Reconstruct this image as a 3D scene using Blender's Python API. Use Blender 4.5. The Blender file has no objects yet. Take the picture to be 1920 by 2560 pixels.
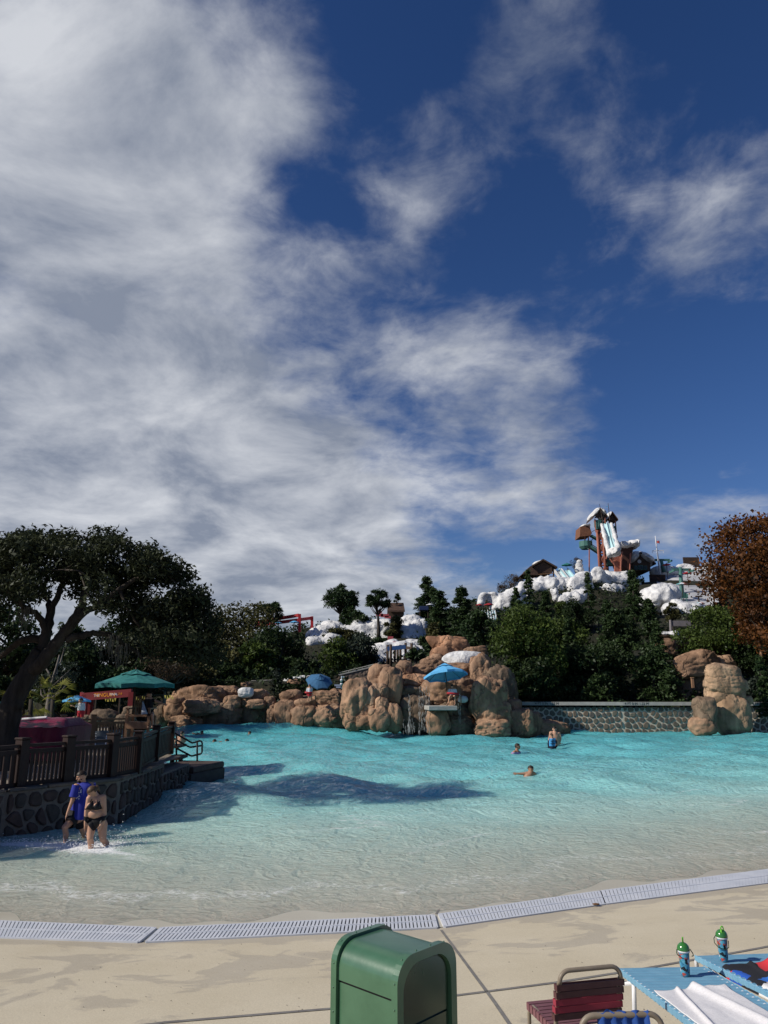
import bpy, bmesh, math, random
import numpy as np
from mathutils import Vector, Matrix, noise as mnoise

random.seed(7)
RNG = np.random.default_rng(7)
R = math.radians
PI = math.pi
scene = bpy.context.scene
COL = scene.collection

# ------------------------------------------------------------------ camera
FPX = 1850.0                 # focal length in pixels of the 1920 x 2560 photograph
PITCH = R(13.7)
CAM = np.array([0.0, 0.0, 3.1])
cam_data = bpy.data.cameras.new('camera')
cam_data.sensor_fit = 'VERTICAL'
cam_data.sensor_height = 25.6
cam_data.lens = FPX / 2560.0 * 25.6
cam_data.clip_end = 4000
cam = bpy.data.objects.new('camera', cam_data)
cam.location = CAM
cam.rotation_euler = (R(90) + PITCH, 0, 0)
COL.objects.link(cam)
scene.camera = cam
scene.render.resolution_x = 768
scene.render.resolution_y = 1024

CP, SP = math.cos(PITCH), math.sin(PITCH)


def ray(px, py):
    a = (px - 960.0) / FPX
    b = (1280.0 - py) / FPX
    return np.array([a, CP - b * SP, SP + b * CP])


def at_y(px, py, y):
    d = ray(px, py)
    return CAM + d * (y / d[1])


def at_z(px, py, z):
    d = ray(px, py)
    return CAM + d * ((z - CAM[2]) / d[2])


def mpp(y, py=1730):
    """metres per photograph pixel at distance y"""
    d = ray(960, py)
    return y / d[1] / FPX


# ------------------------------------------------------------------ light
SUN_EL = R(35)
SUN_H = np.array([-0.955, -0.30])          # horizontal direction towards the sun
SUN_H = SUN_H / np.linalg.norm(SUN_H)
SUN_V = Vector((SUN_H[0] * math.cos(SUN_EL), SUN_H[1] * math.cos(SUN_EL), math.sin(SUN_EL)))
sd = bpy.data.lights.new('sun', 'SUN')
sd.energy = 4.6
sd.angle = R(0.55)
sd.color = (1.0, 0.93, 0.82)
sun = bpy.data.objects.new('sun', sd)
sun.rotation_euler = SUN_V.to_track_quat('Z', 'Y').to_euler()
sun.location = (-40, -10, 40)
COL.objects.link(sun)

world = bpy.data.worlds.new('World')
scene.world = world
world.use_nodes = True
wn = world.node_tree
wn.nodes.clear()


def wnode(t, **kw):
    n = wn.nodes.new(t)
    for k, v in kw.items():
        setattr(n, k, v)
    return n


def wmath(op, a, b=None, clamp=False):
    n = wn.nodes.new('ShaderNodeMath')
    n.operation = op
    n.use_clamp = clamp
    for i, v in enumerate((a, b)):
        if v is None:
            continue
        if isinstance(v, (int, float)):
            n.inputs[i].default_value = v
        else:
            wn.links.new(v, n.inputs[i])
    return n.outputs[0]


SKY_STRENGTH = 0.06
sky = wnode('ShaderNodeTexSky', sky_type='NISHITA', sun_disc=False)
sky.sun_elevation = SUN_EL
sky.sun_rotation = math.atan2(SUN_H[0], SUN_H[1])
sky.altitude = 0
sky.air_density = 1.0
sky.dust_density = 0.4
sky.ozone_density = 3.0
tc = wnode('ShaderNodeTexCoord')
nrm = wnode('ShaderNodeVectorMath', operation='NORMALIZE')
wn.links.new(tc.outputs['Generated'], nrm.inputs[0])
sep = wnode('ShaderNodeSeparateXYZ')
wn.links.new(nrm.outputs[0], sep.inputs[0])
zc = wmath('ADD', wmath('MAXIMUM', sep.outputs[2], 0.0), 0.22)
comb = wnode('ShaderNodeCombineXYZ')
wn.links.new(wmath('DIVIDE', sep.outputs[0], zc), comb.inputs[0])
wn.links.new(wmath('DIVIDE', sep.outputs[1], zc), comb.inputs[1])


def wnoise(scale, detail, rough, dist, offs):
    mp = wnode('ShaderNodeMapping')
    mp.inputs['Location'].default_value = offs
    wn.links.new(comb.outputs[0], mp.inputs['Vector'])
    n = wnode('ShaderNodeTexNoise')
    n.inputs['Scale'].default_value = scale
    n.inputs['Detail'].default_value = detail
    n.inputs['Roughness'].default_value = rough
    n.inputs['Distortion'].default_value = dist
    wn.links.new(mp.outputs[0], n.inputs['Vector'])
    return n.outputs['Fac']


n_big = wnoise(2.1, 10, 0.58, 0.25, (3.1, 1.7, 0.0))
n_fine = wnoise(8.0, 8, 0.62, 0.4, (1.3, 4.2, 2.0))
cov = wmath('ADD', wmath('MULTIPLY', wmath('ADD', n_big, -0.02), 1.15), wmath('MULTIPLY', wmath('SUBTRACT', n_fine, 0.5), 0.42))
# the weather of this morning: a bank of cloud on the sun's side thinning out to open blue
CLOUDS = [(150, 150, .20, .17), (480, 200, .14, .22), (760, 290, .085, .19), (180, 520, .16, .17), (120, 820, .18, .14), (520, 640, .13, .11), (360, 380, .10, .10),
          (60, 1130, .20, .27), (420, 1180, .17, .21), (800, 1170, .13, .13), (560, 1010, .10, .10), (600, 1400, .22, .24), (150, 1380, .22, .26),
          (1090, 430, .075, .24), (930, 610, .09, .17), (1100, 820, .11, .11), (800, 800, .12, .07),
          (1620, 560, .13, .17), (1480, 330, .11, .12), (1330, 1160, .08, .24), (1270, 90, .09, .15), (1780, 1230, .09, .19), (1860, 400, .13, .12), (1560, 1290, .09, .12),
          (820, 1420, .20, .20), (1240, 990, .10, .06),
          (980, 60, .12, -.22), (1230, 230, .10, -.10), (780, 480, .05, -.12), (1330, 640, .11, -.06),
          (1800, 930, .17, -.18), (1620, 1130, .07, -.10), (1780, 100, .16, -.06), (1500, 900, .12, -.06), (330, 960, .05, -.10), (700, 1010, .04, -.06), (300, 740, .06, -.05)]
for (px, py, s, w) in CLOUDS:
    c = ray(px, py)
    c = c / np.linalg.norm(c)
    dn = wnode('ShaderNodeVectorMath', operation='DISTANCE')
    wn.links.new(nrm.outputs[0], dn.inputs[0])
    dn.inputs[1].default_value = c
    q = wmath('POWER', wmath('DIVIDE', dn.outputs['Value'], s), 2.0)
    g = wmath('MULTIPLY', wmath('EXPONENT', wmath('MULTIPLY', q, -1.0)), w)
    cov = wmath('ADD', cov, g)
alpha = wnode('ShaderNodeMapRange', interpolation_type='SMOOTHSTEP')
alpha.inputs['From Min'].default_value = 0.55
alpha.inputs['From Max'].default_value = 0.99
wn.links.new(cov, alpha.inputs['Value'])
shade_n = wnoise(3.0, 8, 0.6, 0.3, (7.7, 2.2, 5.0))
thick = wnode('ShaderNodeMapRange')
thick.inputs['From Min'].default_value = 0.36
thick.inputs['From Max'].default_value = 0.68
wn.links.new(shade_n, thick.inputs['Value'])
ccol = wnode('ShaderNodeMix', data_type='RGBA')
CL = 1.0 / SKY_STRENGTH
ccol.inputs[6].default_value = (0.25 * CL, 0.285 * CL, 0.36 * CL, 1)
ccol.inputs[7].default_value = (0.68 * CL, 0.70 * CL, 0.74 * CL, 1)
wn.links.new(thick.outputs[0], ccol.inputs[0])
gam = wnode('ShaderNodeGamma')
gam.inputs['Gamma'].default_value = 1.12
wn.links.new(sky.outputs[0], gam.inputs[0])
hsv = wnode('ShaderNodeHueSaturation')
hsv.inputs['Saturation'].default_value = 1.16
hsv.inputs['Value'].default_value = 0.80
wn.links.new(gam.outputs[0], hsv.inputs['Color'])
skymix = wnode('ShaderNodeMix', data_type='RGBA')
wn.links.new(wmath('MULTIPLY', alpha.outputs[0], 0.92), skymix.inputs[0])
tint = wnode('ShaderNodeMix', data_type='RGBA', blend_type='MULTIPLY')
tint.inputs[0].default_value = 1.0
tint.inputs[7].default_value = (1.02, 1.0, 1.26, 1)
wn.links.new(hsv.outputs[0], tint.inputs[6])
wn.links.new(tint.outputs[2], skymix.inputs[6])
wn.links.new(ccol.outputs[2], skymix.inputs[7])
bg = wnode('ShaderNodeBackground')
bg.inputs['Strength'].default_value = SKY_STRENGTH
wn.links.new(skymix.outputs[2], bg.inputs['Color'])
wo = wnode('ShaderNodeOutputWorld')
wn.links.new(bg.outputs[0], wo.inputs['Surface'])

scene.view_settings.view_transform = 'Standard'
scene.view_settings.look = 'None'
scene.view_settings.exposure = 0.0
scene.view_settings.gamma = 1.0
scene.view_settings.use_curve_mapping = False
scene.render.engine = 'CYCLES'
try:
    scene.cycles.use_denoising = True
    scene.cycles.denoiser = 'OPENIMAGEDENOISE'
except Exception:
    pass
scene.cycles.max_bounces = 6
scene.cycles.diffuse_bounces = 2
scene.cycles.glossy_bounces = 2
scene.cycles.transparent_max_bounces = 12
scene.cycles.caustics_reflective = False
scene.cycles.caustics_refractive = False

# ================================================================== helpers
def tag(o, label=None, cat=None, group=None, kind=None):
    if label:
        o['label'] = label
    if cat:
        o['category'] = cat
    if group:
        o['group'] = group
    if kind:
        o['kind'] = kind
    return o


def empty(name, loc, label=None, cat=None, group=None):
    o = bpy.data.objects.new(name, None)
    o.empty_display_size = 0.2
    o.location = [float(v) for v in loc]
    COL.objects.link(o)
    return tag(o, label, cat, group)


def root_loc(p):
    while p.parent is not None:
        p = p.parent
    return np.array(p.location)


def mesh_from(name, V, F, smooth=False):
    """V (n,3) array, F list of index tuples or an (m,k) array"""
    me = bpy.data.meshes.new(name)
    V = np.asarray(V, dtype=np.float32).reshape(-1, 3)
    if isinstance(F, np.ndarray):
        m, k = F.shape
        me.vertices.add(len(V))
        me.vertices.foreach_set('co', V.ravel())
        me.loops.add(m * k)
        me.loops.foreach_set('vertex_index', F.astype(np.int32).ravel())
        me.polygons.add(m)
        me.polygons.foreach_set('loop_start', (np.arange(m) * k).astype(np.int32))
        me.update(calc_edges=True)
    else:
        me.from_pydata(V.tolist(), [], [tuple(int(i) for i in f) for f in F])
        me.update()
    if smooth:
        me.polygons.foreach_set('use_smooth', np.ones(len(me.polygons), dtype=bool))
    return me


def obj(name, V, F, mat, parent=None, origin=None, smooth=False, label=None, cat=None, group=None, kind=None):
    V = np.asarray(V, dtype=float).reshape(-1, 3)
    if parent is not None:
        off = root_loc(parent)
    elif origin is not None:
        off = np.array(origin, dtype=float)
    else:
        off = np.array([V[:, 0].mean(), V[:, 1].mean(), V[:, 2].min()])
    me = mesh_from(name, V - off, F, smooth)
    if mat is not None:
        me.materials.append(mat)
    o = bpy.data.objects.new(name, me)
    COL.objects.link(o)
    if parent is not None:
        o.parent = parent
    else:
        o.location = off
    return tag(o, label, cat, group, kind)


class MB:
    """collects simple shapes into one mesh"""

    def __init__(self):
        self.V, self.F = [], []

    def add(self, V, F):
        n = len(self.V)
        self.V += [tuple(float(c) for c in v) for v in V]
        self.F += [tuple(int(i) + n for i in f) for f in F]
        return self

    def box(self, c, s, rz=0.0, bev=0.0, M=None):
        x, y, z = s[0] / 2, s[1] / 2, s[2] / 2
        b = min(bev, x * .9, y * .9, z * .9)
        if b > 0:
            V = []
            for (zz, i) in ((-z, b), (-z + b, 0), (z - b, 0), (z, b)):
                V += [(-x + i, -y + i, zz), (x - i, -y + i, zz), (x - i, y - i, zz), (-x + i, y - i, zz)]
            F = [(3, 2, 1, 0), (12, 13, 14, 15)]
            for k in range(3):
                for j in range(4):
                    F.append((k * 4 + j, k * 4 + (j + 1) % 4, k * 4 + 4 + (j + 1) % 4, k * 4 + 4 + j))
        else:
            V = [(-x, -y, -z), (x, -y, -z), (x, y, -z), (-x, y, -z), (-x, -y, z), (x, -y, z), (x, y, z), (-x, y, z)]
            F = [(3, 2, 1, 0), (4, 5, 6, 7), (0, 1, 5, 4), (1, 2, 6, 5), (2, 3, 7, 6), (3, 0, 4, 7)]
        ca, sa = math.cos(rz), math.sin(rz)
        if M is not None:
            V = [tuple(M @ Vector(v)) for v in V]
        else:
            V = [(v[0] * ca - v[1] * sa, v[0] * sa + v[1] * ca, v[2]) for v in V]
        return self.add([(v[0] + c[0], v[1] + c[1], v[2] + c[2]) for v in V], F)

    def beam(self, a, b, w, h=None, up=(0, 0, 1)):
        """box from a to b, w wide and h high"""
        h = h or w
        a, b = Vector([float(v) for v in a]), Vector([float(v) for v in b])
        d = b - a
        L = d.length
        d.normalize()
        u = Vector(up)
        if abs(d.dot(u)) > .98:
            u = Vector((0, 1, 0))
        s = d.cross(u).normalized()
        u = s.cross(d).normalized()
        M = Matrix((s, d, u)).transposed()
        return self.box((a + b) / 2, (w, L, h), M=M)

    def tube(self, pts, rad, n=8, cap=True, closed=False):
        P = [np.array(p, dtype=float) for p in pts]
        m = len(P)
        rad = [rad] * m if isinstance(rad, (int, float)) else list(rad)
        V, F = [], []
        prev = None
        for i in range(m):
            if closed:
                t = P[(i + 1) % m] - P[i - 1]
            else:
                t = P[min(i + 1, m - 1)] - P[max(i - 1, 0)]
            t = t / (np.linalg.norm(t) + 1e-9)
            if prev is None:
                ref = np.array([0, 0, 1.0]) if abs(t[2]) < .9 else np.array([1.0, 0, 0])
                u = np.cross(t, ref)
            else:
                u = prev - t * np.dot(prev, t)
            u = u / (np.linalg.norm(u) + 1e-9)
            prev = u
            w = np.cross(t, u)
            for k in range(n):
                a = 2 * PI * k / n
                V.append(P[i] + rad[i] * (math.cos(a) * u + math.sin(a) * w))
        rng = m if closed else m - 1
        for i in range(rng):
            j = (i + 1) % m
            for k in range(n):
                F.append((i * n + k, i * n + (k + 1) % n, j * n + (k + 1) % n, j * n + k))
        if cap and not closed:
            F.append(tuple(range(n - 1, -1, -1)))
            F.append(tuple((m - 1) * n + k for k in range(n)))
        return self.add(V, F)

    def lathe(self, c, prof, n=20, M=None):
        """prof: list of (radius, z)"""
        V, F = [], []
        for (r, z) in prof:
            for k in range(n):
                a = 2 * PI * k / n
                V.append((r * math.cos(a), r * math.sin(a), z))
        for i in range(len(prof) - 1):
            for k in range(n):
                F.append((i * n + k, i * n + (k + 1) % n, (i + 1) * n + (k + 1) % n, (i + 1) * n + k))
        if M is not None:
            V = [tuple(M @ Vector(v)) for v in V]
        return self.add([(v[0] + c[0], v[1] + c[1], v[2] + c[2]) for v in V], F)

    def prism(self, poly, d):
        """extrude a closed 3-D polygon by vector d"""
        n = len(poly)
        d = np.array(d, dtype=float)
        V = [np.array(p, dtype=float) for p in poly] + [np.array(p, dtype=float) + d for p in poly]
        F = [tuple(range(n)), tuple(range(2 * n - 1, n - 1, -1))]
        for i in range(n):
            j = (i + 1) % n
            F.append((j, i, n + i, n + j))
        return self.add(V, F)

    def build(self, name, mat, parent=None, smooth=False, **kw):
        return obj(name, self.V, self.F, mat, parent, smooth=smooth, **kw)


def recalc(o):
    bm = bmesh.new()
    bm.from_mesh(o.data)
    bmesh.ops.recalc_face_normals(bm, faces=bm.faces)
    bm.to_mesh(o.data)
    bm.free()
    return o


def copy_tree(o, parent=None):
    c = o.copy()
    COL.objects.link(c)
    c.parent = parent
    for ch in [x for x in o.children]:
        copy_tree(ch, c)
    return c


# ================================================================== materials
MATS = {}


def nodes_of(m):
    nt = m.node_tree
    return nt, nt.nodes['Principled BSDF'], nt.nodes['Material Output']


def mat(name, col, rough=0.7, col2=None, scale=4.0, contrast=(0.35, 0.65), bump=0.0, bscale=None, metallic=0.0,
        spec=0.3, detail=5, dist=0.012, stretch=(1, 1, 1), coat=0.0):
    if name in MATS:
        return MATS[name]
    m = bpy.data.materials.new(name)
    m.use_nodes = True
    nt, p, out = nodes_of(m)
    p.inputs['Base Color'].default_value = (*col, 1)
    p.inputs['Roughness'].default_value = rough
    p.inputs['Metallic'].default_value = metallic
    p.inputs['Specular IOR Level'].default_value = spec
    p.inputs['Coat Weight'].default_value = coat
    p.inputs['Coat Roughness'].default_value = 0.15
    t = nt.nodes.new('ShaderNodeTexCoord')
    mp = nt.nodes.new('ShaderNodeMapping')
    mp.inputs['Scale'].default_value = stretch
    nt.links.new(t.outputs['Object'], mp.inputs[0])
    if col2 is not None:
        n = nt.nodes.new('ShaderNodeTexNoise')
        n.inputs['Scale'].default_value = scale
        n.inputs['Detail'].default_value = detail
        n.inputs['Roughness'].default_value = 0.6
        nt.links.new(mp.outputs[0], n.inputs['Vector'])
        r = nt.nodes.new('ShaderNodeValToRGB')
        r.color_ramp.elements[0].position = contrast[0]
        r.color_ramp.elements[1].position = contrast[1]
        r.color_ramp.elements[0].color = (*col, 1)
        r.color_ramp.elements[1].color = (*col2, 1)
        nt.links.new(n.outputs['Fac'], r.inputs[0])
        nt.links.new(r.outputs[0], p.inputs['Base Color'])
    if bump > 0:
        n2 = nt.nodes.new('ShaderNodeTexNoise')
        n2.inputs['Scale'].default_value = bscale or scale * 3
        n2.inputs['Detail'].default_value = 6
        nt.links.new(mp.outputs[0], n2.inputs['Vector'])
        b = nt.nodes.new('ShaderNodeBump')
        b.inputs['Strength'].default_value = bump
        b.inputs['Distance'].default_value = dist
        nt.links.new(n2.outputs['Fac'], b.inputs['Height'])
        nt.links.new(b.outputs[0], p.inputs['Normal'])
    MATS[name] = m
    return m


def leaf_mat(name, c_dark, c_light, trans=0.25):
    if name in MATS:
        return MATS[name]
    m = bpy.data.materials.new(name)
    m.use_nodes = True
    nt = m.node_tree
    nt.nodes.remove(nt.nodes['Principled BSDF'])
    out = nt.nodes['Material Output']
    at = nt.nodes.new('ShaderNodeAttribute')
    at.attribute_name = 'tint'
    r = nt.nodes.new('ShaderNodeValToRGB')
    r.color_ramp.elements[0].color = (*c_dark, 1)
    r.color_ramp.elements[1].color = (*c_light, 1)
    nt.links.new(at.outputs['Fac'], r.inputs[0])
    d = nt.nodes.new('ShaderNodeBsdfDiffuse')
    tr = nt.nodes.new('ShaderNodeBsdfTranslucent')
    gl = nt.nodes.new('ShaderNodeBsdfGlossy')
    gl.inputs['Roughness'].default_value = 0.5
    gl.inputs['Color'].default_value = (.4, .42, .42, 1)
    mx = nt.nodes.new('ShaderNodeMixShader')
    mx.inputs[0].default_value = trans
    mx2 = nt.nodes.new('ShaderNodeMixShader')
    mx2.inputs[0].default_value = 0.03
    nt.links.new(r.outputs[0], d.inputs[0])
    nt.links.new(r.outputs[0], tr.inputs[0])
    nt.links.new(d.outputs[0], mx.inputs[1])
    nt.links.new(tr.outputs[0], mx.inputs[2])
    nt.links.new(mx.outputs[0], mx2.inputs[1])
    nt.links.new(gl.outputs[0], mx2.inputs[2])
    nt.links.new(mx2.outputs[0], out.inputs['Surface'])
    MATS[name] = m
    return m


def rock_mat(name, cols, scale=0.35, crack=1.0):
    """weathered moulded rock: colour drift, vertical water stains, mineral streaks, fine cracks"""
    if name in MATS:
        return MATS[name]
    m = bpy.data.materials.new(name)
    m.use_nodes = True
    nt, p, out = nodes_of(m)
    p.inputs['Roughness'].default_value = 0.82
    p.inputs['Specular IOR Level'].default_value = 0.2
    g = nt.nodes.new('ShaderNodeNewGeometry')

    def nz(sc, det, stretch=(1, 1, 1), rough=.6, dist=0):
        mp = nt.nodes.new('ShaderNodeMapping')
        mp.inputs['Scale'].default_value = stretch
        nt.links.new(g.outputs['Position'], mp.inputs[0])
        n = nt.nodes.new('ShaderNodeTexNoise')
        n.inputs['Scale'].default_value = sc
        n.inputs['Detail'].default_value = det
        n.inputs['Roughness'].default_value = rough
        n.inputs['Distortion'].default_value = dist
        nt.links.new(mp.outputs[0], n.inputs['Vector'])
        return n.outputs['Fac']

    r = nt.nodes.new('ShaderNodeValToRGB')
    cr = r.color_ramp
    cr.elements[0].position, cr.elements[1].position = .3, .72
    cr.elements[0].color, cr.elements[1].color = (*cols[0], 1), (*cols[2], 1)
    e = cr.elements.new(.5)
    e.color = (*cols[1], 1)
    nt.links.new(nz(scale, 8), r.inputs[0])
    # streaks running down
    r2 = nt.nodes.new('ShaderNodeValToRGB')
    r2.color_ramp.elements[0].position, r2.color_ramp.elements[1].position = .42, .62
    r2.color_ramp.elements[0].color, r2.color_ramp.elements[1].color = (.50, .47, .45, 1), (1.12, 1.08, 1.02, 1)
    nt.links.new(nz(1.3, 6, (1, 1, .22), dist=.4), r2.inputs[0])
    mu = nt.nodes.new('ShaderNodeMix')
    mu.data_type = 'RGBA'
    mu.blend_type = 'MULTIPLY'
    mu.inputs[0].default_value = .8
    nt.links.new(r.outputs[0], mu.inputs[6])
    nt.links.new(r2.outputs[0], mu.inputs[7])
    v = nt.nodes.new('ShaderNodeTexVoronoi')
    v.feature = 'DISTANCE_TO_EDGE'
    v.inputs['Scale'].default_value = .34
    v.inputs['Randomness'].default_value = 1
    mpv = nt.nodes.new('ShaderNodeMapping')
    mpv.inputs['Scale'].default_value = (1, 1, .8)
    nd = nt.nodes.new('ShaderNodeTexNoise')
    nd.inputs['Scale'].default_value = .55
    nd.inputs['Detail'].default_value = 6
    nt.links.new(g.outputs['Position'], nd.inputs['Vector'])
    va = nt.nodes.new('ShaderNodeVectorMath')
    va.operation = 'MULTIPLY_ADD'
    nt.links.new(nd.outputs['Color'], va.inputs[0])
    va.inputs[1].default_value = (2.6, 2.6, 2.6)
    nt.links.new(g.outputs['Position'], va.inputs[2])
    nt.links.new(va.outputs[0], mpv.inputs[0])
    nt.links.new(mpv.outputs[0], v.inputs['Vector'])
    mr = nt.nodes.new('ShaderNodeMapRange')
    mr.inputs['From Min'].default_value, mr.inputs['From Max'].default_value = 0.0, .035
    nt.links.new(v.outputs['Distance'], mr.inputs['Value'])
    b1 = nt.nodes.new('ShaderNodeBump')
    b1.inputs['Strength'].default_value = .6 * crack
    b1.inputs['Distance'].default_value = .10
    nt.links.new(mr.outputs[0], b1.inputs['Height'])
    b2 = nt.nodes.new('ShaderNodeBump')
    b2.inputs['Strength'].default_value = .9
    b2.inputs['Distance'].default_value = .13
    nt.links.new(nz(1.9, 9, (1, 1, .8), .62, .5), b2.inputs['Height'])
    nt.links.new(b1.outputs[0], b2.inputs['Normal'])
    nt.links.new(b2.outputs[0], p.inputs['Normal'])
    # grime caught in the cracks
    mg = nt.nodes.new('ShaderNodeMix')
    mg.data_type = 'RGBA'
    mr2 = nt.nodes.new('ShaderNodeMapRange')
    mr2.inputs['From Min'].default_value, mr2.inputs['From Max'].default_value = 0.0, .022
    mr2.inputs['To Min'].default_value, mr2.inputs['To Max'].default_value = .45 * crack, 0
    nt.links.new(v.outputs['Distance'], mr2.inputs['Value'])
    nt.links.new(mr2.outputs[0], mg.inputs[0])
    nt.links.new(mu.outputs[2], mg.inputs[6])
    mg.inputs[7].default_value = (.05, .032, .022, 1)
    nt.links.new(mg.outputs[2], p.inputs['Base Color'])
    MATS[name] = m
    return m


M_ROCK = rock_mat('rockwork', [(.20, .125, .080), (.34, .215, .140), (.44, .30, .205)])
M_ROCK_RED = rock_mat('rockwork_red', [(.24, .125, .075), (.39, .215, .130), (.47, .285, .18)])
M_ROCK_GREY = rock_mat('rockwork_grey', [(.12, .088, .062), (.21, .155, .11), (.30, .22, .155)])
M_ROCK_PALE = rock_mat('rockwork_pale', [(.30, .20, .125), (.44, .305, .20), (.52, .385, .27)], crack=.5)
M_SNOW = mat('painted_snow', (.40, .405, .42), .8, (.68, .68, .67), .8, (.32, .55), bump=1.0, bscale=.9, dist=.5)
M_SNOW_GREY = mat('worn_snow', (.33, .34, .36), .8, (.50, .50, .51), .25, (.35, .7), bump=.4, bscale=1.0, dist=.1)
M_WOOD_RED = mat('stained_wood', (.014, .006, .005), .6, (.025, .010, .007), 6, stretch=(1, 1, .2), bump=.3)  # red-brown stain, darkened further so the colour carries the fence's shade
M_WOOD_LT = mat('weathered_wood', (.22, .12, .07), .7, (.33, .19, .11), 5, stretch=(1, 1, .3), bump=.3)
M_WOOD_DK = mat('dark_wood', (.045, .03, .022), .8, (.08, .052, .036), 5, bump=.3)
M_BARK = mat('bark', (.022, .018, .014), .9, (.058, .048, .038), 5, stretch=(1, 1, .25), bump=1.0, bscale=9, dist=.04)
M_BARK_GREY = mat('grey_bark', (.10, .09, .075), .9, (.19, .17, .15), 5, stretch=(1, 1, .25), bump=.8)
M_BLACK = mat('black_metal', (.012, .012, .013), .45)
M_WHITE_P = mat('white_plastic', (.72, .73, .75), .45, (.60, .62, .66), 7, bump=.1)
M_RED = mat('red_paint', (.42, .025, .03), .5, (.36, .02, .025), 3)
M_CONC = mat('concrete', (.30, .30, .28), .85, (.40, .39, .36), 3, bump=.3)
M_SKIN = mat('skin', (.52, .30, .20), .55, (.47, .26, .17), 6)
M_SKIN_TAN = mat('tanned_skin', (.36, .19, .12), .55, (.33, .17, .10), 6)
M_HAIR = mat('dark_hair', (.016, .011, .008), .5, (.03, .02, .014), 30)
M_HAIR_BR = mat('brown_hair', (.06, .035, .02), .5, (.10, .06, .033), 30)
M_TEAL = mat('teal_canvas', (.016, .13, .125), .8, (.035, .20, .19), 5, bump=.2)
M_BLUE_C = mat('sky_blue_canvas', (.10, .38, .68), .8, (.13, .44, .74), 4, bump=.2)
M_NAVY_C = mat('blue_canvas', (.035, .12, .24), .8, (.05, .15, .28), 4, bump=.2)
M_DKTEAL = mat('green_paint', (.05, .14, .125), .6, (.07, .18, .155), 4)
M_RUST = mat('rust_red_steel', (.26, .085, .055), .6, (.34, .13, .09), 4)
M_ROOF = mat('shingle_brown', (.05, .03, .022), .8, (.09, .052, .036), 3, bump=.5)
M_SLIDE = mat('pale_blue_slide', (.42, .66, .70), .35, (.52, .74, .77), 2)


# ================================================================== organic shapes
_ico = {}


def ico(sub):
    if sub not in _ico:
        bm = bmesh.new()
        bmesh.ops.create_icosphere(bm, subdivisions=sub, radius=1.0)
        V = np.array([v.co[:] for v in bm.verts])
        F = np.array([[l.index for l in f.verts] for f in bm.faces])
        bm.free()
        _ico[sub] = (V, F)
    return _ico[sub]


def blob(c, r, seed, sub=4, amp=0.16, power=2.7, freq=1.2, lobes=True, tilt=0.0, ridge=0.0):
    """a boulder-like closed surface of radii r about c"""
    V, F = ico(sub)
    n = (np.abs(V) ** power).sum(1) ** (1 / power)
    P = V / n[:, None]
    rm = (r[0] * r[1] * r[2]) ** (1 / 3)
    off = Vector((seed * 7.31, seed * 3.77, seed * 1.93))
    disp = np.zeros(len(P))
    for i, p in enumerate(P):
        q = Vector(p) * freq + off
        d = mnoise.noise(q) + .5 * mnoise.noise(q * 2.1) + .22 * mnoise.noise(q * 4.3)
        if ridge:
            a1 = mnoise.noise(q * 1.25 + Vector((9, 2, 4))) + .25 * mnoise.noise(q * 4.1)
            a2 = mnoise.noise(q * 2.3 + Vector((1, 7, 3))) + .25 * mnoise.noise(q * 6.1)
            d -= ridge * (1.5 * math.exp(-(a1 / .085) ** 2) + .8 * math.exp(-(a2 / .08) ** 2))
        disp[i] = d
    P = P * (1 + amp * disp)[:, None]
    P = P * np.array(r)[None, :]
    ct, st = math.cos(tilt), math.sin(tilt)
    P = np.stack([P[:, 0] * ct - P[:, 2] * st, P[:, 1], P[:, 0] * st + P[:, 2] * ct], 1)
    return P + np.array(c)[None, :], F


def pxbox(x0, y0, x1, y1, Y, dr=None):
    """centre and radii of a body that fills this box of the photograph at distance Y"""
    c = at_y((x0 + x1) / 2, (y0 + y1) / 2, Y)
    a, b = at_y(x0, (y0 + y1) / 2, Y), at_y(x1, (y0 + y1) / 2, Y)
    t, u = at_y((x0 + x1) / 2, y0, Y), at_y((x0 + x1) / 2, y1, Y)
    rx, rz = (b[0] - a[0]) / 2, (t[2] - u[2]) / 2
    ry = dr if dr else .85 * math.sqrt(rx * rz)
    return c, (rx, ry, rz)


def leaf_quads(P, size, aspect, rng, axis=None, jitter=.6, flat=0.0):
    """a diamond leaf (two triangles) at every point of P"""
    n = len(P)
    t = rng.normal(size=(n, 3))
    if axis is not None:
        t = axis + .55 * t
    t[:, 2] *= (1 - flat)
    t /= np.linalg.norm(t, axis=1)[:, None] + 1e-9
    s = np.cross(t, rng.normal(size=(n, 3)))
    s /= np.linalg.norm(s, axis=1)[:, None] + 1e-9
    L = size * (1 + jitter * rng.uniform(-1, 1, n))[:, None]
    W = L * aspect
    k = np.cross(t, s) * L * .18
    V = np.stack([P - t * L / 2, P + s * W / 2 + k, P + t * L / 2, P - s * W / 2 + k], 1).reshape(-1, 3)
    F = np.arange(4 * n).reshape(n, 4)
    return V, F


def leaves_obj(name, V, F, tint, m, parent):
    o = obj(name, V, F, m, parent)
    a = o.data.attributes.new('tint', 'FLOAT', 'FACE')
    a.data.foreach_set('value', np.clip(tint, 0, 1).astype(np.float32))
    return o


def shell_points(rng, n, c, r, inner=.55, low=-.75):
    d = rng.normal(size=(int(n * 1.5) + 8, 3))
    d /= np.linalg.norm(d, axis=1)[:, None]
    d = d[d[:, 2] > low][:n]
    k = (inner ** 3 + (1 - inner ** 3) * rng.uniform(0, 1, len(d))) ** (1 / 3)
    return np.array(c) + d * k[:, None] * np.array(r), d


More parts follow.
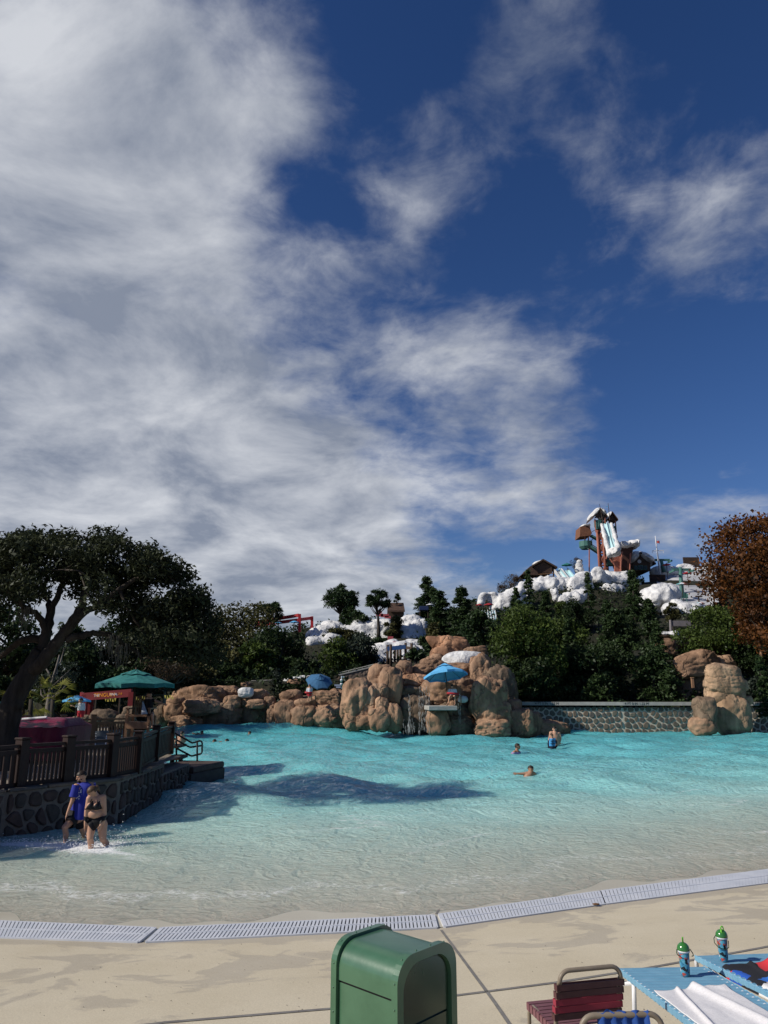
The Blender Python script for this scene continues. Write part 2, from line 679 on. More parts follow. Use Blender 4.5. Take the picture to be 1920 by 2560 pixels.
LEAF = {
    'oak': leaf_mat('oak_leaves', (.016, .021, .010), (.055, .065, .032), .15),
    'dark': leaf_mat('dark_leaves', (.010, .019, .008), (.038, .062, .020), .2),
    'green': leaf_mat('green_leaves', (.018, .036, .008), (.095, .135, .030), .25),
    'olive': leaf_mat('olive_leaves', (.030, .034, .012), (.115, .110, .042), .25),
    'pine': leaf_mat('pine_needles', (.010, .024, .010), (.048, .078, .026), .1),
    'grey': leaf_mat('grey_needles', (.018, .026, .020), (.060, .078, .056), .1),
    'autumn': leaf_mat('autumn_leaves', (.035, .015, .007), (.19, .072, .018), .3),
    'brown': leaf_mat('brown_twigs', (.040, .027, .016), (.10, .068, .042), .1),
    'palm': leaf_mat('palm_leaves', (.06, .07, .012), (.22, .21, .04), .3),
}


def make_tree(name, label, box, Y, kind, group=None, cat='tree', n=6000, leaf=.3, aspect=.5, clumps=18, shape='round',
              ground=None, seed=0, trunk=.25, squash=.8, bark=None, lean=0.0):
    rng = np.random.default_rng(100 + seed)
    c, r = pxbox(*box, Y)
    r = (r[0] * 1.12, r[1], r[2] * 1.08)
    ry = (r[0] + min(r[0], r[2])) / 2
    zg = ground if ground is not None else terrain(c[0], Y)
    zg = min(zg, c[2] - r[2] + .5 * r[2])
    root = empty(name, (c[0] + lean, Y, zg - .1), label, cat, group)
    base = np.array([c[0] + lean, Y, zg - .1])
    bark = bark or M_BARK
    Ps, tints, axes, limbs = [], [], [], []
    top = c[2] + r[2]
    if shape == 'cone':
        levels = max(7, clumps)
        for i in range(levels):
            f = (i + rng.uniform(-.2, .2)) / levels
            z = (c[2] - r[2]) + 2 * r[2] * f
            rad = (1 - f) ** .75 * (1 if f > .12 else .75) + .04
            nb = max(3, int(7 * (1 - f) + 3))
            for j in range(nb):
                a = rng.uniform(0, 2 * PI)
                rr = rad * rng.uniform(.75, 1.12)
                e = np.array([c[0] + math.cos(a) * rr * r[0], Y + math.sin(a) * rr * ry, z - .05 * r[2] * rng.uniform(.2, 1.4)])
                s = np.array([c[0], Y, z + .03 * r[2]])
                m = max(5, int(n / levels / nb))
                t = rng.uniform(.15, 1, m) ** .8
                sp = .10 * r[0] * (1.2 - .6 * t)
                P = s + (e - s) * t[:, None] + rng.normal(size=(m, 3)) * sp[:, None] * np.array([1, 1, .6])
                Ps.append(P)
                axes.append(np.tile((e - s) / (np.linalg.norm(e - s) + 1e-6), (m, 1)))
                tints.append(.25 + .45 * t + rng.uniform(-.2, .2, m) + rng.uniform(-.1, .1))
                if j % 2 == 0:
                    limbs.append((s, e))
    else:
        for i in range(clumps):
            while True:
                u = rng.uniform(-1, 1, 3)
                if .18 < np.linalg.norm(u) < 1:
                    break
            if i < clumps * .6:
                u = u / np.linalg.norm(u) * rng.uniform(.72, .9)
            if shape == 'pine':
                u[2] = abs(u[2]) * 1.05 - .15 if i > 3 else u[2]
            k = rng.uniform(.16, .40) * (1.0 if shape != 'pine' else .72)
            cr = np.array([r[0] * k * 1.15, ry * k * 1.15, r[2] * k * squash * (1 if shape != 'pine' else .8)])
            cc = np.array([c[0], Y, c[2]]) + u * (np.array([r[0], ry, r[2]]) - cr * .75)
            m = int(n / clumps * rng.uniform(.7, 1.3))
            P, d = shell_points(rng, m, cc, cr, .45 if shape != 'pine' else .2)
            P = P + rng.normal(size=P.shape) * cr.mean() * .13
            Ps.append(P)
            axes.append(d)
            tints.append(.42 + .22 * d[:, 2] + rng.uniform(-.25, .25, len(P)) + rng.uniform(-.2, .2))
            limbs.append((None, cc))
    P = np.concatenate(Ps)
    T = np.concatenate(tints)
    A = np.concatenate(axes)
    V, F = leaf_quads(P, leaf, aspect, rng, A if shape in ('pine', 'cone') else None)
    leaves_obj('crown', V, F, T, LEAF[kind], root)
    # trunk and limbs
    mb = MB()
    zt = c[2] + (r[2] * .85 if shape == 'cone' else r[2] * .35)
    pts, rad = [], []
    for i in range(7):
        f = i / 6
        pts.append((base[0] + (c[0] - base[0]) * f + .12 * r[0] * math.sin(f * 4 + seed) * f * (0 if shape == 'cone' else 1), Y + .05 * math.cos(f * 3 + seed), base[2] + (zt - base[2]) * f))
        rad.append(trunk * (1.25 - f * 1.05) if i else trunk * 1.5)
    mb.tube(pts, rad, 8)
    ml = mb
    for (s, e) in limbs:
        if s is None:
            f = np.clip((e[2] - base[2]) / (zt - base[2] + 1e-6) - .25, .25, .95)
            k = f * 6
            i0 = int(k)
            s = np.array(pts[i0]) + (np.array(pts[min(i0 + 1, 6)]) - np.array(pts[i0])) * (k - i0)
            mid = (s + e) / 2 + rng.normal(size=3) * .06 * r[0] + np.array([0, 0, -.05 * r[2]])
            ml.tube([s, mid, e], [trunk * .42, trunk * .25, trunk * .08], 5)
        else:
            ml.tube([s, e], [trunk * .2, trunk * .06], 4)
    mb.build('trunk', bark, root, smooth=True)
    return root


def body_mesh(shapes, voxel, smooth=5):
    mb = MB()
    for V, F in shapes:
        mb.add(V, F)
    me = mesh_from('tmp', mb.V, mb.F)
    o = bpy.data.objects.new('tmp', me)
    COL.objects.link(o)
    recalc(o)
    md = o.modifiers.new('r', 'REMESH')
    md.mode = 'VOXEL'
    md.voxel_size = voxel
    ms = o.modifiers.new('s', 'SMOOTH')
    ms.factor = .5
    ms.iterations = smooth
    dg = bpy.context.evaluated_depsgraph_get()
    out = bpy.data.meshes.new_from_object(o.evaluated_get(dg))
    bpy.data.objects.remove(o)
    bpy.data.meshes.remove(me)
    n = len(out.vertices)
    V = np.zeros(n * 3)
    out.vertices.foreach_get('co', V)
    N = np.zeros(n * 3)
    out.vertices.foreach_get('normal', N)
    F = [tuple(p.vertices) for p in out.polygons]
    bpy.data.meshes.remove(out)
    return V.reshape(-1, 3), N.reshape(-1, 3), F

# ================================================================== ground levels
# near edge and far edge of the drain channel, from the photograph, on the level z = 0.02
GN = [at_z(*p, .02) for p in ((-500, 2330), (0, 2342), (355, 2357), (1100, 2320), (1500, 2262), (1920, 2207), (2500, 2135))]
GF = [at_z(*p, .02) for p in ((-500, 2290), (0, 2300), (395, 2321), (1090, 2288), (1500, 2228), (1920, 2175), (2500, 2105))]


def interp(P, x):
    return np.interp(x, [p[0] for p in P], [p[1] for p in P])


def deck_z(x, y):
    s = np.maximum(interp(GN, x) - y, 0)
    return .02 + np.where(s < 7.2, .088 * s, .088 * 7.2 + .01 * (s - 7.2))


def floor_z(x, y):
    s = y - interp(GF, x)
    return .02 - np.where(s < 0, 0, np.where(s < 20, .038 * s, .76 + .055 * (s - 20)))


def deck_hit(px, py):
    z = .3
    for _ in range(12):
        p = at_z(px, py, z)
        z = float(deck_z(p[0], p[1]))
    return p


def floor_hit(px, py):
    z = 0.
    for _ in range(12):
        p = at_z(px, py, z)
        z = float(floor_z(p[0], p[1]))
    return p


BASIN = [(-14.5, -14), (-14.5, 10), (-9.4, 17.3), (-7.6, 20.2), (-7.8, 29.5), (-13, 36), (-22, 62), (-20, 66), (-8, 67.5),
         (6, 62), (14, 63), (44, 62.8), (75, 62), (75, -14)]


def in_poly(x, y, poly):
    c = False
    j = len(poly) - 1
    for i in range(len(poly)):
        xi, yi = poly[i]
        xj, yj = poly[j]
        if (yi > y) != (yj > y) and x < (xj - xi) * (y - yi) / (yj - yi) + xi:
            c = not c
        j = i
    return c


HILL = []
for (px, py, Y) in [(560, 1700, 75), (700, 1700, 76), (840, 1690, 76), (640, 1640, 95), (760, 1600, 105), (820, 1585, 108), (930, 1590, 106), (1000, 1600, 104),
                    (900, 1650, 90), (1000, 1660, 86), (850, 1660, 86), (820, 1562, 116), (930, 1548, 118), (1040, 1552, 118),
                    (1120, 1560, 112), (1120, 1640, 84), (1220, 1535, 116), (1240, 1500, 128), (1330, 1470, 132), (1400, 1460, 134),
                    (1320, 1640, 84), (1320, 1560, 104), (1500, 1475, 134), (1560, 1460, 140), (1640, 1455, 140), (1500, 1560, 106), (1500, 1640, 86),
                    (1650, 1540, 112), (1700, 1530, 114), (1700, 1440, 146), (1800, 1440, 148), (1900, 1480, 140), (1650, 1620, 86),
                    (1800, 1600, 92), (1950, 1600, 92), (2200, 1500, 140), (2300, 1640, 90)]:
    HILL.append(at_y(px, py, Y))
for X in range(-240, 300, 20):
    HILL.append((X, 66, 1.7))
    HILL.append((X, 40, 1.5))
    HILL.append((X, 230, 3))
    HILL.append((X, 420, 2))
for Y in range(70, 230, 20):
    for X in (-55, -75, -100, -160, 140, 170, 220):
        HILL.append((X, Y, 2.0 if X < 0 else 4.0))
HILL += [(-40, 75, 1.6), (-40, 95, 2.2), (-30, 80, 1.8), (-28, 100, 3.0), (-35, 130, 3)]
HILL = np.array(HILL)


def terrain(x, y):
    d2 = (HILL[:, 0] - x) ** 2 + (HILL[:, 1] - y) ** 2 + 4.0
    w = d2 ** -1.6
    return float((w * HILL[:, 2]).sum() / w.sum())


def build_ground():
    xs = np.unique(np.concatenate([np.linspace(-900, -90, 18), np.arange(-90, 110, 2.0), np.linspace(110, 900, 18)]))
    ys = np.unique(np.concatenate([np.linspace(-900, -20, 12), np.arange(-20, 170, 2.0), np.linspace(170, 1400, 22)]))
    V = []
    for y in ys:
        for x in xs:
            if in_poly(x, y, BASIN):
                z = -4.0
            elif y < 62 and x < 0:
                z = .6
            elif y < 62:
                z = 1.0
            else:
                z = terrain(x, y) + .25 * mnoise.noise(Vector((x * .15, y * .15, 0)))
            V.append((x, y, z))
    nx = len(xs)
    F = np.array([[j * nx + i, j * nx + i + 1, (j + 1) * nx + i + 1, (j + 1) * nx + i] for j in range(len(ys) - 1) for i in range(nx - 1)])
    m = mat('ground_cover', (.010, .014, .006), .95, (.028, .026, .014), .6, bump=.8, bscale=3, dist=.2)
    obj('ground', V, F, m, origin=(0, 0, 0), smooth=True, kind='structure')


build_ground()


# ------------------------------------------------------------------ deck, pool floor
def deck_mat():
    m = bpy.data.materials.new('beige_deck')
    m.use_nodes = True
    nt, p, out = nodes_of(m)
    p.inputs['Specular IOR Level'].default_value = .25
    g = nt.nodes.new('ShaderNodeNewGeometry')

    def nz(sc, det, rough=.6, st=(1, 1, 1), dist=0.):
        mp = nt.nodes.new('ShaderNodeMapping')
        mp.inputs['Scale'].default_value = st
        nt.links.new(g.outputs['Position'], mp.inputs[0])
        n = nt.nodes.new('ShaderNodeTexNoise')
        n.inputs['Scale'].default_value = sc
        n.inputs['Detail'].default_value = det
        n.inputs['Roughness'].default_value = rough
        n.inputs['Distortion'].default_value = dist
        nt.links.new(mp.outputs[0], n.inputs['Vector'])
        return n.outputs['Fac']

    r = nt.nodes.new('ShaderNodeValToRGB')
    r.color_ramp.elements[0].position, r.color_ramp.elements[1].position = .3, .7
    r.color_ramp.elements[0].color, r.color_ramp.elements[1].color = (.53, .465, .335, 1), (.60, .535, .40, 1)
    nt.links.new(nz(.9, 7), r.inputs[0])
    # wet marks: splashes tracked up from the pool
    at = nt.nodes.new('ShaderNodeAttribute')
    at.attribute_name = 'wet'
    ad = nt.nodes.new('ShaderNodeMath')
    ad.operation = 'ADD'
    nt.links.new(at.outputs['Fac'], ad.inputs[0])
    nt.links.new(nz(1.3, 8, .62, (.75, 1.1, 1), .9), ad.inputs[1])
    mr = nt.nodes.new('ShaderNodeMapRange')
    mr.inputs['From Min'].default_value, mr.inputs['From Max'].default_value = .615, .65
    nt.links.new(ad.outputs[0], mr.inputs['Value'])
    mx = nt.nodes.new('ShaderNodeMix')
    mx.data_type = 'RGBA'
    mx.blend_type = 'MULTIPLY'
    nt.links.new(mr.outputs[0], mx.inputs[0])
    nt.links.new(r.outputs[0], mx.inputs[6])
    mx.inputs[7].default_value = (.85, .85, .875, 1)
    # fine speckle of the grit finish
    sp = nt.nodes.new('ShaderNodeMapRange')
    sp.inputs['From Min'].default_value, sp.inputs['From Max'].default_value = .30, .70
    sp.inputs['To Min'].default_value, sp.inputs['To Max'].default_value = .88, 1.08
    nt.links.new(nz(70, 3), sp.inputs['Value'])
    mx2 = nt.nodes.new('ShaderNodeMix')
    mx2.data_type = 'RGBA'
    mx2.blend_type = 'MULTIPLY'
    mx2.inputs[0].default_value = 1
    nt.links.new(mx.outputs[2], mx2.inputs[6])
    nt.links.new(sp.outputs[0], mx2.inputs[7])
    nt.links.new(mx2.outputs[2], p.inputs['Base Color'])
    rr = nt.nodes.new('ShaderNodeMapRange')
    rr.inputs['To Min'].default_value, rr.inputs['To Max'].default_value = .85, .5
    nt.links.new(mr.outputs[0], rr.inputs['Value'])
    nt.links.new(rr.outputs[0], p.inputs['Roughness'])
    b = nt.nodes.new('ShaderNodeBump')
    b.inputs['Strength'].default_value = .25
    b.inputs['Distance'].default_value = .01
    nt.links.new(nz(45, 5), b.inputs['Height'])
    nt.links.new(b.outputs[0], p.inputs['Normal'])
    return m


def build_deck():
    us = np.linspace(-15, 24, 130)
    n = 60
    V, wet = [], []
    for k in range(n + 1):
        for x in us:
            yg = interp(GN, x)
            y = yg - (yg + 14) * (k / n) ** 1.6
            V.append((x, y, float(deck_z(x, y))))
            s = yg - y
            wet.append(max(.12 * math.exp(-((s - 1.0) / 2.0) ** 2), .30 * math.exp(-(s / .42) ** 2) if s < 1.2 else 0) - .05 * min(s / 6, 1))
    nx = len(us)
    F = np.array([[j * nx + i + 1, j * nx + i, (j + 1) * nx + i, (j + 1) * nx + i + 1] for j in range(n) for i in range(nx - 1)])
    o = obj('pool_deck', V, F, deck_mat(), origin=(0, 0, 0), smooth=True, kind='structure')
    a = o.data.attributes.new('wet', 'FLOAT', 'POINT')
    a.data.foreach_set('value', np.array(wet, dtype=np.float32))
    return o


deck = build_deck()
M_JOINT = mat('joint_sealant', (.16, .15, .14), .8, (.22, .21, .19), 8)


def ribbon(pts, w, hit_z, lift):
    """a strip laid over the surface z = hit_z(x, y)"""
    P = [np.array(p[:2], dtype=float) for p in pts]
    Q = []
    for i in range(len(P) - 1):
        L = np.linalg.norm(P[i + 1] - P[i])
        k = max(2, int(L / .25))
        for j in range(k):
            Q.append(P[i] + (P[i + 1] - P[i]) * j / k)
    Q.append(P[-1])
    V, F = [], []
    for i, q in enumerate(Q):
        t = Q[min(i + 1, len(Q) - 1)] - Q[max(i - 1, 0)]
        t = t / np.linalg.norm(t)
        nn = np.array([-t[1], t[0]])
        for s in (-1, 1):
            a = q + nn * s * w / 2
            V.append((a[0], a[1], float(hit_z(a[0], a[1])) + lift))
        if i:
            F.append((2 * i - 2, 2 * i - 1, 2 * i + 1, 2 * i))
    return V, F


for pts, w in (([(1103, 2326), (1165, 2410), (1235, 2505), (1300, 2600)], .035),
               ([(200, 2585), (411, 2557), (834, 2522), (1160, 2487), (1390, 2457), (1600, 2424), (1850, 2380), (2000, 2352)], .055)):
    V, F = ribbon([deck_hit(*p) for p in pts], w, deck_z, .005)
    obj('expansion_joint', V, F, M_JOINT, deck)


def build_floor():
    us = np.linspace(-30, 62, 150)
    n = 90
    V = []
    for k in range(n + 1):
        for x in us:
            yf = interp(GN, x) + .01
            y = yf + (82 - yf) * (k / n) ** 1.7
            V.append((x, y, float(floor_z(x, y)) - .0))
    nx = len(us)
    F = np.array([[j * nx + i, j * nx + i + 1, (j + 1) * nx + i + 1, (j + 1) * nx + i] for j in range(n) for i in range(nx - 1)])
    m = mat('pool_floor', (.45, .42, .335), .32, (.52, .49, .395), .8, bump=.2, bscale=40)
    return obj('pool_floor', V, F, m, origin=(0, 0, 0), smooth=True, kind='structure')


pool_floor = build_floor()
for pts in ([(-200, 2260), (200, 2268), (480, 2277), (900, 2256), (1230, 2225), (1500, 2190), (1920, 2136), (2200, 2100)],
            [(1090, 2286), (1105, 2262), (1180, 2225), (1290, 2175)], [(210, 2150), (290, 2168), (370, 2180)], [(700, 2225), (780, 2255)]):
    V, F = ribbon([floor_hit(*p) for p in pts], .03, floor_z, .005)
    obj('floor_joint', V, F, M_JOINT, pool_floor)


# ------------------------------------------------------------------ water
WATER_FAR = 84.0


def water_height(x, y, depth):
    fade = np.clip(depth / .6, 0, 1) ** 1.25
    rr = np.sqrt((x - 4) ** 2 + (y - 95) ** 2)
    z = .05 * fade * np.sin(rr * 1.15 + .5 * np.sin(x * .21)) + .035 * fade * np.sin(rr * 2.3 + .8 * np.sin(x * .33) + 1.3)
    rng = np.random.default_rng(5)
    for k in range(22):
        lam = .45 * 1.16 ** k
        a = rng.normal(PI / 2, .75)
        ph = rng.uniform(0, 6.28)
        z = z + fade * .013 * lam ** .75 * np.sin((x * math.cos(a) + y * math.sin(a)) * 2 * PI / lam + ph + .6 * np.sin(x * .7 + y * .4 + k))
    # the swell that has just left the wave chamber
    for (cx, cy, sx, sy, A) in ((-10.5, 63.5, 6.5, 3.2, .62), (1.0, 60.5, 3.0, 2.0, .22), (-6.0, 24.0, 2.6, 1.1, .13), (-8, 40, 9, 2.2, .16), (9, 42, 12, 1.8, .08)):
        z = z + A * np.exp(-((x - cx) / sx) ** 2 - ((y - cy) / sy) ** 2)
    return z


def water_mat():
    m = bpy.data.materials.new('pool_water')
    m.use_nodes = True
    nt = m.node_tree
    nt.nodes.remove(nt.nodes['Principled BSDF'])
    out = nt.nodes['Material Output']
    g = nt.nodes.new('ShaderNodeNewGeometry')
    at = nt.nodes.new('ShaderNodeAttribute')
    at.attribute_name = 'depth'

    def nz(sc, det, st=(1, 1, 1), dist=0., rough=.55):
        mp = nt.nodes.new('ShaderNodeMapping')
        mp.inputs['Scale'].default_value = st
        nt.links.new(g.outputs['Position'], mp.inputs[0])
        n = nt.nodes.new('ShaderNodeTexNoise')
        n.inputs['Scale'].default_value = sc
        n.inputs['Detail'].default_value = det
        n.inputs['Roughness'].default_value = rough
        n.inputs['Distortion'].default_value = dist
        nt.links.new(mp.outputs[0], n.inputs['Vector'])
        return n.outputs['Fac']

    def mth(op, a, b=None, clamp=False):
        n = nt.nodes.new('ShaderNodeMath')
        n.operation = op
        n.use_clamp = clamp
        for i, v in enumerate((a, b)):
            if v is None:
                continue
            if isinstance(v, (int, float)):
                n.inputs[i].default_value = v
            else:
                nt.links.new(v, n.inputs[i])
        return n.outputs[0]

    d = at.outputs['Fac']
    ramp = nt.nodes.new('ShaderNodeValToRGB')
    cr = ramp.color_ramp
    cr.elements[0].position, cr.elements[1].position = 0, 1
    cr.elements[0].color, cr.elements[1].color = (.72, .73, .62, 1), (.085, .41, .46, 1)
    for pos, c in ((.045, (.60, .69, .60)), (.11, (.45, .64, .58)), (.22, (.25, .56, .55)), (.42, (.15, .48, .51))):
        e = cr.elements.new(pos)
        e.color = (*c, 1)
    nt.links.new(mth('DIVIDE', d, 2.05), ramp.inputs[0])
    rip = nz(1.7, 5, (1.3, 1.0, 1), .8)
    rip2 = nz(6.5, 4, (1.1, 1.0, 1), .6)
    net = mth('SUBTRACT', 1.0, mth('ABSOLUTE', mth('SUBTRACT', mth('MULTIPLY', nz(1.15, 2, (1.3, 1.0, 1), 1.2), 2.0), 1.0)))
    net2 = mth('SUBTRACT', 1.0, mth('ABSOLUTE', mth('SUBTRACT', mth('MULTIPLY', nz(2.9, 2, (1.2, 1.0, 1), 1.2), 2.0), 1.0)))
    h = mth('ADD', mth('ADD', mth('MULTIPLY', rip, .5), mth('MULTIPLY', rip2, .28)), mth('ADD', mth('MULTIPLY', net, .75), mth('MULTIPLY', net2, .36)))
    bump = nt.nodes.new('ShaderNodeBump')
    bump.inputs['Strength'].default_value = 1.0
    bump.inputs['Distance'].default_value = .22
    nt.links.new(h, bump.inputs['Height'])
    sh = nt.nodes.new('ShaderNodeMapRange')
    sh.inputs['From Min'].default_value, sh.inputs['From Max'].default_value = 0, .5
    sh.inputs['To Min'].default_value, sh.inputs['To Max'].default_value = .5, 1
    nt.links.new(d, sh.inputs['Value'])
    calm = nt.nodes.new('ShaderNodeMapRange')      # gusty and calm patches
    calm.inputs['From Min'].default_value, calm.inputs['From Max'].default_value = .38, .62
    calm.inputs['To Min'].default_value, calm.inputs['To Max'].default_value = .55, 1.0
    nt.links.new(nz(.16, 3), calm.inputs['Value'])
    nt.links.new(mth('MULTIPLY', sh.outputs[0], calm.outputs[0]), bump.inputs['Strength'])
    body = nt.nodes.new('ShaderNodeBsdfDiffuse')
    nt.links.new(ramp.outputs[0], body.inputs['Color'])
    soft = nt.nodes.new('ShaderNodeBump')
    soft.inputs['Strength'].default_value = .8
    soft.inputs['Distance'].default_value = .10
    nt.links.new(h, soft.inputs['Height'])
    nt.links.new(soft.outputs[0], body.inputs['Normal'])
    sss = nt.nodes.new('ShaderNodeSubsurfaceScattering')
    sss.falloff = 'BURLEY'
    sss.inputs['Scale'].default_value = 1.0
    sss.inputs['Radius'].default_value = (.8, 1.6, 1.8)
    nt.links.new(ramp.outputs[0], sss.inputs['Color'])
    nt.links.new(soft.outputs[0], sss.inputs['Normal'])
    mb_ = nt.nodes.new('ShaderNodeMixShader')        # light scattered sideways in the milky water
    mb_.inputs[0].default_value = .6
    nt.links.new(body.outputs[0], mb_.inputs[1])
    nt.links.new(sss.outputs[0], mb_.inputs[2])
    tr = nt.nodes.new('ShaderNodeBsdfTransparent')
    tr.inputs['Color'].default_value = (.96, .985, .97, 1)
    see = nt.nodes.new('ShaderNodeMapRange')       # how much of the bottom shows through
    see.inputs['From Min'].default_value, see.inputs['From Max'].default_value = .0, .30
    see.inputs['To Min'].default_value, see.inputs['To Max'].default_value = .42, .97
    nt.links.new(d, see.inputs['Value'])
    mx = nt.nodes.new('ShaderNodeMixShader')
    nt.links.new(see.outputs[0], mx.inputs[0])
    nt.links.new(tr.outputs[0], mx.inputs[1])
    nt.links.new(mb_.outputs[0], mx.inputs[2])
    gl = nt.nodes.new('ShaderNodeBsdfGlossy')
    gl.inputs['Roughness'].default_value = .07
    nt.links.new(bump.outputs[0], gl.inputs['Normal'])
    fr = nt.nodes.new('ShaderNodeFresnel')
    fr.inputs['IOR'].default_value = 1.33
    nt.links.new(bump.outputs[0], fr.inputs['Normal'])
    mx2 = nt.nodes.new('ShaderNodeMixShader')
    sf = nt.nodes.new('ShaderNodeMapRange')
    sf.inputs['From Min'].default_value, sf.inputs['From Max'].default_value = 0, .6
    sf.inputs['To Min'].default_value, sf.inputs['To Max'].default_value = .42, .95
    nt.links.new(d, sf.inputs['Value'])
    nt.links.new(mth('MULTIPLY', fr.outputs[0], sf.outputs[0]), mx2.inputs[0])
    nt.links.new(mx.outputs[0], mx2.inputs[1])
    nt.links.new(gl.outputs[0], mx2.inputs[2])
    # foam: bubbles left by the breaking edge
    fo = nt.nodes.new('ShaderNodeAttribute')
    fo.attribute_name = 'foam'
    fn = mth('ADD', mth('MULTIPLY', nz(7, 8, (.8, 1.3, 1), 1.5, .75), 1.0), mth('MULTIPLY', fo.outputs['Fac'], 1.0))
    fm = nt.nodes.new('ShaderNodeMapRange')
    fm.inputs['From Min'].default_value, fm.inputs['From Max'].default_value = .80, 1.05
    nt.links.new(fn, fm.inputs['Value'])
    white = nt.nodes.new('ShaderNodeBsdfDiffuse')
    white.inputs['Color'].default_value = (.80, .82, .82, 1)
    mx3 = nt.nodes.new('ShaderNodeMixShader')
    nt.links.new(fm.outputs[0], mx3.inputs[0])
    nt.links.new(mx2.outputs[0], mx3.inputs[1])
    nt.links.new(white.outputs[0], mx3.inputs[2])
    nt.links.new(mx3.outputs[0], out.inputs['Surface'])
    return m


M_WATER = water_mat()


def build_water():
    ny, nx = 420, 330
    y0 = 9.6
    ys = y0 * (WATER_FAR / y0) ** np.linspace(0, 1, ny)
    us = np.linspace(-.72, .72, nx)
    Y, U = np.meshgrid(ys, us, indexing='ij')
    X = U * Y
    Y2 = Y.copy()
    depth = -np.vectorize(lambda a, b: float(floor_z(a, b)))(X, Y2)
    Z = water_height(X, Y2, depth)
    # thin sheet running up the beach
    edge = .012 + .008 * np.sin(X * 1.1) + .008 * np.sin(X * 2.7 + 1) + .004 * np.sin(X * 6.1)
    Z = Z + np.where(depth < .25, edge * np.clip((.25 - depth) / .25, 0, 1), 0)
    V = np.stack([X, Y2, Z], -1).reshape(-1, 3)
    idx = np.arange(ny * nx).reshape(ny, nx)
    F = np.stack([idx[:-1, :-1], idx[:-1, 1:], idx[1:, 1:], idx[1:, :-1]], -1).reshape(-1, 4)
    keep = ((depth[:-1, :-1] > -.06)).reshape(-1)
    F = F[keep]
    o = obj('pool_water', V, F, M_WATER, origin=(0, 0, 0), smooth=True, kind='structure')
    foam = np.zeros_like(depth)
    # broken edge of the last wave, and the one behind it
    # (px, py, strength, radius)
    dd = Z - np.vectorize(lambda a, b: float(floor_z(a, b)))(X, Y2)
    foam += .34 * np.exp(-((dd - .055) / .022) ** 2) * (1.0 * (X < -1.5) + .85 * (X >= -1.5))
    foam += .36 * np.exp(-((dd - .15 - .03 * np.sin(X * .55)) / .016) ** 2) * (.6 + .4 * np.sin(X * .9))
    foam += .34 * np.exp(-((dd - .30 - .04 * np.sin(X * .45 + 1)) / .018) ** 2) * (.65 + .35 * np.sin(X * .6 + 2)) + .32 * np.exp(-((dd - .46 - .05 * np.sin(X * .35)) / .018) ** 2) * (.5 + .5 * np.sin(X * .5))
    for (px, py, rx, ry, A) in ((150, 2112, 1.5, .45, .40), (235, 2120, .8, .4, .38), (60, 2108, 1.0, .3, .36), (300, 2105, .7, .4, .34), (190, 2135, .9, .25, .28),
                                (1030, 1826, 1.6, 1.5, .6), (1100, 1835, 1.2, .9, .3), (860, 1808, 1.6, .7, .36)):
        p = at_z(px, py, 0)
        foam += .8 * A * np.exp(-((X - p[0]) / rx) ** 2 - ((Y2 - p[1]) / ry) ** 2)
    for nm, arr in (('depth', depth), ('foam', foam)):
        a = o.data.attributes.new(nm, 'FLOAT', 'POINT')
        a.data.foreach_set('value', np.clip(arr, -1, 5).astype(np.float32).ravel())
    return o


build_water()


# ------------------------------------------------------------------ drain gratings
M_GRATE = mat('grate_plastic', (.60, .62, .66), .5, (.50, .53, .58), 2.5, bump=.1)


def grate(label, far, near, nbar):
    """a run of slotted grating between two pairs of corners"""
    f0, f1 = [at_z(*p, .03) for p in far]
    n0, n1 = [at_z(*p, .03) for p in near]
    root = empty('drain_grate', (f0 + n1) / 2, label, 'grate', 'white slotted gratings over the drain channel')
    fr = MB()
    for a, b in ((f0, f1), (n0, n1), (f0, n0), (f1, n1)):
        fr.beam(a + [0, 0, -.012], b + [0, 0, -.012], .035, .05)
    fr.build('frame', M_GRATE, root)
    shade_sheet = MB()
    shade_sheet.add([f0 + [0, 0, -.009], f1 + [0, 0, -.009], n1 + [0, 0, -.009], n0 + [0, 0, -.009]], [(3, 2, 1, 0)])
    shade_sheet.build('channel', mat('drain_shadow', (.03, .032, .035), .9), root)  # dark sheet close under the slats, standing in for shade in the drain
    for k in range(nbar):
        t = (k + .5) / nbar
        a, b = f0 + (f1 - f0) * t, n0 + (n1 - n0) * t
        w = np.linalg.norm(f1 - f0) / nbar * .66
        # halves of a slat meet on a centre rib
        mb = MB()
        mb.beam(a, b, w, .028)
        mb.build('slat', M_GRATE, root)
    rib = MB()
    rib.beam((f0 + n0) / 2 + [0, 0, .004], (f1 + n1) / 2 + [0, 0, .004], .03, .03)
    rib.build('rib', M_GRATE, root)
    return root


grate('slotted white grating ending at the splash edge below the stone wall', ((-420, 2285), (388, 2321)), ((-420, 2331), (345, 2356)), 84)
grate('slotted white grating behind the green litter bin', ((403, 2321), (1084, 2289)), ((366, 2356), (1092, 2320)), 72)
grate('slotted white grating sweeping past the blue loungers along the water', ((1098, 2287), (1500, 2229)), ((1112, 2318), (1512, 2261)), 50)
grate('slotted white grating continuing along the beach towards the far stone wall', ((1503, 2228.5), (2120, 2149)), ((1515, 2260.5), (2120, 2182)), 76)

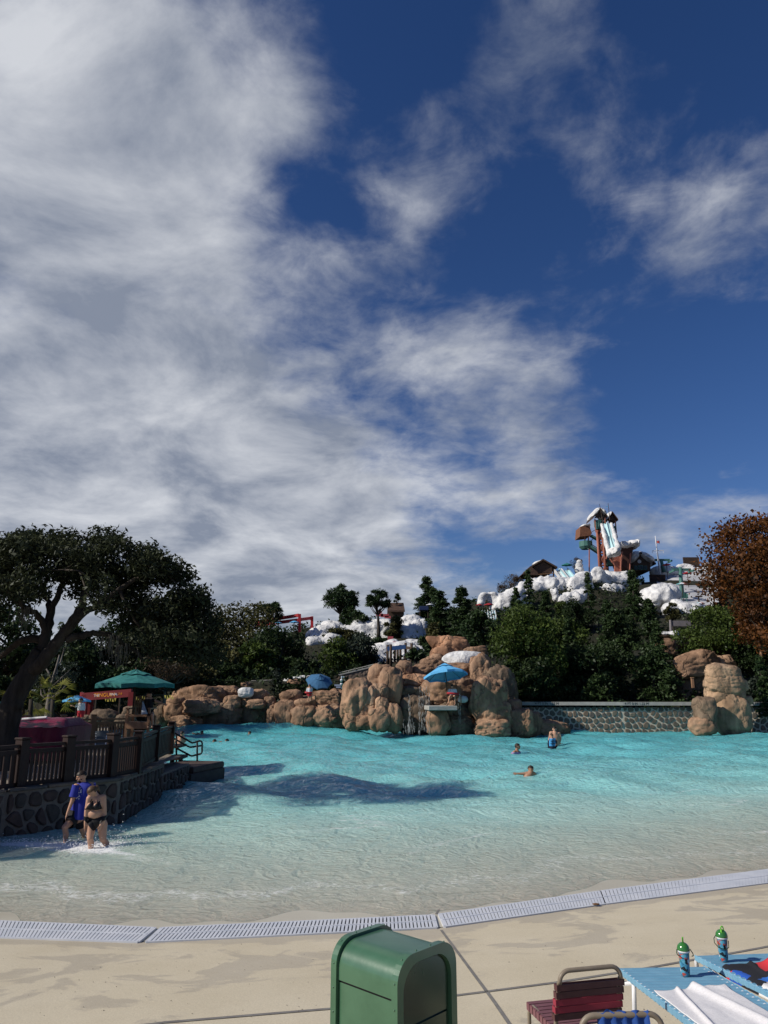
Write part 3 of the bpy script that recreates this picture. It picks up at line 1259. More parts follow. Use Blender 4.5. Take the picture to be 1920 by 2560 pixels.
# ================================================================== stone walls
STONE = [mat('stone_%d' % i, c, .8, tuple(v * 1.5 for v in c), 5, bump=.5) for i, c in enumerate(
    [(.085, .075, .060), (.11, .090, .068), (.075, .070, .062), (.125, .095, .070), (.10, .092, .072)])]
STONE_DK = [mat('stone_dark_%d' % i, c, .75, tuple(v * 1.6 for v in c), 5, bump=.5) for i, c in enumerate(  # dark fieldstone, deepened further to carry the terrace shade in its colour
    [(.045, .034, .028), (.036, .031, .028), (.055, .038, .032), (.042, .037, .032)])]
M_MORTAR = mat('mortar', (.46, .42, .34), .9, (.54, .49, .40), 6, bump=.5)
M_MORTAR_DK = mat('grey_mortar', (.14, .125, .105), .9, (.19, .17, .145), 6, bump=.5)  # mortar darkened along with the stones for the terrace shade


def clip_half(poly, p, n):
    out = []
    m = len(poly)
    for i in range(m):
        a, b = poly[i], poly[(i + 1) % m]
        da, db = np.dot(a - p, n), np.dot(b - p, n)
        if da <= 0:
            out.append(a)
        if da * db < 0:
            out.append(a + (b - a) * (da / (da - db)))
    return out


def voronoi_cells(L, H, size, seed, gap):
    rng = np.random.default_rng(seed)
    pts = []
    rows = max(2, int(round(H / size)))
    cols = max(2, int(round(L / size)))
    for j in range(rows):
        for i in range(cols):
            pts.append(((i + .5 + (.25 if j % 2 else -.25) + rng.uniform(-.36, .36)) * L / cols, (j + .5 + rng.uniform(-.33, .33)) * H / rows))
    pts = np.array(pts)
    cells = []
    for i, p in enumerate(pts):
        poly = [np.array(q, dtype=float) for q in ((gap, gap), (L - gap, gap), (L - gap, H - gap), (gap, H - gap))]
        d = np.linalg.norm(pts - p, axis=1)
        for j in np.argsort(d)[1:18]:
            if d[j] > size * 3.2:
                break
            n = (pts[j] - p) / d[j]
            g = gap * rng.uniform(.6, 1.3)
            poly = clip_half(poly, (p + pts[j]) / 2 - n * g / 2, n)
            if len(poly) < 3:
                break
        if len(poly) < 3:
            continue
        # round the corners once
        m = len(poly)
        q = []
        for k in range(m):
            a, b = poly[k], poly[(k + 1) % m]
            if np.linalg.norm(b - a) < size * .12:
                q.append((a + b) / 2)
                continue
            q.append(a * .76 + b * .24)
            q.append(a * .24 + b * .76)
        cells.append(q)
    return cells


def stone_face(root, a, b, z0, z1, size, gap, mats, seed, proud=.05, outward=1, far=None):
    """lay rounded stones on the vertical face from a to b (ground points)"""
    a, b = np.array(a[:2], dtype=float), np.array(b[:2], dtype=float)
    t = b - a
    L = np.linalg.norm(t)
    t /= L
    nrm = np.array([t[1], -t[0]]) * outward
    rng = np.random.default_rng(seed + 50)
    for cell in voronoi_cells(L, z1 - z0, size, seed, gap):
        c = sum(cell) / len(cell)
        pr = proud * rng.uniform(.7, 1.35)
        V = []
        for (k, d) in ((1.0, -.01), (.97, pr * .55), (.78, pr)):
            for q in cell:
                w = c + (q - c) * k
                xy = a + t * w[0] + nrm * d
                V.append((xy[0], xy[1], z0 + w[1]))
        n = len(cell)
        F = []
        for r in range(2):
            for k in range(n):
                F.append((r * n + k, r * n + (k + 1) % n, (r + 1) * n + (k + 1) % n, (r + 1) * n + k))
        F.append(tuple(2 * n + k for k in range(n)))
        if outward < 0:
            F = [f[::-1] for f in F]
        obj('stone', V, F, mats[int(rng.integers(len(mats)))], root, smooth=False)


# ---- the far wall of the wave pool
WA = at_z(1300, 1830, 0)
WB = at_z(1560, 1831.5, 0)
WC = at_z(1745, 1832, 0)
WD = at_z(1868, 1832, 0)
WE = at_z(1990, 1833, 0)
FAR_TOP = 2.2
far_pts = [WA, WB, WC, WD, WE, at_z(2300, 1842, 0)]


def far_wall(label, pts, size, seed, texts):
    root = empty('stone_wall', (pts[0] + pts[-1]) / 2 * [1, 1, 0], label, 'wall', 'stone walls along the far side of the wave pool')
    for i in range(len(pts) - 1):
        a, b = pts[i][:2], pts[i + 1][:2]
        t = (b - a) / np.linalg.norm(b - a)
        n = np.array([-t[1], t[0]])
        a3, b3 = np.array([*(a + n * .35), .45]), np.array([*(b + n * .35), .45])
        MB().beam(a3, b3, .7, 2.9).build('backing', M_MORTAR, root)
        MB().beam([*(a + n * .22 - t * .05), FAR_TOP + .02], [*(b + n * .22 + t * .05), FAR_TOP + .02], 1.0, .26).build('coping', M_CONC, root)
        stone_face(root, a, b, -.15, FAR_TOP - .12, size, .095, STONE, seed + i, proud=.07)
    for (px, s) in texts:
        for i in range(len(pts) - 1):
            p = at_z(px, 1760, FAR_TOP)
            k = (px - 0)
        # find the segment this text sits on
        best = None
        for i in range(len(pts) - 1):
            a, b = pts[i][:2], pts[i + 1][:2]
            for u in np.linspace(0, 1, 60):
                q = a + (b - a) * u
                ax = 960 + FPX * q[0] / (q[1] * CP - 1.0 * SP)
                if best is None or abs(ax - px) < best[0]:
                    best = (abs(ax - px), q, (b - a) / np.linalg.norm(b - a))
        _, q, t = best
        cu = bpy.data.curves.new('depth_marking', 'FONT')
        cu.body = s
        cu.size = .27
        cu.align_x = 'CENTER'
        cu.align_y = 'CENTER'
        cu.extrude = .004
        tmp = bpy.data.objects.new('tmp', cu)
        COL.objects.link(tmp)
        me = bpy.data.meshes.new_from_object(tmp.evaluated_get(bpy.context.evaluated_depsgraph_get()))
        bpy.data.objects.remove(tmp)
        o = bpy.data.objects.new('depth_marking', me)
        me.materials.append(M_BLACK)
        COL.objects.link(o)
        o.parent = root
        n = np.array([t[1], -t[0]])
        w = np.array([*(q + n * .288), FAR_TOP + .02]) - root_loc(root)
        o.location = w
        o.rotation_euler = (R(90), 0, math.atan2(t[1], t[0]))
    return root


far_wall('long rubble stone wall with concrete coping between the brown outcrop and the rock pillar', [WA, WB, WC + (WD - WC) * .35], .46, 3,
         ((1368, '4 FT 0 IN 1.22 M'), (1588, '4 FT 0 IN 1.22 M')))
far_wall('short run of stone wall with coping continuing past the rock pillar', [WD - (WD - WC) * .3, WE, far_pts[-1]], .46, 9,
         ((1910, '4 FT 0 IN 1.22 M'),))

# ---- the terrace wall under the fence
TZ = .95
TA = at_z(-330, 2178, 0)
TB = at_z(0, 2094, 0)
TC = at_z(292, 2050, 0)
TD = at_z(405, 1994, 0)
TE = at_z(470, 1962, 0)
TF = at_z(522, 1947, 0)


def terrace():
    root = empty('terrace_wall', (TB + TC) / 2, 'dark fieldstone retaining wall below the wooden fence', 'wall')
    pts = [TA, TB, TC, TD, TE]
    for i in range(4):
        a, b = pts[i][:2], pts[i + 1][:2]
        t = (b - a) / np.linalg.norm(b - a)
        n = np.array([-t[1], t[0]])
        top = TZ if i < 3 else .72
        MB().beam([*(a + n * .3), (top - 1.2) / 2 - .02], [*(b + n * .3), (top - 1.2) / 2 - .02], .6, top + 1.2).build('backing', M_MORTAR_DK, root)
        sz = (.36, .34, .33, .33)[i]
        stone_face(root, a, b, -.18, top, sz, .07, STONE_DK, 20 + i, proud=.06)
    # flat cap stones along the edge
    rng = np.random.default_rng(4)
    for i in range(3):
        a, b = pts[i][:2], pts[i + 1][:2]
        L = np.linalg.norm(b - a)
        t = (b - a) / L
        n = np.array([-t[1], t[0]])
        k = int(L / .75)
        for j in range(k):
            c = a + t * L * (j + .5) / k + n * .2
            mb = MB()
            mb.box((c[0], c[1], TZ + .02), (L / k * .93, .5 + rng.uniform(-.08, .08), .07 + rng.uniform(-.015, .02)), math.atan2(t[1], t[0]) + rng.uniform(-.05, .05), .02)
            mb.build('capstone', STONE[int(rng.integers(4))], root)
    # the low plinth that carries the hand rail
    mb = MB()
    d = (TF - TE)[:2]
    c = (TF[:2] + TE[:2]) / 2 + np.array([-.55, .55])
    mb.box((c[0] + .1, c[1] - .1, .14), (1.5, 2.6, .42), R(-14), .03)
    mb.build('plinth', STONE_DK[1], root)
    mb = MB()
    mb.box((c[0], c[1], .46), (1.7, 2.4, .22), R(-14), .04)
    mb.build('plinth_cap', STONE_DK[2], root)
    return root


terrace()
# terrace paving behind the wall
tp = [TA, TB, TC, TD, TE]
poly = [(p[0], p[1]) for p in tp]
V = [(p[0] - .3, p[1] + .1, TZ - .03) for p in poly] + [(-13, 36, TZ - .03), (-22, 62, TZ - .03), (-70, 66, TZ - .03), (-70, 6, TZ - .03)]
obj('terrace', V, [tuple(range(len(V)))[::-1]], mat('terrace_paving', (.20, .17, .13), .85, (.29, .25, .20), 1.2, bump=.3, bscale=12), origin=(0, 0, 0), kind='structure')
recalc(bpy.data.objects['terrace'])


# ================================================================== fence
def fence(name, label, pts, posts, z0, h, mats, nb, post=.2, group=None, rails=(.93, .80, .10), cap=True, first=True):
    """posts: list of (segment, u); pts: ground line"""
    P = [np.array(p[:2], dtype=float) for p in pts]
    root = empty(name, (*P[0], z0), label, 'fence', group)
    pos = [P[i] + (P[i + 1] - P[i]) * u for (i, u) in posts]
    for q in pos:
        i = pos.index(q) if False else 0
    for k, q in enumerate(pos):
        d = pos[min(k + 1, len(pos) - 1)] - pos[max(k - 1, 0)]
        rz = math.atan2(d[1], d[0])
        mb = MB()
        mb.box((q[0], q[1], z0 + h * .53), (post, post, h * 1.06), rz, .015)
        p = mb.build('post', mats, root)
        if cap:
            MB().box((q[0], q[1], z0 + h * 1.085), (post * 1.18, post * 1.18, .05), rz, .012).build('post_cap', mats, p)
    rng = np.random.default_rng(2)
    for k in range(len(pos) - 1):
        a, b = pos[k], pos[k + 1]
        t = (b - a) / np.linalg.norm(b - a)
        a2, b2 = a + t * post / 2, b - t * post / 2
        for r in rails:
            MB().beam([*a2, z0 + h * r], [*b2, z0 + h * r], .07 if r < .9 else .12, .09 if r < .9 else .07).build('rail', mats, root)
        n = nb[k] if isinstance(nb, (list, tuple)) else nb
        lo, hi = rails[-1] * h, rails[1] * h
        for j in range(n):
            q = a2 + (b2 - a2) * (j + .5) / n
            mb = MB()
            w = np.linalg.norm(b2 - a2) / n * .64
            mb.box((q[0], q[1], z0 + (lo + hi) / 2), (w, .03, hi - lo - .04), math.atan2(t[1], t[0]))
            mb.build('baluster', mats, root)
    return root


def off(p, q, d):
    t = (q - p)[:2]
    t = t / np.linalg.norm(t)
    return np.array([-t[1], t[0]]) * d


F0 = TA[:2] + off(TA, TB, .28)
F1 = TB[:2] + off(TA, TB, .26)
F2 = TC[:2] + off(TB, TC, .30)
F3 = at_z(342, 1934, TZ)[:2]
F4 = at_z(388, 1903, TZ)[:2]
F5 = at_z(425, 1885, TZ)[:2]
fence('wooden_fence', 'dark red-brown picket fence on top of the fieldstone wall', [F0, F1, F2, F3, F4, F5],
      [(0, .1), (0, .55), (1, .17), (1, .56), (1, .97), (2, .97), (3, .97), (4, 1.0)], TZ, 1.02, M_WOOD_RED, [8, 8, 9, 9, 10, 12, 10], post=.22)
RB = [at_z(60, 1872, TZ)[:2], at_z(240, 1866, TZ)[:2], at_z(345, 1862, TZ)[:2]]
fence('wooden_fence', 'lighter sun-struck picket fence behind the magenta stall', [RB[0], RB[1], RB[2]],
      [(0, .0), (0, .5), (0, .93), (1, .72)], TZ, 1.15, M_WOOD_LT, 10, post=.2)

# a toddlers' pool behind that fence
c = at_z(215, 1852, TZ)
V = [(c[0] - 2.6 + 4.2 * math.cos(a) * (1 + .15 * math.sin(3 * a)), c[1] + 2.4 + 2.6 * math.sin(a), TZ + .006) for a in np.linspace(0, 2 * PI, 40, endpoint=False)]
obj('toddler_pool_water', V, [tuple(range(40))], mat('shallow_pool', (.30, .55, .56), .12, (.40, .62, .62), 1.5, bump=.3, bscale=5, dist=.05), kind='structure')


# ---- hand rail and steps at the end of the fence
def hand_rail():
    Yr = 29.5
    pts = lambda L: [at_y(px, py, Yr) for px, py in L]
    root = empty('hand_rail', at_y(492, 1920, Yr), 'black tubular hand rail going down to the water beside the plinth', 'railing')
    r = .035
    MB().tube(pts([(424, 1826), (432, 1830), (478, 1856), (482, 1857), (500, 1852), (504, 1854), (505.5, 1858), (505, 1880), (503, 1884), (480, 1890), (476, 1889), (442, 1871)]), r, 8).build('rail', M_BLACK, root, smooth=True)
    MB().tube(pts([(426, 1842), (440, 1849), (470, 1866), (476, 1868), (504, 1864)]), r * .9, 8).build('rail', M_BLACK, root, smooth=True)
    MB().tube(pts([(493, 1855), (493, 1919)]), r, 8).build('post', M_BLACK, root, smooth=True)
    MB().tube(pts([(441, 1836), (441, 1905)]), r, 8).build('post', M_BLACK, root, smooth=True)
    root = empty('steps', at_y(430, 1920, Yr + .2), 'dark timber steps behind the black hand rail', 'steps')
    for (x0, y0, x1, y1) in ((424, 1862, 456, 1868), (424, 1889, 459, 1897)):
        c, rr = pxbox(x0, y0, x1, y1, Yr + .5)
        MB().box(c, (rr[0] * 2, 1.3, rr[2] * 2), 0, .01).build('tread', M_WOOD_DK, root)
    c, rr = pxbox(426, 1897, 434, 1925, Yr + .5)
    MB().box(c, (rr[0] * 2, .2, rr[2] * 2)).build('riser', M_WOOD_DK, root)
    c, rr = pxbox(447, 1897, 455, 1925, Yr + .5)
    MB().box(c, (rr[0] * 2, .2, rr[2] * 2)).build('riser', M_WOOD_DK, root)


hand_rail()

# ================================================================== rockwork
_seed = [0]


def boulders(root, lst, Y0, m=None, **kw):
    for e in lst:
        x0, y0, x1, y1 = e[:4]
        dy = e[4] if len(e) > 4 else 0
        mm = e[5] if len(e) > 5 and e[5] is not None else (m or M_ROCK)
        tilt = e[6] if len(e) > 6 else 0
        _seed[0] += 1
        c, r = pxbox(x0, y0, x1, y1, Y0 + dy)
        r = (r[0] * 1.08, max(r[1], .45 * max(r[0], r[2])), r[2] * 1.08)
        V, F = blob(c, r, _seed[0], 5 if (x1 - x0) > 64 else 4, tilt=tilt, **{**dict(amp=.19, power=3.0, freq=1.25, ridge=.30), **kw})
        obj('boulder', V, F, mm, root, smooth=True)


r1 = empty('rock_outcrop', at_z(530, 1825, 0), 'layered brown rock outcrop with a white snow cap at the hand-rail end of the pool', 'rock')
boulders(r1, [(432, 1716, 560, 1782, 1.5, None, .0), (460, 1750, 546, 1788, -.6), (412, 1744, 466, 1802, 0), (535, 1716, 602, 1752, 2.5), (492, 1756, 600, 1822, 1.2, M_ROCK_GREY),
              (580, 1760, 660, 1820, 2.0, M_ROCK_GREY), (560, 1739, 600, 1772, .8), (424, 1788, 506, 1828, -.2), (598, 1727, 668, 1762, 1.5, None, .25),
              (618, 1749, 664, 1771, .3), (659, 1742, 688, 1771, .8), (484, 1713, 522, 1730, 4), (603, 1705, 626, 1722, 5), (386, 1764, 424, 1815, .5, M_ROCK_GREY),
              (560, 1735, 640, 1790, 3.5, M_ROCK_GREY), (395, 1752, 440, 1780, 2.0)], 63.5)
c, r = pxbox(595, 1718, 634, 1745, 64.0)
V, F = blob(c, r, 3, 4, amp=.12)
obj('snow_cap', V, F, M_SNOW, r1, smooth=True)

r2 = empty('rock_ledge', at_z(760, 1815, 0), 'low cracked tan rock ledge where a lifeguard stands under a dark blue umbrella', 'rock')
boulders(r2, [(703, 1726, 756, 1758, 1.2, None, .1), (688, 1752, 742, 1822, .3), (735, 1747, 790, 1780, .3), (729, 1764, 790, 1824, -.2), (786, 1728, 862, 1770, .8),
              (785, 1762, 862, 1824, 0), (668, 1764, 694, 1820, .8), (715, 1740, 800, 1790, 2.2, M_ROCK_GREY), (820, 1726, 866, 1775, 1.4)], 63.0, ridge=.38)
# a second rock behind the lifeguard, with snow on its shoulder
r3 = empty('boulder', at_y(742, 1722, 70), 'brown boulder with snow on its back behind the dark blue umbrella', 'rock')
boulders(r3, [(717, 1697, 766, 1728, 0)], 69.5)
for bx in ((709, 1692, 772, 1716), (745, 1688, 782, 1706)):
    c, r = pxbox(*bx, 71)
    V, F = blob(c, r, 5 + bx[0], 4, amp=.12)
    obj('snow_cap', V, F, M_SNOW, r3, smooth=True)

r4 = empty('waterfall_rock', at_z(1080, 1836, 0), 'tall orange-brown rock outcrop with small waterfalls below the bright blue umbrella', 'rock')
boulders(r4, [(854, 1702, 936, 1818, 0), (921, 1663, 980, 1724, 2.0), (948, 1672, 1006, 1768, .6), (908, 1718, 944, 1786, -.5), (930, 1710, 970, 1756, -.3),
              (939, 1746, 973, 1792, -1.0), (922, 1770, 974, 1828, -1.2), (893, 1788, 932, 1824, -1.0), (966, 1760, 1004, 1830, -1.0), (862, 1778, 902, 1826, -.6),
              (990, 1653, 1030, 1695, 3.0), (1018, 1658, 1112, 1696, 4.0, None, .28), (1002, 1686, 1074, 1725, 2.0, M_ROCK_RED), (1002, 1716, 1056, 1748, .8, M_ROCK_GREY),
              (1058, 1694, 1186, 1768, 1.2), (998, 1740, 1082, 1834, .8, M_ROCK_GREY), (1068, 1772, 1122, 1838, -1.2), (1090, 1758, 1180, 1838, .4, M_ROCK_GREY),
              (1178, 1696, 1262, 1800, -.8, None, -.12), (1196, 1750, 1276, 1822, -1.0), (1188, 1798, 1270, 1846, -1.6), (1262, 1749, 1304, 1786, 0), (1268, 1774, 1336, 1845, -.6),
              (1176, 1640, 1226, 1720, 3.0), (1162, 1617, 1218, 1645, 6.0, None, .1), (1098, 1660, 1190, 1705, 4.0), (1150, 1700, 1200, 1760, 1.5),
              (1296, 1776, 1352, 1844, .6), (1330, 1802, 1420, 1842, .8, None, -.12), (960, 1690, 1010, 1780, 2.0, M_ROCK_GREY), (1115, 1790, 1190, 1842, -.4, M_ROCK_GREY),
              (1200, 1670, 1290, 1790, 3.0, M_ROCK_GREY), (1120, 1752, 1150, 1772, -.6), (1130, 1688, 1165, 1712, 1.0)], 57.0)
for bx, yy in (((1103, 1628, 1220, 1672), 62.5), ((1144, 1740, 1170, 1757), 55.8)):
    c, r = pxbox(*bx, yy)
    V, F = blob(c, r, 11 + bx[0], 4, amp=.08, power=2.4)
    obj('snow_cap', V, F, M_SNOW, r4, smooth=True)
# ledge slab under the lifeguard
c, r = pxbox(1066, 1764, 1136, 1775, 55.6)
MB().box(c, (r[0] * 2, 2.2, r[2] * 2), R(6), .03).build('ledge_slab', M_CONC, r4)
# falling water
M_FALL = mat('falling_water', (.36, .36, .35), .3, (.50, .51, .51), 14, stretch=(3, 3, .5))
rng = np.random.default_rng(12)
for (x0, x1, y0, y1, n) in ((1020, 1026, 1733, 1826, 60), (1046, 1074, 1712, 1828, 150), (1006, 1040, 1795, 1828, 40), (1145, 1152, 1756, 1800, 24)):
    mb = MB()
    for k in range(n):
        px = rng.uniform(x0, x1)
        py = y0 + (y1 - y0) * rng.uniform(0, 1) ** .9
        p = at_y(px, py, 55.3 + rng.uniform(-.3, .2))
        L = rng.uniform(.08, .4)
        mb.tube([p, p + [rng.normal() * .012, -.02, -L]], [rng.uniform(.005, .011), .003], 4)
    mb.build('waterfall', M_FALL, r4, kind='stuff')

# the snouted rock above the falls
r5 = empty('bear_rock', at_y(1110, 1690, 62), 'orange rock with an upturned pointed snout above the waterfall', 'rock')
boulders(r5, [(1090, 1592, 1172, 1650, 0, M_ROCK_RED, -.1), (1078, 1612, 1140, 1676, -.4, M_ROCK_RED, .45), (1054, 1640, 1110, 1688, -1.0, None, .35), (1120, 1605, 1176, 1660, .8, M_ROCK_RED)], 65, ridge=.35)
c = at_y(1096, 1608, 65)
pts = [at_y(1066, 1593, 64.6), at_y(1074, 1598, 64.7), at_y(1088, 1606, 64.8), at_y(1105, 1614, 65), at_y(1125, 1618, 65.2)]
mb = MB()
mb.tube(pts, [.12, .33, .55, .85, 1.0], 16)
o = mb.build('snout', M_ROCK_RED, r5, smooth=True)

r6 = empty('rock_pillar', at_z(1815, 1832, 0), 'tall pale tan rock pillar with a jutting head interrupting the far stone wall', 'rock')
boulders(r6, [(1768, 1660, 1846, 1706, 0, None, -.12), (1767, 1684, 1856, 1738, 0, None, -.14), (1768, 1708, 1856, 1768, .2), (1786, 1738, 1868, 1838, 0),
              (1852, 1740, 1880, 1762, .3), (1840, 1700, 1868, 1728, .4)], 58.5, m=M_ROCK_PALE, ridge=.30, amp=.12)
r7 = empty('boulder', at_z(1755, 1832, 0), 'darker split boulder leaning against the left side of the tan rock pillar', 'rock')
boulders(r7, [(1727, 1792, 1788, 1838, -.6), (1736, 1742, 1788, 1810, -.4, M_ROCK_GREY, .1)], 57.6, m=M_ROCK)
r8 = empty('cave_rock', at_y(1740, 1760, 66), 'shaded brown rock overhang among the trees behind the pillar', 'rock')
boulders(r8, [(1690, 1630, 1790, 1690, 0, None, .25), (1755, 1640, 1830, 1700, 1), (1690, 1680, 1770, 1770, 1, M_ROCK_GREY), (1770, 1665, 1850, 1720, 2), (1640, 1583, 1730, 1625, 12), (1635, 1600, 1690, 1640, 10)], 66)
r9 = empty('boulder', at_y(225, 1815, 40), 'grey-brown boulders in the shade behind the rear picket fence', 'rock')
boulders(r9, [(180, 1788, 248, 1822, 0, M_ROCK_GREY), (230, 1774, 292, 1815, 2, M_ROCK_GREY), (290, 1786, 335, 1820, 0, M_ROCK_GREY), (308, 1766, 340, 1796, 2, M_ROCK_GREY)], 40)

# ================================================================== snow on the mountain
SNOW = [
    ('smooth rounded snow mound left of the ridge pines', [(799, 1553, 880, 1600, 0), (769, 1576, 815, 1600, -2), (770, 1586, 850, 1618, -5)], 105),
    ('patchy snow bank running down between the pines', [(888, 1539, 928, 1556, 6), (905, 1548, 980, 1604, 0), (870, 1580, 930, 1606, -4), (930, 1590, 990, 1620, -5), (852, 1560, 910, 1590, -1), (980, 1566, 1010, 1600, -2)], 106),
    ('stepped snow slope with a toboggan run below the wooden hut', [(1000, 1541, 1066, 1580, 4), (1004, 1558, 1046, 1600, 0), (990, 1586, 1056, 1618, -4), (970, 1600, 1010, 1640, -8)], 106),
    ('broad snow terrace behind the wooden bridge frame', [(928, 1612, 1000, 1650, 0), (980, 1615, 1050, 1645, -1), (1030, 1612, 1084, 1650, -1), (934, 1632, 1066, 1684, -4), (900, 1630, 960, 1680, 0), (1000, 1598, 1066, 1632, 2), (950, 1598, 1004, 1628, 1)], 90),
    ('white snow cliff with a curled overhang beside the red umbrellas', [(1195, 1479, 1212, 1512, 0), (1196, 1478, 1245, 1498, .5), (1232, 1483, 1310, 1534, 1), (1292, 1452, 1328, 1500, 2), (1280, 1470, 1320, 1520, 2), (1265, 1472, 1294, 1488, 3), (1225, 1500, 1250, 1530, 2)], 118),
    ('snow drift under the brown chalet', [(1348, 1438, 1376, 1462, 2), (1310, 1445, 1350, 1480, 3), (1376, 1468, 1398, 1500, -8), (1370, 1440, 1425, 1475, 0), (1325, 1455, 1372, 1490, -2)], 130),
    ('bright snow heap at the foot of the short blue slide', [(1418, 1446, 1460, 1478, 0), (1396, 1480, 1452, 1512, -8), (1440, 1430, 1480, 1460, 0), (1430, 1470, 1475, 1500, -6)], 130),
    ('snow ground below the slide tower', [(1478, 1420, 1512, 1450, -6), (1470, 1436, 1560, 1466, -4), (1500, 1458, 1560, 1490, -10), (1550, 1440, 1600, 1470, -4)], 138),
    ('small snow patch among the trees halfway down the hill', [(1409, 1564, 1462, 1588, 0)], 100),
    ('thin strip of snow between dark trees above the pool', [(1586, 1578, 1624, 1594, 0)], 100),
    ('snow lip over the brown rock below the grey board sign', [(1634, 1578, 1698, 1592, 0)], 77),
    ('rounded snow buttress left of the chairlift pylon', [(1616, 1461, 1690, 1502, 0), (1622, 1485, 1668, 1525, -1), (1600, 1470, 1640, 1510, 1)], 118),
    ('jagged snow ridge in front of the chairlift slope', [(1655, 1504, 1712, 1545, 0), (1690, 1514, 1765, 1540, 1), (1660, 1528, 1690, 1560, -1)], 112),
    ('snow drift beside the flagpole', [(1634, 1416, 1698, 1442, 0), (1690, 1409, 1726, 1430, 2), (1722, 1417, 1760, 1448, 1), (1760, 1405, 1800, 1430, 3)], 146),
]
for k, (label, lst, Y) in enumerate(SNOW):
    c0 = at_y((lst[0][0] + lst[0][2]) / 2, lst[0][3], Y)
    shapes = []
    for j, e in enumerate(lst):
        c, r = pxbox(*e[:4], Y + e[4])
        c = c + [0, 0, -.25 * r[2]]
        shapes.append(blob(c, (r[0] * 1.25, max(r[1], .8 * max(r[0], r[2])), r[2] * 1.30), 31 + k * 7 + j, 3, amp=.12, power=2.6, freq=1.3))
    if k not in (4, 13) and len(lst) > 1:
        bb = (min(e[0] for e in lst), min(e[1] for e in lst) + 6, max(e[2] for e in lst), max(e[3] for e in lst))
        c, r = pxbox(*bb, Y - 1.5)
        shapes.append(blob(c, (r[0] * .97, 3.0, r[2] * .95), 90 + k, 3, amp=.12, power=2.4, freq=1.5))
    # one continuous drift, faceted like the moulded snow of the photograph
    V, N, F = body_mesh(shapes, .34, 14)
    D = []
    for v in V:
        q = Vector(v) * .42
        d = .55 * mnoise.noise(q) + .22 * mnoise.noise(q * 2.2) + .06 * mnoise.noise(q * 5.1)
        g = mnoise.noise(Vector((v[0] * .55, v[1] * .55, v[2] * .16)) + Vector((3, 3, 3)))
        D.append(d - .35 * math.exp(-(g / .12) ** 2))
    V = V + N * np.array(D)[:, None]
    obj('snow_bank', V, F, M_SNOW, smooth=True, label=label, cat='snow')
# the long grey piste
P0 = [at_y(1640, 1440, 146), at_y(1740, 1425, 150), at_y(1790, 1430, 150)]
P1 = [at_y(1650, 1530, 117), at_y(1745, 1532, 117), at_y(1800, 1530, 117)]
n = 24
V, F = [], []
for i in range(n + 1):
    f = i / n
    L = [a + (b - a) * f for a, b in zip(P0, P1)]
    for j in range(n + 1):
        g = j / n * 2
        p = L[0] + (L[1] - L[0]) * g if g < 1 else L[1] + (L[2] - L[1]) * (g - 1)
        V.append(p + np.array([0, 0, .5 * mnoise.noise(Vector((p[0] * .2, p[1] * .2, 1))) + 1.2 * math.sin(PI * f) + (1.5 if g > 1.7 else 0)]))
for i in range(n):
    for j in range(n):
        F.append((i * (n + 1) + j, (i + 1) * (n + 1) + j, (i + 1) * (n + 1) + j + 1, i * (n + 1) + j + 1))
obj('ski_slope', V, F, M_SNOW_GREY, smooth=True, kind='structure')

# ================================================================== trees
def T(*a, **k):
    _seed[0] += 1
    return make_tree(*a, seed=_seed[0], **k)


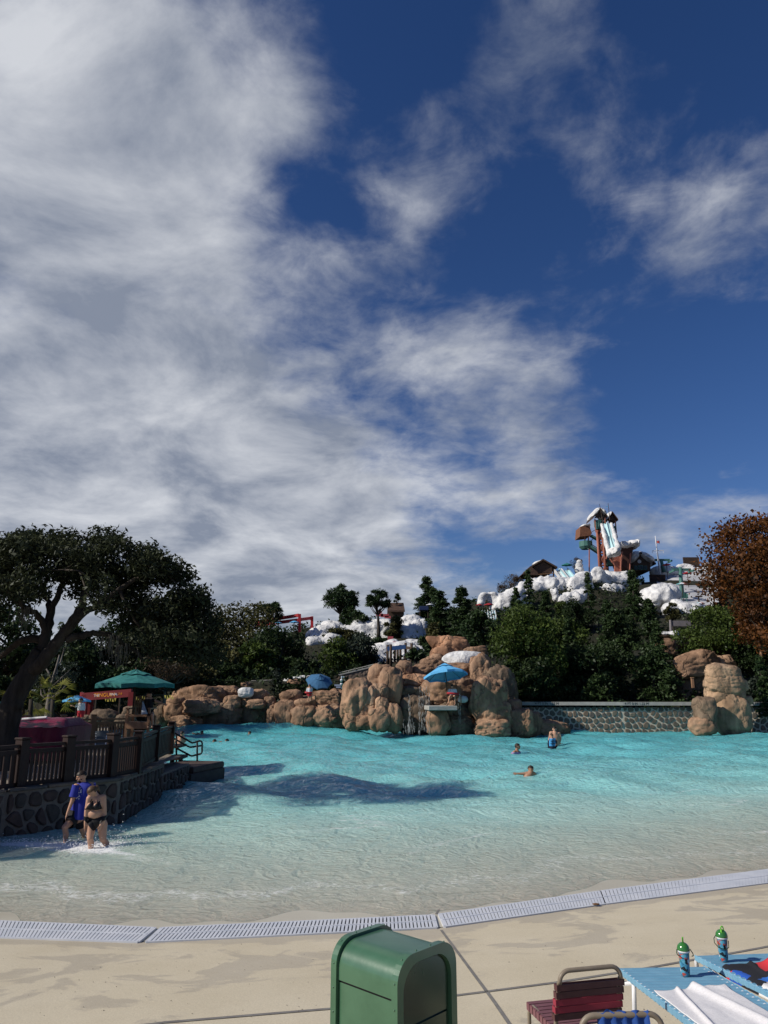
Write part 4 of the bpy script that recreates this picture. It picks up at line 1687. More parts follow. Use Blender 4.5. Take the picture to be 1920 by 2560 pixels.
# ---- the leaning live oak by the fence
def live_oak():
    Y = 22.5
    rng = np.random.default_rng(42)
    b = at_y(4, 1935, Y)
    b[2] = TZ - .1
    root = empty('live_oak', b, 'large leaning live oak with a broad dark crown beside the magenta stall', 'tree')
    mb = MB()

    def limb(pts, r0, r1, n=9, wob=0):
        m = len(pts)
        # smooth through the points
        Q = []
        P = [np.array(p) for p in pts]
        for i in range(m - 1):
            p0, p1, p2, p3 = P[max(i - 1, 0)], P[i], P[i + 1], P[min(i + 2, m - 1)]
            for k in range(5):
                t = k / 5
                Q.append(.5 * (2 * p1 + (p2 - p0) * t + (2 * p0 - 5 * p1 + 4 * p2 - p3) * t * t + (3 * p1 - p0 - 3 * p2 + p3) * t ** 3))
        Q.append(P[-1])
        Q = [q + rng.normal(size=3) * .02 for q in Q]
        rr = [r0 + (r1 - r0) * (i / (len(Q) - 1)) ** .8 for i in range(len(Q))]
        mb.tube(Q, rr, n)
        return Q

    def W(px, py, d=0):
        return at_y(px, py, Y + d)

    trunk = limb([b + [0, 0, -.2], W(10, 1870), W(22, 1790), W(38, 1740, .1), W(75, 1680, .2), W(105, 1630, .3)], .38, .27, 12)
    limb([W(75, 1680, .2), W(112, 1650, -.1), W(140, 1610, -.2), W(170, 1570, -.3), W(205, 1520, -.4)], .24, .14)
    limb([W(105, 1630, .3), W(118, 1580, .3), W(128, 1530, .5), W(150, 1470, .7), W(160, 1410, .9)], .2, .05)
    limb([W(118, 1585, .3), W(100, 1545, .2), W(60, 1515, -.2), W(20, 1480, -.6)], .14, .04)
    limb([W(118, 1570, .3), W(122, 1520, .6), W(110, 1480, 1.0), W(95, 1420, 1.3)], .12, .03)
    limb([W(170, 1570, -.3), W(200, 1540, -.4), W(260, 1500, -.6), W(340, 1450, -.6), W(400, 1430, -.5)], .14, .04)
    limb([W(170, 1600, -.2), W(215, 1585, -.1), W(265, 1585, .2), W(310, 1608, .6), W(360, 1650, 1.0)], .13, .04)
    limb([W(205, 1520, -.4), W(215, 1470, -.2), W(240, 1420, .2), W(270, 1370, .5)], .12, .03)
    limb([W(300, 1480, -.6), W(330, 1540, -.6), W(370, 1590, -.5), W(395, 1620, -.4)], .06, .02)
    limb([W(110, 1600, .3), W(60, 1600, .8), W(0, 1640, 1.6), W(-60, 1650, 2.4)], .15, .06)
    limb([W(60, 1515, -.2), W(10, 1450, -.8), W(-40, 1410, -1.2)], .08, .02)
    # crown: many flattened leafy clumps over a low dome
    Ps, Ts = [], []
    top = [(-200, 1400), (-60, 1345), (60, 1330), (150, 1318), (260, 1325), (330, 1345), (420, 1390), (470, 1450), (505, 1500), (540, 1580)]
    low = [(-200, 1600), (-40, 1580), (0, 1560), (60, 1500), (130, 1500), (170, 1520), (240, 1535), (300, 1560), (380, 1620), (470, 1660), (530, 1660)]
    tx, ty = zip(*top)
    lx, ly = zip(*low)
    for k in range(160):
        px = rng.uniform(-190, 520)
        y0, y1 = np.interp(px, tx, ty) + 18, np.interp(px, lx, ly) - 14
        f = rng.uniform(0, 1) ** 1.15
        py = y0 + (y1 - y0) * f
        wide = 2.8 * math.sqrt(max(.05, 1 - ((px - 170) / 390) ** 2))
        dy = rng.uniform(-1, 1) * wide * (.55 + .45 * f)
        c = W(px, py, dy)
        if (112 < px < 190 and 1450 < py < 1520) or (255 < px < 330 and 1375 < py < 1415):
            continue
        rr = rng.uniform(.32, .62)
        cr = np.array([rr * 1.25, rr * 1.25, rr * .7])
        m = int(310 * (rr / .47) ** 2)
        P, d = shell_points(rng, m, c, cr, .25, -.9)
        P = P + rng.normal(size=P.shape) * .07
        Ps.append(P)
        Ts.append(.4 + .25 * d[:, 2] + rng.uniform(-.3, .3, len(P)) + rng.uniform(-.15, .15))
        # twig to the clump from the nearest limb vertex
        if k % 2 == 0:
            arr = np.array(mb.V[::9])
            j = np.argmin(np.linalg.norm(arr - c, axis=1))
            if np.linalg.norm(arr[j] - c) < 2.4:
                mid = (arr[j] + c) / 2 + rng.normal(size=3) * .12
                mb.tube([arr[j], mid, c], [.03, .02, .008], 4)
    mb.build('trunk', M_BARK, root, smooth=True)
    P = np.concatenate(Ps)
    V, F = leaf_quads(P, .15, .36, rng)
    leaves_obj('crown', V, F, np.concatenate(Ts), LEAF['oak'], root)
    # a beard of hanging moss
    for (px, py, d) in ((272, 1588, .2), (305, 1612, .5), (60, 1520, -.2)):
        p = W(px, py, d)
        mm = MB()
        for q in range(26):
            s = p + rng.normal(size=3) * [.16, .1, .03]
            mm.tube([s, s + [rng.normal() * .03, 0, -.25], s + [rng.normal() * .05, 0, -rng.uniform(.4, .8)]], [.014, .010, .003], 3)
        mm.build('hanging_moss', M_BARK_GREY, root)


live_oak()
# live oaks standing outside the picture on the sun's side: their shade lies over the steps and the wall
for (x, y, h, w, lab) in ((-19.0, 9.0, 8.4, 3.8, 'live oak on the terrace behind the near end of the picket fence'),
                          (-17.0, 20.5, 8.2, 3.6, 'live oak on the terrace behind the magenta stall'),
                          (-20.5, 27.5, 9.2, 4.4, 'live oak on the terrace beside the small blue umbrella')):
    px = 960 + FPX * x / (y * CP)
    pt = at_y(px, 1500, y)
    s = 1 / mpp(y)
    yc = 1730 - (h * .66 - 3.1 + .5) * s
    T('live_oak', lab, (px - w * s, yc - h * .34 * s, px + w * s, yc + h * .30 * s), y, 'oak', 'live oaks on the terrace', n=6000, leaf=.24, aspect=.45, clumps=34, ground=TZ, trunk=.35)

BACK = 'trees behind the left rocks'
# dark wood behind the terrace
for (bx, Y, kind, n, lab) in [
    ((-120, 1500, 130, 1760), 52, 'dark', 6000, 'dark broadleaf tree behind the live oak trunk'),
    ((60, 1560, 260, 1770), 58, 'dark', 5500, 'dark tree right behind the red banner booth'),
    ((200, 1540, 400, 1760), 76, 'dark', 6000, 'dark tree above the teal umbrella'),
    ((340, 1500, 520, 1740), 78, 'dark', 6500, 'tall dark tree under the right edge of the oak crown'),
    ((430, 1590, 620, 1760), 76, 'olive', 4500, 'low olive-brown tree behind the layered outcrop'),
    ((500, 1482, 700, 1720), 86, 'olive', 8000, 'tall olive-yellow tree with a feathery top'),
    ((600, 1560, 790, 1740), 80, 'dark', 8000, 'dark spreading tree in front of the red steel gate'),
    ((590, 1600, 690, 1740), 76, 'green', 4500, 'glossy green tree behind the low rubble wall'),
    ((770, 1600, 890, 1735), 79, 'green', 5000, 'mid-green tree above the dark blue umbrella'),
    ((830, 1580, 950, 1710), 82, 'grey', 6000, 'grey-green tree left of the wooden bridge frame'),
    ((690, 1630, 800, 1740), 77, 'dark', 4500, 'dark rounded tree above the small snow-capped boulder'),
]:
    T('broadleaf_tree', lab, bx, Y, kind, BACK, n=n, leaf=.34, aspect=.55, clumps=26, trunk=.28)
T('bare_shrub', 'thin grey-brown leafless shrub behind the terrace fence', (345, 1585, 490, 1745), 60, 'brown', n=5200, leaf=.30, aspect=.12, clumps=22, trunk=.1, bark=M_BARK_GREY)
T('bare_tree', 'pale-trunked bare tree beside the palms', (60, 1590, 210, 1740), 48, 'grey', n=1500, leaf=.2, aspect=.3, clumps=12, trunk=.22, bark=M_BARK_GREY, ground=TZ)
T('pine_tree', 'round-topped pine left of the red steel gate', (640, 1500, 712, 1562), 100, 'pine', None, n=3500, leaf=.5, aspect=.2, clumps=20, shape='pine', trunk=.25)
T('grey_cypress', 'small grey-green cypress against the low rubble wall', (668, 1670, 716, 1755), 68, 'grey', n=3500, leaf=.22, aspect=.3, clumps=12, shape='cone', trunk=.08)

# pines on the left ridge
PG = 'pines along the snowy ridge'
T('pine_tree', 'tall round-crowned pine at the left end of the snowy ridge', (803, 1459, 897, 1556), 112, 'pine', PG, n=5200, leaf=.55, aspect=.2, clumps=46, shape='pine', trunk=.3)
T('pine_tree', 'slim pine with a long bare trunk below the small wooden hut', (914, 1470, 978, 1545), 100, 'pine', PG, n=3000, leaf=.5, aspect=.2, clumps=30, shape='pine', trunk=.22)
T('pine_tree', 'dense dark pine beside the blue awning', (1030, 1443, 1106, 1535), 116, 'pine', PG, n=6500, leaf=.5, aspect=.22, clumps=14, shape='cone', trunk=.3)
T('pine_tree', 'tiny crooked pine on top of the hut ridge', (982, 1482, 1001, 1512), 114, 'pine', PG, n=700, leaf=.4, aspect=.2, clumps=9, shape='pine', trunk=.12)
CG = 'conifers and shrubs on the hill'
for (bx, Y, kind, n, shape, lab) in [
    ((840, 1508, 905, 1570), 110, 'pine', 3500, 'cone', 'short dark fir in front of the tall ridge pine'),
    ((858, 1530, 925, 1580), 104, 'pine', 3200, 'round', 'low juniper on the smooth snow mound'),
    ((805, 1570, 900, 1612), 100, 'olive', 3500, 'round', 'brownish juniper carpet below the smooth snow mound'),
    ((955, 1540, 1012, 1600), 101, 'olive', 4000, 'round', 'olive juniper under the red banners'),
    ((925, 1595, 985, 1625), 96, 'pine', 2200, 'round', 'low dark juniper at the foot of the slim pine'),
    ((1060, 1478, 1140, 1600), 98, 'pine', 7000, 'cone', 'broad dark fir left of the red umbrellas'),
    ((1110, 1468, 1200, 1620), 95, 'pine', 8000, 'cone', 'tall dark fir right behind the snouted rock'),
    ((1050, 1560, 1120, 1640), 90, 'olive', 5000, 'cone', 'olive-green juniper left of the snouted rock'),
    ((1150, 1520, 1260, 1640), 88, 'pine', 7500, 'round', 'dark juniper bank below the ribbed blue slide'),
    ((1040, 1590, 1100, 1640), 86, 'pine', 3500, 'round', 'small juniper above the bridge frame'),
    ((1300, 1425, 1345, 1560), 112, 'pine', 3500, 'cone', 'slim cypress in front of the brown chalet'),
    ((1338, 1478, 1392, 1570), 108, 'pine', 3800, 'cone', 'full fir below the brown chalet'),
    ((1270, 1470, 1310, 1560), 108, 'pine', 2500, 'cone', 'narrow cypress before the snow cliff'),
    ((1384, 1500, 1424, 1550), 112, 'green', 1800, 'round', 'leafy bush left of the bright snow heap'),
    ((1452, 1432, 1492, 1560), 118, 'pine', 3600, 'cone', 'tall fir left of the slide tower'),
    ((1492, 1500, 1545, 1590), 106, 'pine', 4200, 'cone', 'dark fir below the red tower railing'),
    ((1545, 1424, 1625, 1590), 106, 'pine', 7500, 'cone', 'large dark fir in front of the snow-roofed lodge'),
    ((1590, 1500, 1660, 1620), 96, 'pine', 5500, 'cone', 'dark fir beside the snow buttress'),
    ((1400, 1500, 1480, 1600), 98, 'dark', 5500, 'round', 'dark rounded tree above the small snow patch'),
    ((1500, 1540, 1600, 1640), 90, 'dark', 6000, 'round', 'dark tree between two snow strips'),
    ((1660, 1508, 1700, 1560), 100, 'olive', 1500, 'round', 'sparse shrub on the jagged snow ridge'),
    ((1240, 1430, 1310, 1500), 138, 'brown', 2500, 'round', 'bare brown tree behind the curled snow cliff'),
    ((1425, 1394, 1458, 1428), 140, 'brown', 700, 'round', 'bare shrub beside the teal umbrella on the summit'),
    ((1020, 1620, 1060, 1660), 76, 'pine', 1800, 'round', 'little fir beside the tilted brown rock'),
]:
    T('fir_tree' if shape == 'cone' else 'juniper', lab, bx, Y, kind, CG, n=n, leaf=.42 if kind != 'brown' else .5, aspect=.3 if kind != 'brown' else .12, clumps=16 if shape == 'cone' else 20, shape=shape, trunk=.18)

for (bx, Y, lab) in (((1268, 1500, 1335, 1660), 72, 'pointed cypress rising out of the bright green tree'), ((1395, 1545, 1455, 1700), 70, 'pointed fir between the green tree and the dark glossy tree'),
                     ((1610, 1570, 1690, 1720), 70, 'pointed fir above the soft-needled evergreen'), ((1880, 1640, 1930, 1780), 60.5, 'young pointed fir beside the rock pillar')):
    T('fir_tree', lab, bx, Y, 'pine', CG, n=5000, leaf=.3, aspect=.3, clumps=16, shape='cone', trunk=.15)
FG = 'trees behind the far stone wall'
for (bx, Y, kind, n, lab) in [
    ((1222, 1505, 1420, 1765), 66, 'green', 15000, 'large bright green tree right of the waterfall rocks'),
    ((1250, 1640, 1400, 1775), 63.5, 'dark', 8000, 'bushy dark tree hanging over the waterfall rocks'),
    ((1390, 1580, 1580, 1775), 67, 'dark', 12000, 'dark glossy tree behind the middle of the stone wall'),
    ((1340, 1540, 1480, 1660), 74, 'green', 7000, 'green tree rising behind the bright tree'),
    ((1480, 1525, 1600, 1690), 76, 'pine', 9000, 'dense pointed evergreen below the dark firs'),
    ((1550, 1620, 1720, 1775), 66, 'pine', 9000, 'soft-needled evergreen left of the rock pillar'),
    ((1690, 1500, 1900, 1670), 70, 'green', 12000, 'wide green tree below the autumn tree'),
    ((1820, 1560, 1960, 1700), 68, 'dark', 7000, 'dark tree behind the leaning timber post'),
    ((1855, 1690, 1960, 1775), 61.5, 'grey', 6000, 'young evergreens right of the rock pillar'),
    ((1700, 1640, 1790, 1760), 72, 'dark', 4500, 'shaded tree beside the rock overhang'),
    ((1430, 1690, 1560, 1778), 64.5, 'pine', 5500, 'low evergreen right behind the stone wall'),
    ((1330, 1700, 1440, 1780), 64.5, 'dark', 4500, 'low dark shrub behind the left end of the stone wall'),
]:
    T('broadleaf_tree' if kind != 'pine' else 'evergreen_tree', lab, bx, Y, kind, FG, n=n, leaf=.26, aspect=.5, clumps=30 if kind != 'pine' else 15, trunk=.2, shape='cone' if kind == 'pine' else 'round')
T('autumn_tree', 'tall autumn tree with rust-brown leaves above the far wall', (1742, 1280, 2130, 1590), 64, 'autumn', n=22000, leaf=.27, aspect=.7, clumps=90, trunk=.3)
T('autumn_tree', 'orange autumn branches below the rust-brown tree', (1840, 1450, 2040, 1650), 61, 'autumn', n=9000, leaf=.24, aspect=.7, clumps=36, trunk=.15)


# shrubs that close the gaps under the crowns
for (bx, Y, kind, lab) in [((-60, 1680, 70, 1800), 44, 'dark', 'dark shrub behind the oak trunk'), ((110, 1690, 215, 1790), 50, 'dark', 'dark shrub behind the small blue umbrella'),
                           ((200, 1640, 330, 1775), 54, 'dark', 'dark shrub inside the red banner booth'), ((320, 1640, 430, 1770), 60, 'dark', 'dark shrub behind the lifeguard chair'),
                           ((250, 1560, 420, 1700), 66, 'oak', 'grey-green tree right above the teal umbrella'), ((400, 1650, 540, 1740), 70, 'olive', 'brownish shrub behind the layered outcrop'),
                           ((0, 1600, 140, 1740), 60, 'oak', 'shaded tree between oak trunk and bare tree'), ((130, 1590, 270, 1730), 64, 'oak', 'shaded tree above the red banner booth'),
                           ((500, 1650, 620, 1735), 74, 'dark', 'dark shrub above the snow cap of the outcrop'), ((860, 1660, 940, 1705), 77, 'dark', 'dark shrub behind the rising rubble wall')]:
    T('evergreen_shrub', lab, bx, Y, kind, 'shrubs under the trees of the terrace', cat='shrub', n=4200, leaf=.30, aspect=.5, clumps=22, trunk=.14, ground=None if Y > 62 else TZ)
# undergrowth covering the hill between the trees
rng = np.random.default_rng(9)
P = []
for k in range(90000):
    x, y = rng.uniform(-60, 90), rng.uniform(64, 150)
    if abs(x) > y * .62 or in_poly(x, y, BASIN):
        continue
    if mnoise.noise(Vector((x * .12, y * .12, 3))) < -.28:
        continue
    pxx = 960 + FPX * x / (y * CP)
    if (1635 < pxx < 1800 and y > 108) or (760 < pxx < 1065 and y > 84 and rng.uniform() < .75):
        continue
    P.append((x, y, terrain(x, y) + abs(rng.normal()) * .45 + .5 * max(0, mnoise.noise(Vector((x * .4, y * .4, 0))))))
P = np.array(P)
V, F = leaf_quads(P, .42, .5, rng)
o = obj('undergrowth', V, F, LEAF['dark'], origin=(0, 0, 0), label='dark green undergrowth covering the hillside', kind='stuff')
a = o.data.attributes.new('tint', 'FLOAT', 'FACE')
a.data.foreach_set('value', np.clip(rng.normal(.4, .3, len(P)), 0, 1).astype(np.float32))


# ---- palms
def palm(px, py, Y, h, lab, seed):
    rng = np.random.default_rng(seed)
    c = at_y(px, py, Y)
    root = empty('palm', (c[0], Y, TZ), lab, 'palm', 'small fan palms on the terrace')
    mb = MB()
    mb.tube([(c[0], Y, TZ - .1), (c[0] + .05, Y, (TZ + c[2]) / 2), c], [.13, .11, .09], 8)
    mb.build('trunk', M_BARK, root, smooth=True)
    for k in range(16):
        a = rng.uniform(0, 2 * PI)
        el = rng.uniform(-.5, 1.1)
        d = np.array([math.cos(a) * math.cos(el), math.sin(a) * math.cos(el), math.sin(el)])
        s = c + d * .25
        e = c + d * rng.uniform(.7, 1.0)
        side = np.cross(d, [0, 0, 1])
        side /= np.linalg.norm(side) + 1e-6
        up = np.cross(side, d)
        V, F = [], []
        for j in range(11):
            b = (j - 5) / 5 * 1.25
            t = d * math.cos(b) + side * math.sin(b)
            tip = e + t * .5 * h + np.array([0, 0, -.12 * abs(b) - .08])
            w = np.cross(t, up) * .035
            n0 = len(V)
            V += [e, (e + tip) / 2 + w, tip, (e + tip) / 2 - w]
            F.append((n0, n0 + 1, n0 + 2, n0 + 3))
        n0 = len(V)
        V += [s - side * .012, s + side * .012, e + side * .012, e - side * .012]
        F.append((n0, n0 + 1, n0 + 2, n0 + 3))
        leaves_obj('frond', V, np.array(F), rng.uniform(.2, 1, len(F)), LEAF['palm'], root)


palm(78, 1748, 34, 1.3, 'larger yellow-green fan palm behind the magenta stall', 1)
palm(132, 1748, 37, 1.1, 'smaller yellow-green fan palm nearer the blue umbrella', 2)

# a clipped hedge behind the left rocks
def hedge(lab, x0, x1, y0, y1, Y):
    rng = np.random.default_rng(int(x0))
    c, r = pxbox(x0, y0, x1, y1, Y)
    root = empty('hedge', (c[0], Y, c[2] - r[2]), lab, 'hedge')
    n = int(2200 * r[0] / 4)
    u = rng.uniform(-1, 1, (n, 3))
    u[:, 2] = 1 - (1 - np.abs(u[:, 2])) ** 2 * 1.3
    P = c + u * [r[0], 1.0, r[2]]
    V, F = leaf_quads(P, .22, .5, rng)
    leaves_obj('foliage', V, F, rng.uniform(0, 1, n), LEAF['dark'], root)


hedge('dark hedge behind the layered outcrop', 500, 620, 1700, 1735, 69)
hedge('dark hedge behind the cracked rock ledge', 690, 850, 1712, 1745, 68)
hedge('hedge on the far bank between outcrop and ledge', 380, 520, 1705, 1760, 70)

# ================================================================== umbrellas
def umbrella(lab, top, rad, drop, base_z, m, tilt=0.0, tiltdir=0.0, n=8, pole=.03, group=None, tier=True, stripes=None, name='umbrella'):
    """market umbrella: facetted canopy with a vent tier, ribs and a pole"""
    root = empty(name, (top[0], top[1], base_z), lab, 'umbrella', group)
    M = Matrix.Rotation(tiltdir, 3, 'Z') @ Matrix.Rotation(tilt, 3, 'Y') @ Matrix.Rotation(-tiltdir, 3, 'Z')
    top = Vector([float(v) for v in top])

    def ring(r, z, sag=0.0):
        out = []
        for k in range(n * 2):
            a = PI * k / n
            rr = r * (1.0 if k % 2 == 0 else math.cos(PI / n) * (1 - sag))
            out.append(top + M @ Vector((rr * math.cos(a), rr * math.sin(a), z + (.03 * rad * (k % 2) if sag else 0))))
        return out

    def shell(radii):
        V, F = [], []
        for (r, z) in radii:
            V += ring(r, z, .03)
        k = n * 2
        for i in range(len(radii) - 1):
            for j in range(k):
                F.append((i * k + j, i * k + (j + 1) % k, (i + 1) * k + (j + 1) % k, (i + 1) * k + j))
        return V, F

    lo = [(rad * .30, -drop * .33), (rad * .65, -drop * .66), (rad, -drop), (rad * 1.0, -drop - .10 * rad)]
    V, F = shell(lo)
    can = obj('canopy', V, F, m, root)
    if stripes:
        for i, sm in enumerate(stripes):
            can.data.materials.append(sm)
        for i, p in enumerate(can.data.polygons):
            p.material_index = ((i % (2 * n)) // 2) % (len(stripes) + 1)
    if tier:
        V, F = shell([(.02, 0), (rad * .20, -drop * .18), (rad * .40, -drop * .34)])
        obj('vent_tier', V, F, m, root)
    for k in range(n):
        a = 2 * PI * k / n
        MB().tube([top + M @ Vector((0, 0, -drop * .12)), top + M @ Vector((rad * .98 * math.cos(a), rad * .98 * math.sin(a), -drop * 1.02))], .012, 4).build('rib', M_WOOD_DK, root)
    foot = Vector((top.x, top.y, base_z)) if abs(tilt) < .02 else Vector((top.x, top.y, base_z)) + (M @ Vector((0, 0, -1))) * 0
    knee = top + M @ Vector((0, 0, -drop * 1.6))
    foot = Vector((knee.x, knee.y, base_z))
    MB().tube([top + M @ Vector((0, 0, .12 * drop + .05)), knee, foot], pole, 8).build('pole', M_WOOD_DK, root, smooth=True)
    return root


# ================================================================== huts and frames on the hill
def gable_hut(name, lab, box, Y, roof_m, wall_m, depth, snow=0, ridge_dir='y', posts=True, overhang=.15, wall=True, cat='hut', zbase=None):
    """small building with a gable towards the viewer (ridge_dir y) or eaves towards the viewer (x)"""
    c, r = pxbox(*box, Y)
    x0, x1 = c[0] - r[0], c[0] + r[0]
    z0, z1 = c[2] - r[2], c[2] + r[2]
    if zbase is not None:
        z0 = zbase
    rh = (z1 - (c[2] - r[2])) * .5
    ze = z1 - rh
    root = empty(name, (c[0], Y + depth / 2, z0), lab, cat)
    w = x1 - x0
    if ridge_dir == 'y':
        tri = lambda y, o, up=0: [(x0 - o * w, y, ze - o * rh * 2 + up), (c[0], y, z1 + up), (x1 + o * w, y, ze - o * rh * 2 + up)]
        if wall:
            mb = MB()
            mb.prism([(x0 + .08 * w, Y, z0), (x1 - .08 * w, Y, z0), (x1 - .08 * w, Y, ze), (c[0], Y, z1 - .1), (x0 + .08 * w, Y, ze)], (0, depth, 0))
            recalc(mb.build('wall', wall_m, root))
        for s in (0, 1):
            a = tri(Y - .5, overhang)
            p, q = (a[0], a[1]) if s == 0 else (a[1], a[2])
            mb = MB()
            mb.prism([p, q, (q[0], q[1], q[2] + .3), (p[0], p[1], p[2] + .3)], (0, depth + 1, 0))
            rf = recalc(mb.build('roof_slope', roof_m, root))
            if snow:
                V, F = blob(((p[0] + q[0]) / 2, Y + depth / 2, (p[2] + q[2]) / 2 + .45), (abs(q[0] - p[0]) * .56, depth * .55, .35 + .3 * snow), 5 + s, 3, amp=.12)
                ang = math.atan2(q[2] - p[2], q[0] - p[0])
                cc = np.array([(p[0] + q[0]) / 2, Y + depth / 2, (p[2] + q[2]) / 2 + .4])
                L = math.hypot(q[0] - p[0], q[2] - p[2])
                V, F = blob(cc, (L * .56, depth * .66, .45 + .45 * snow), 5 + s, 4, amp=.10, tilt=ang)
                obj('snow_cover', V, F, M_SNOW, rf, smooth=True)
    else:
        if wall:
            MB().box((c[0], Y + depth / 2, (z0 + ze) / 2), (w * .84, depth * .8, ze - z0)).build('wall', wall_m, root)
        for s in (-1, 1):
            yb = Y + depth / 2 + s * depth * .62
            mb = MB()
            mb.prism([(x0, yb, ze - .2), (x1, yb, ze - .2), (x1 - .05 * w, Y + depth / 2, z1), (x0 + .05 * w, Y + depth / 2, z1)], (0, 0, .25))
            rf = recalc(mb.build('roof_slope', roof_m, root))
            if snow:
                cc = np.array([c[0], (yb + Y + depth / 2) / 2, (ze + z1) / 2 + .3])
                V, F = blob((cc[0], Y + depth / 2, z1 + .05), (w * .45, depth * .35, .3 + .25 * snow), 9, 4, amp=.12)
                if s < 0:
                    obj('snow_cover', V, F, M_SNOW, rf, smooth=True)
    return root


def zt(zx, zy):                      # coordinates read off an enlargement of the tower
    return 1420 + zx / 4.608, 1240 + zy / 4.608


# ---- the slide tower
TY = 140.0


def tower():
    A = lambda zx, zy, d=0: at_y(*zt(zx, zy), TY + d)
    base = A(400, 945)
    root = empty('slide_tower', base, 'tall rust-red slide tower with snowy roofs and a steep pale chute on the summit', 'tower')
    zb = base[2] - 1.5
    # legs
    legs = []
    for (x0, y0, x1, y1, d) in ((335, 395, 372, 935, 0), (395, 395, 440, 935, 0), (345, 395, 385, 935, 3.4), (430, 395, 460, 935, 3.4)):
        a, b = A(x0, y0, d), A(x1, y1, d)
        legs.append((a, b))
        MB().tube([a, b + [0, 0, -1.5]], .26, 8).build('leg', M_RUST, root, smooth=True)
    for i, j in ((0, 1), (2, 3), (0, 2), (1, 3)):
        for k in range(4):
            f0, f1 = k / 4, (k + 1) / 4
            p = legs[i][0] + (legs[i][1] - legs[i][0]) * f0
            q = legs[j][0] + (legs[j][1] - legs[j][0]) * f1
            MB().tube([p, q], .15, 6).build('brace', M_RUST, root)
            p2 = legs[j][0] + (legs[j][1] - legs[j][0]) * f0
            q2 = legs[i][0] + (legs[i][1] - legs[i][0]) * f1
            MB().tube([p2, q2], .15, 6).build('brace', M_RUST, root)
            MB().tube([p, p2], .15, 6).build('brace', M_RUST, root)
    # drum platforms
    for (x0, y0, x1, y1, d) in ((303, 283, 398, 385, 0), (505, 350, 557, 425, 2), (425, 722, 545, 805, 1.5)):
        a, b = A(x0, y0, d), A(x1, y1, d)
        c = (a + b) / 2
        rr = (b[0] - a[0]) / 2
        h = a[2] - b[2]
        mb = MB()
        mb.lathe((c[0], c[1], b[2]), [(rr * .75, 0), (rr, h * .25), (rr, h), (rr * .9, h), (rr * .9, h * .3)], 14)
        pl = mb.build('platform', M_DKTEAL, root)
        for k in range(14):
            t = 2 * PI * k / 14
            MB().box((c[0] + rr * 1.02 * math.cos(t), c[1] + rr * 1.02 * math.sin(t), b[2] + h * .65), (.1, .1, h * .72)).build('picket', M_DKTEAL, pl)
    # roofs over the top platforms
    for (x0, x1, yp, ye, d, s) in ((285, 460, 150, 262, -1, 1), (448, 580, 192, 300, 1.5, .6)):
        p, e0, e1 = A((x0 + x1) / 2, yp, d), A(x0, ye, d), A(x1, ye - 20, d)
        dep = 4.6
        for (q) in (e0, e1):
            mb = MB()
            mb.prism([q, p, p + [0, 0, .3], q + [0, 0, .3]], (0, dep, 0))
            rf = recalc(mb.build('roof_slope', M_ROOF, root))
            if s == 1 or q is e0:
                cc = (q + p) / 2 + [0, dep / 2, .45]
                L = np.linalg.norm(q - p)
                V, F = blob(cc, (L * .55, dep * .55, .42 * s), 3, 4, amp=.1, tilt=math.atan2(p[2] - q[2], p[0] - q[0]) if p[0] > q[0] else math.atan2(q[2] - p[2], q[0] - p[0]))
                obj('snow_cover', V, F, M_SNOW, rf, smooth=True)
        mb = MB()
        mb.prism([e0 + [.4, .4, .2], e1 + [-.4, .4, .2], p + [0, .4, -.1]], (0, .2, 0))
        recalc(mb.build('gable', M_WOOD_DK, root))
        for q in (e0 + [.5, .3, 0], e1 + [-.5, .3, 0], e0 + [.5, dep - .3, 0], e1 + [-.5, dep - .3, 0]):
            MB().tube([q, q + [0, 0, -2.6]], .12, 6).build('roof_post', M_RUST, root)
    # masts
    for (x0, y0, x1, y1) in ((362, 92, 402, 300), (462, 85, 482, 275)):
        MB().tube([A(x0, y0, -1.2), A(x1, y1, -1.2)], [.04, .09], 6).build('mast', M_WOOD_DK, root)
    a = A(430, 118, -1.2)
    mb = MB()
    mb.add([A(458, 112, -1.2), A(430, 122, -1.2), A(456, 132, -1.2)], [(0, 1, 2)])
    mb.build('pennant', M_BLUE_C, root)
    # chute: snow-white cheeks and a pale bed
    tl, tr_, bl, br = A(388, 312, -1), A(500, 306, -1), A(478, 660, -9), A(582, 585, -9)
    mb = MB()
    n = 14
    V, F = [], []
    for i in range(n + 1):
        f = i / n
        g = f + .10 * math.sin(PI * f)
        L, Rr = tl + (bl - tl) * f, tr_ + (br - tr_) * f
        sag = -1.2 * math.sin(PI * f) * .5
        for j, (u, h) in enumerate(((.0, .9), (.16, .55), (.2, -.15), (.45, -.2), (.47, .25), (.53, .25), (.55, -.2), (.8, -.15), (.84, .55), (1, .9))):
            p = L + (Rr - L) * u
            V.append(p + [0, -.25 * h, h * .5 + sag])
    k = 10
    Fb, Fc = [], []
    for i in range(n):
        for j in range(k - 1):
            (Fb if j in (2, 3, 4, 5, 6) else Fc).append((i * k + j, (i + 1) * k + j, (i + 1) * k + j + 1, i * k + j + 1))
    obj('chute_bed', V, Fb, M_SLIDE, root, smooth=True)
    for side in (0, 1):
        rng = np.random.default_rng(side)
        Vs = []
        mb = MB()
        pts = []
        for i in range(n + 1):
            f = i / n
            p = (tl + (bl - tl) * f) if side == 0 else (tr_ + (br - tr_) * f)
            pts.append(p + [(.0 if side == 0 else .0), .1, -.25 + .15 * rng.normal()])
        mb.tube(pts, [.30 + .20 * i / n + .08 * rng.normal() * (i > 0) for i in range(n + 1)], 10)
        mb.build('snow_cheek', M_SNOW, root, smooth=True)
    c, r = pxbox(*zt(462, 600), *zt(590, 695), TY - 8)
    V, F = blob(c, (r[0], 1.8, r[2]), 8, 4, amp=.2)
    obj('snow_lip', V, F, M_SNOW, root, smooth=True)
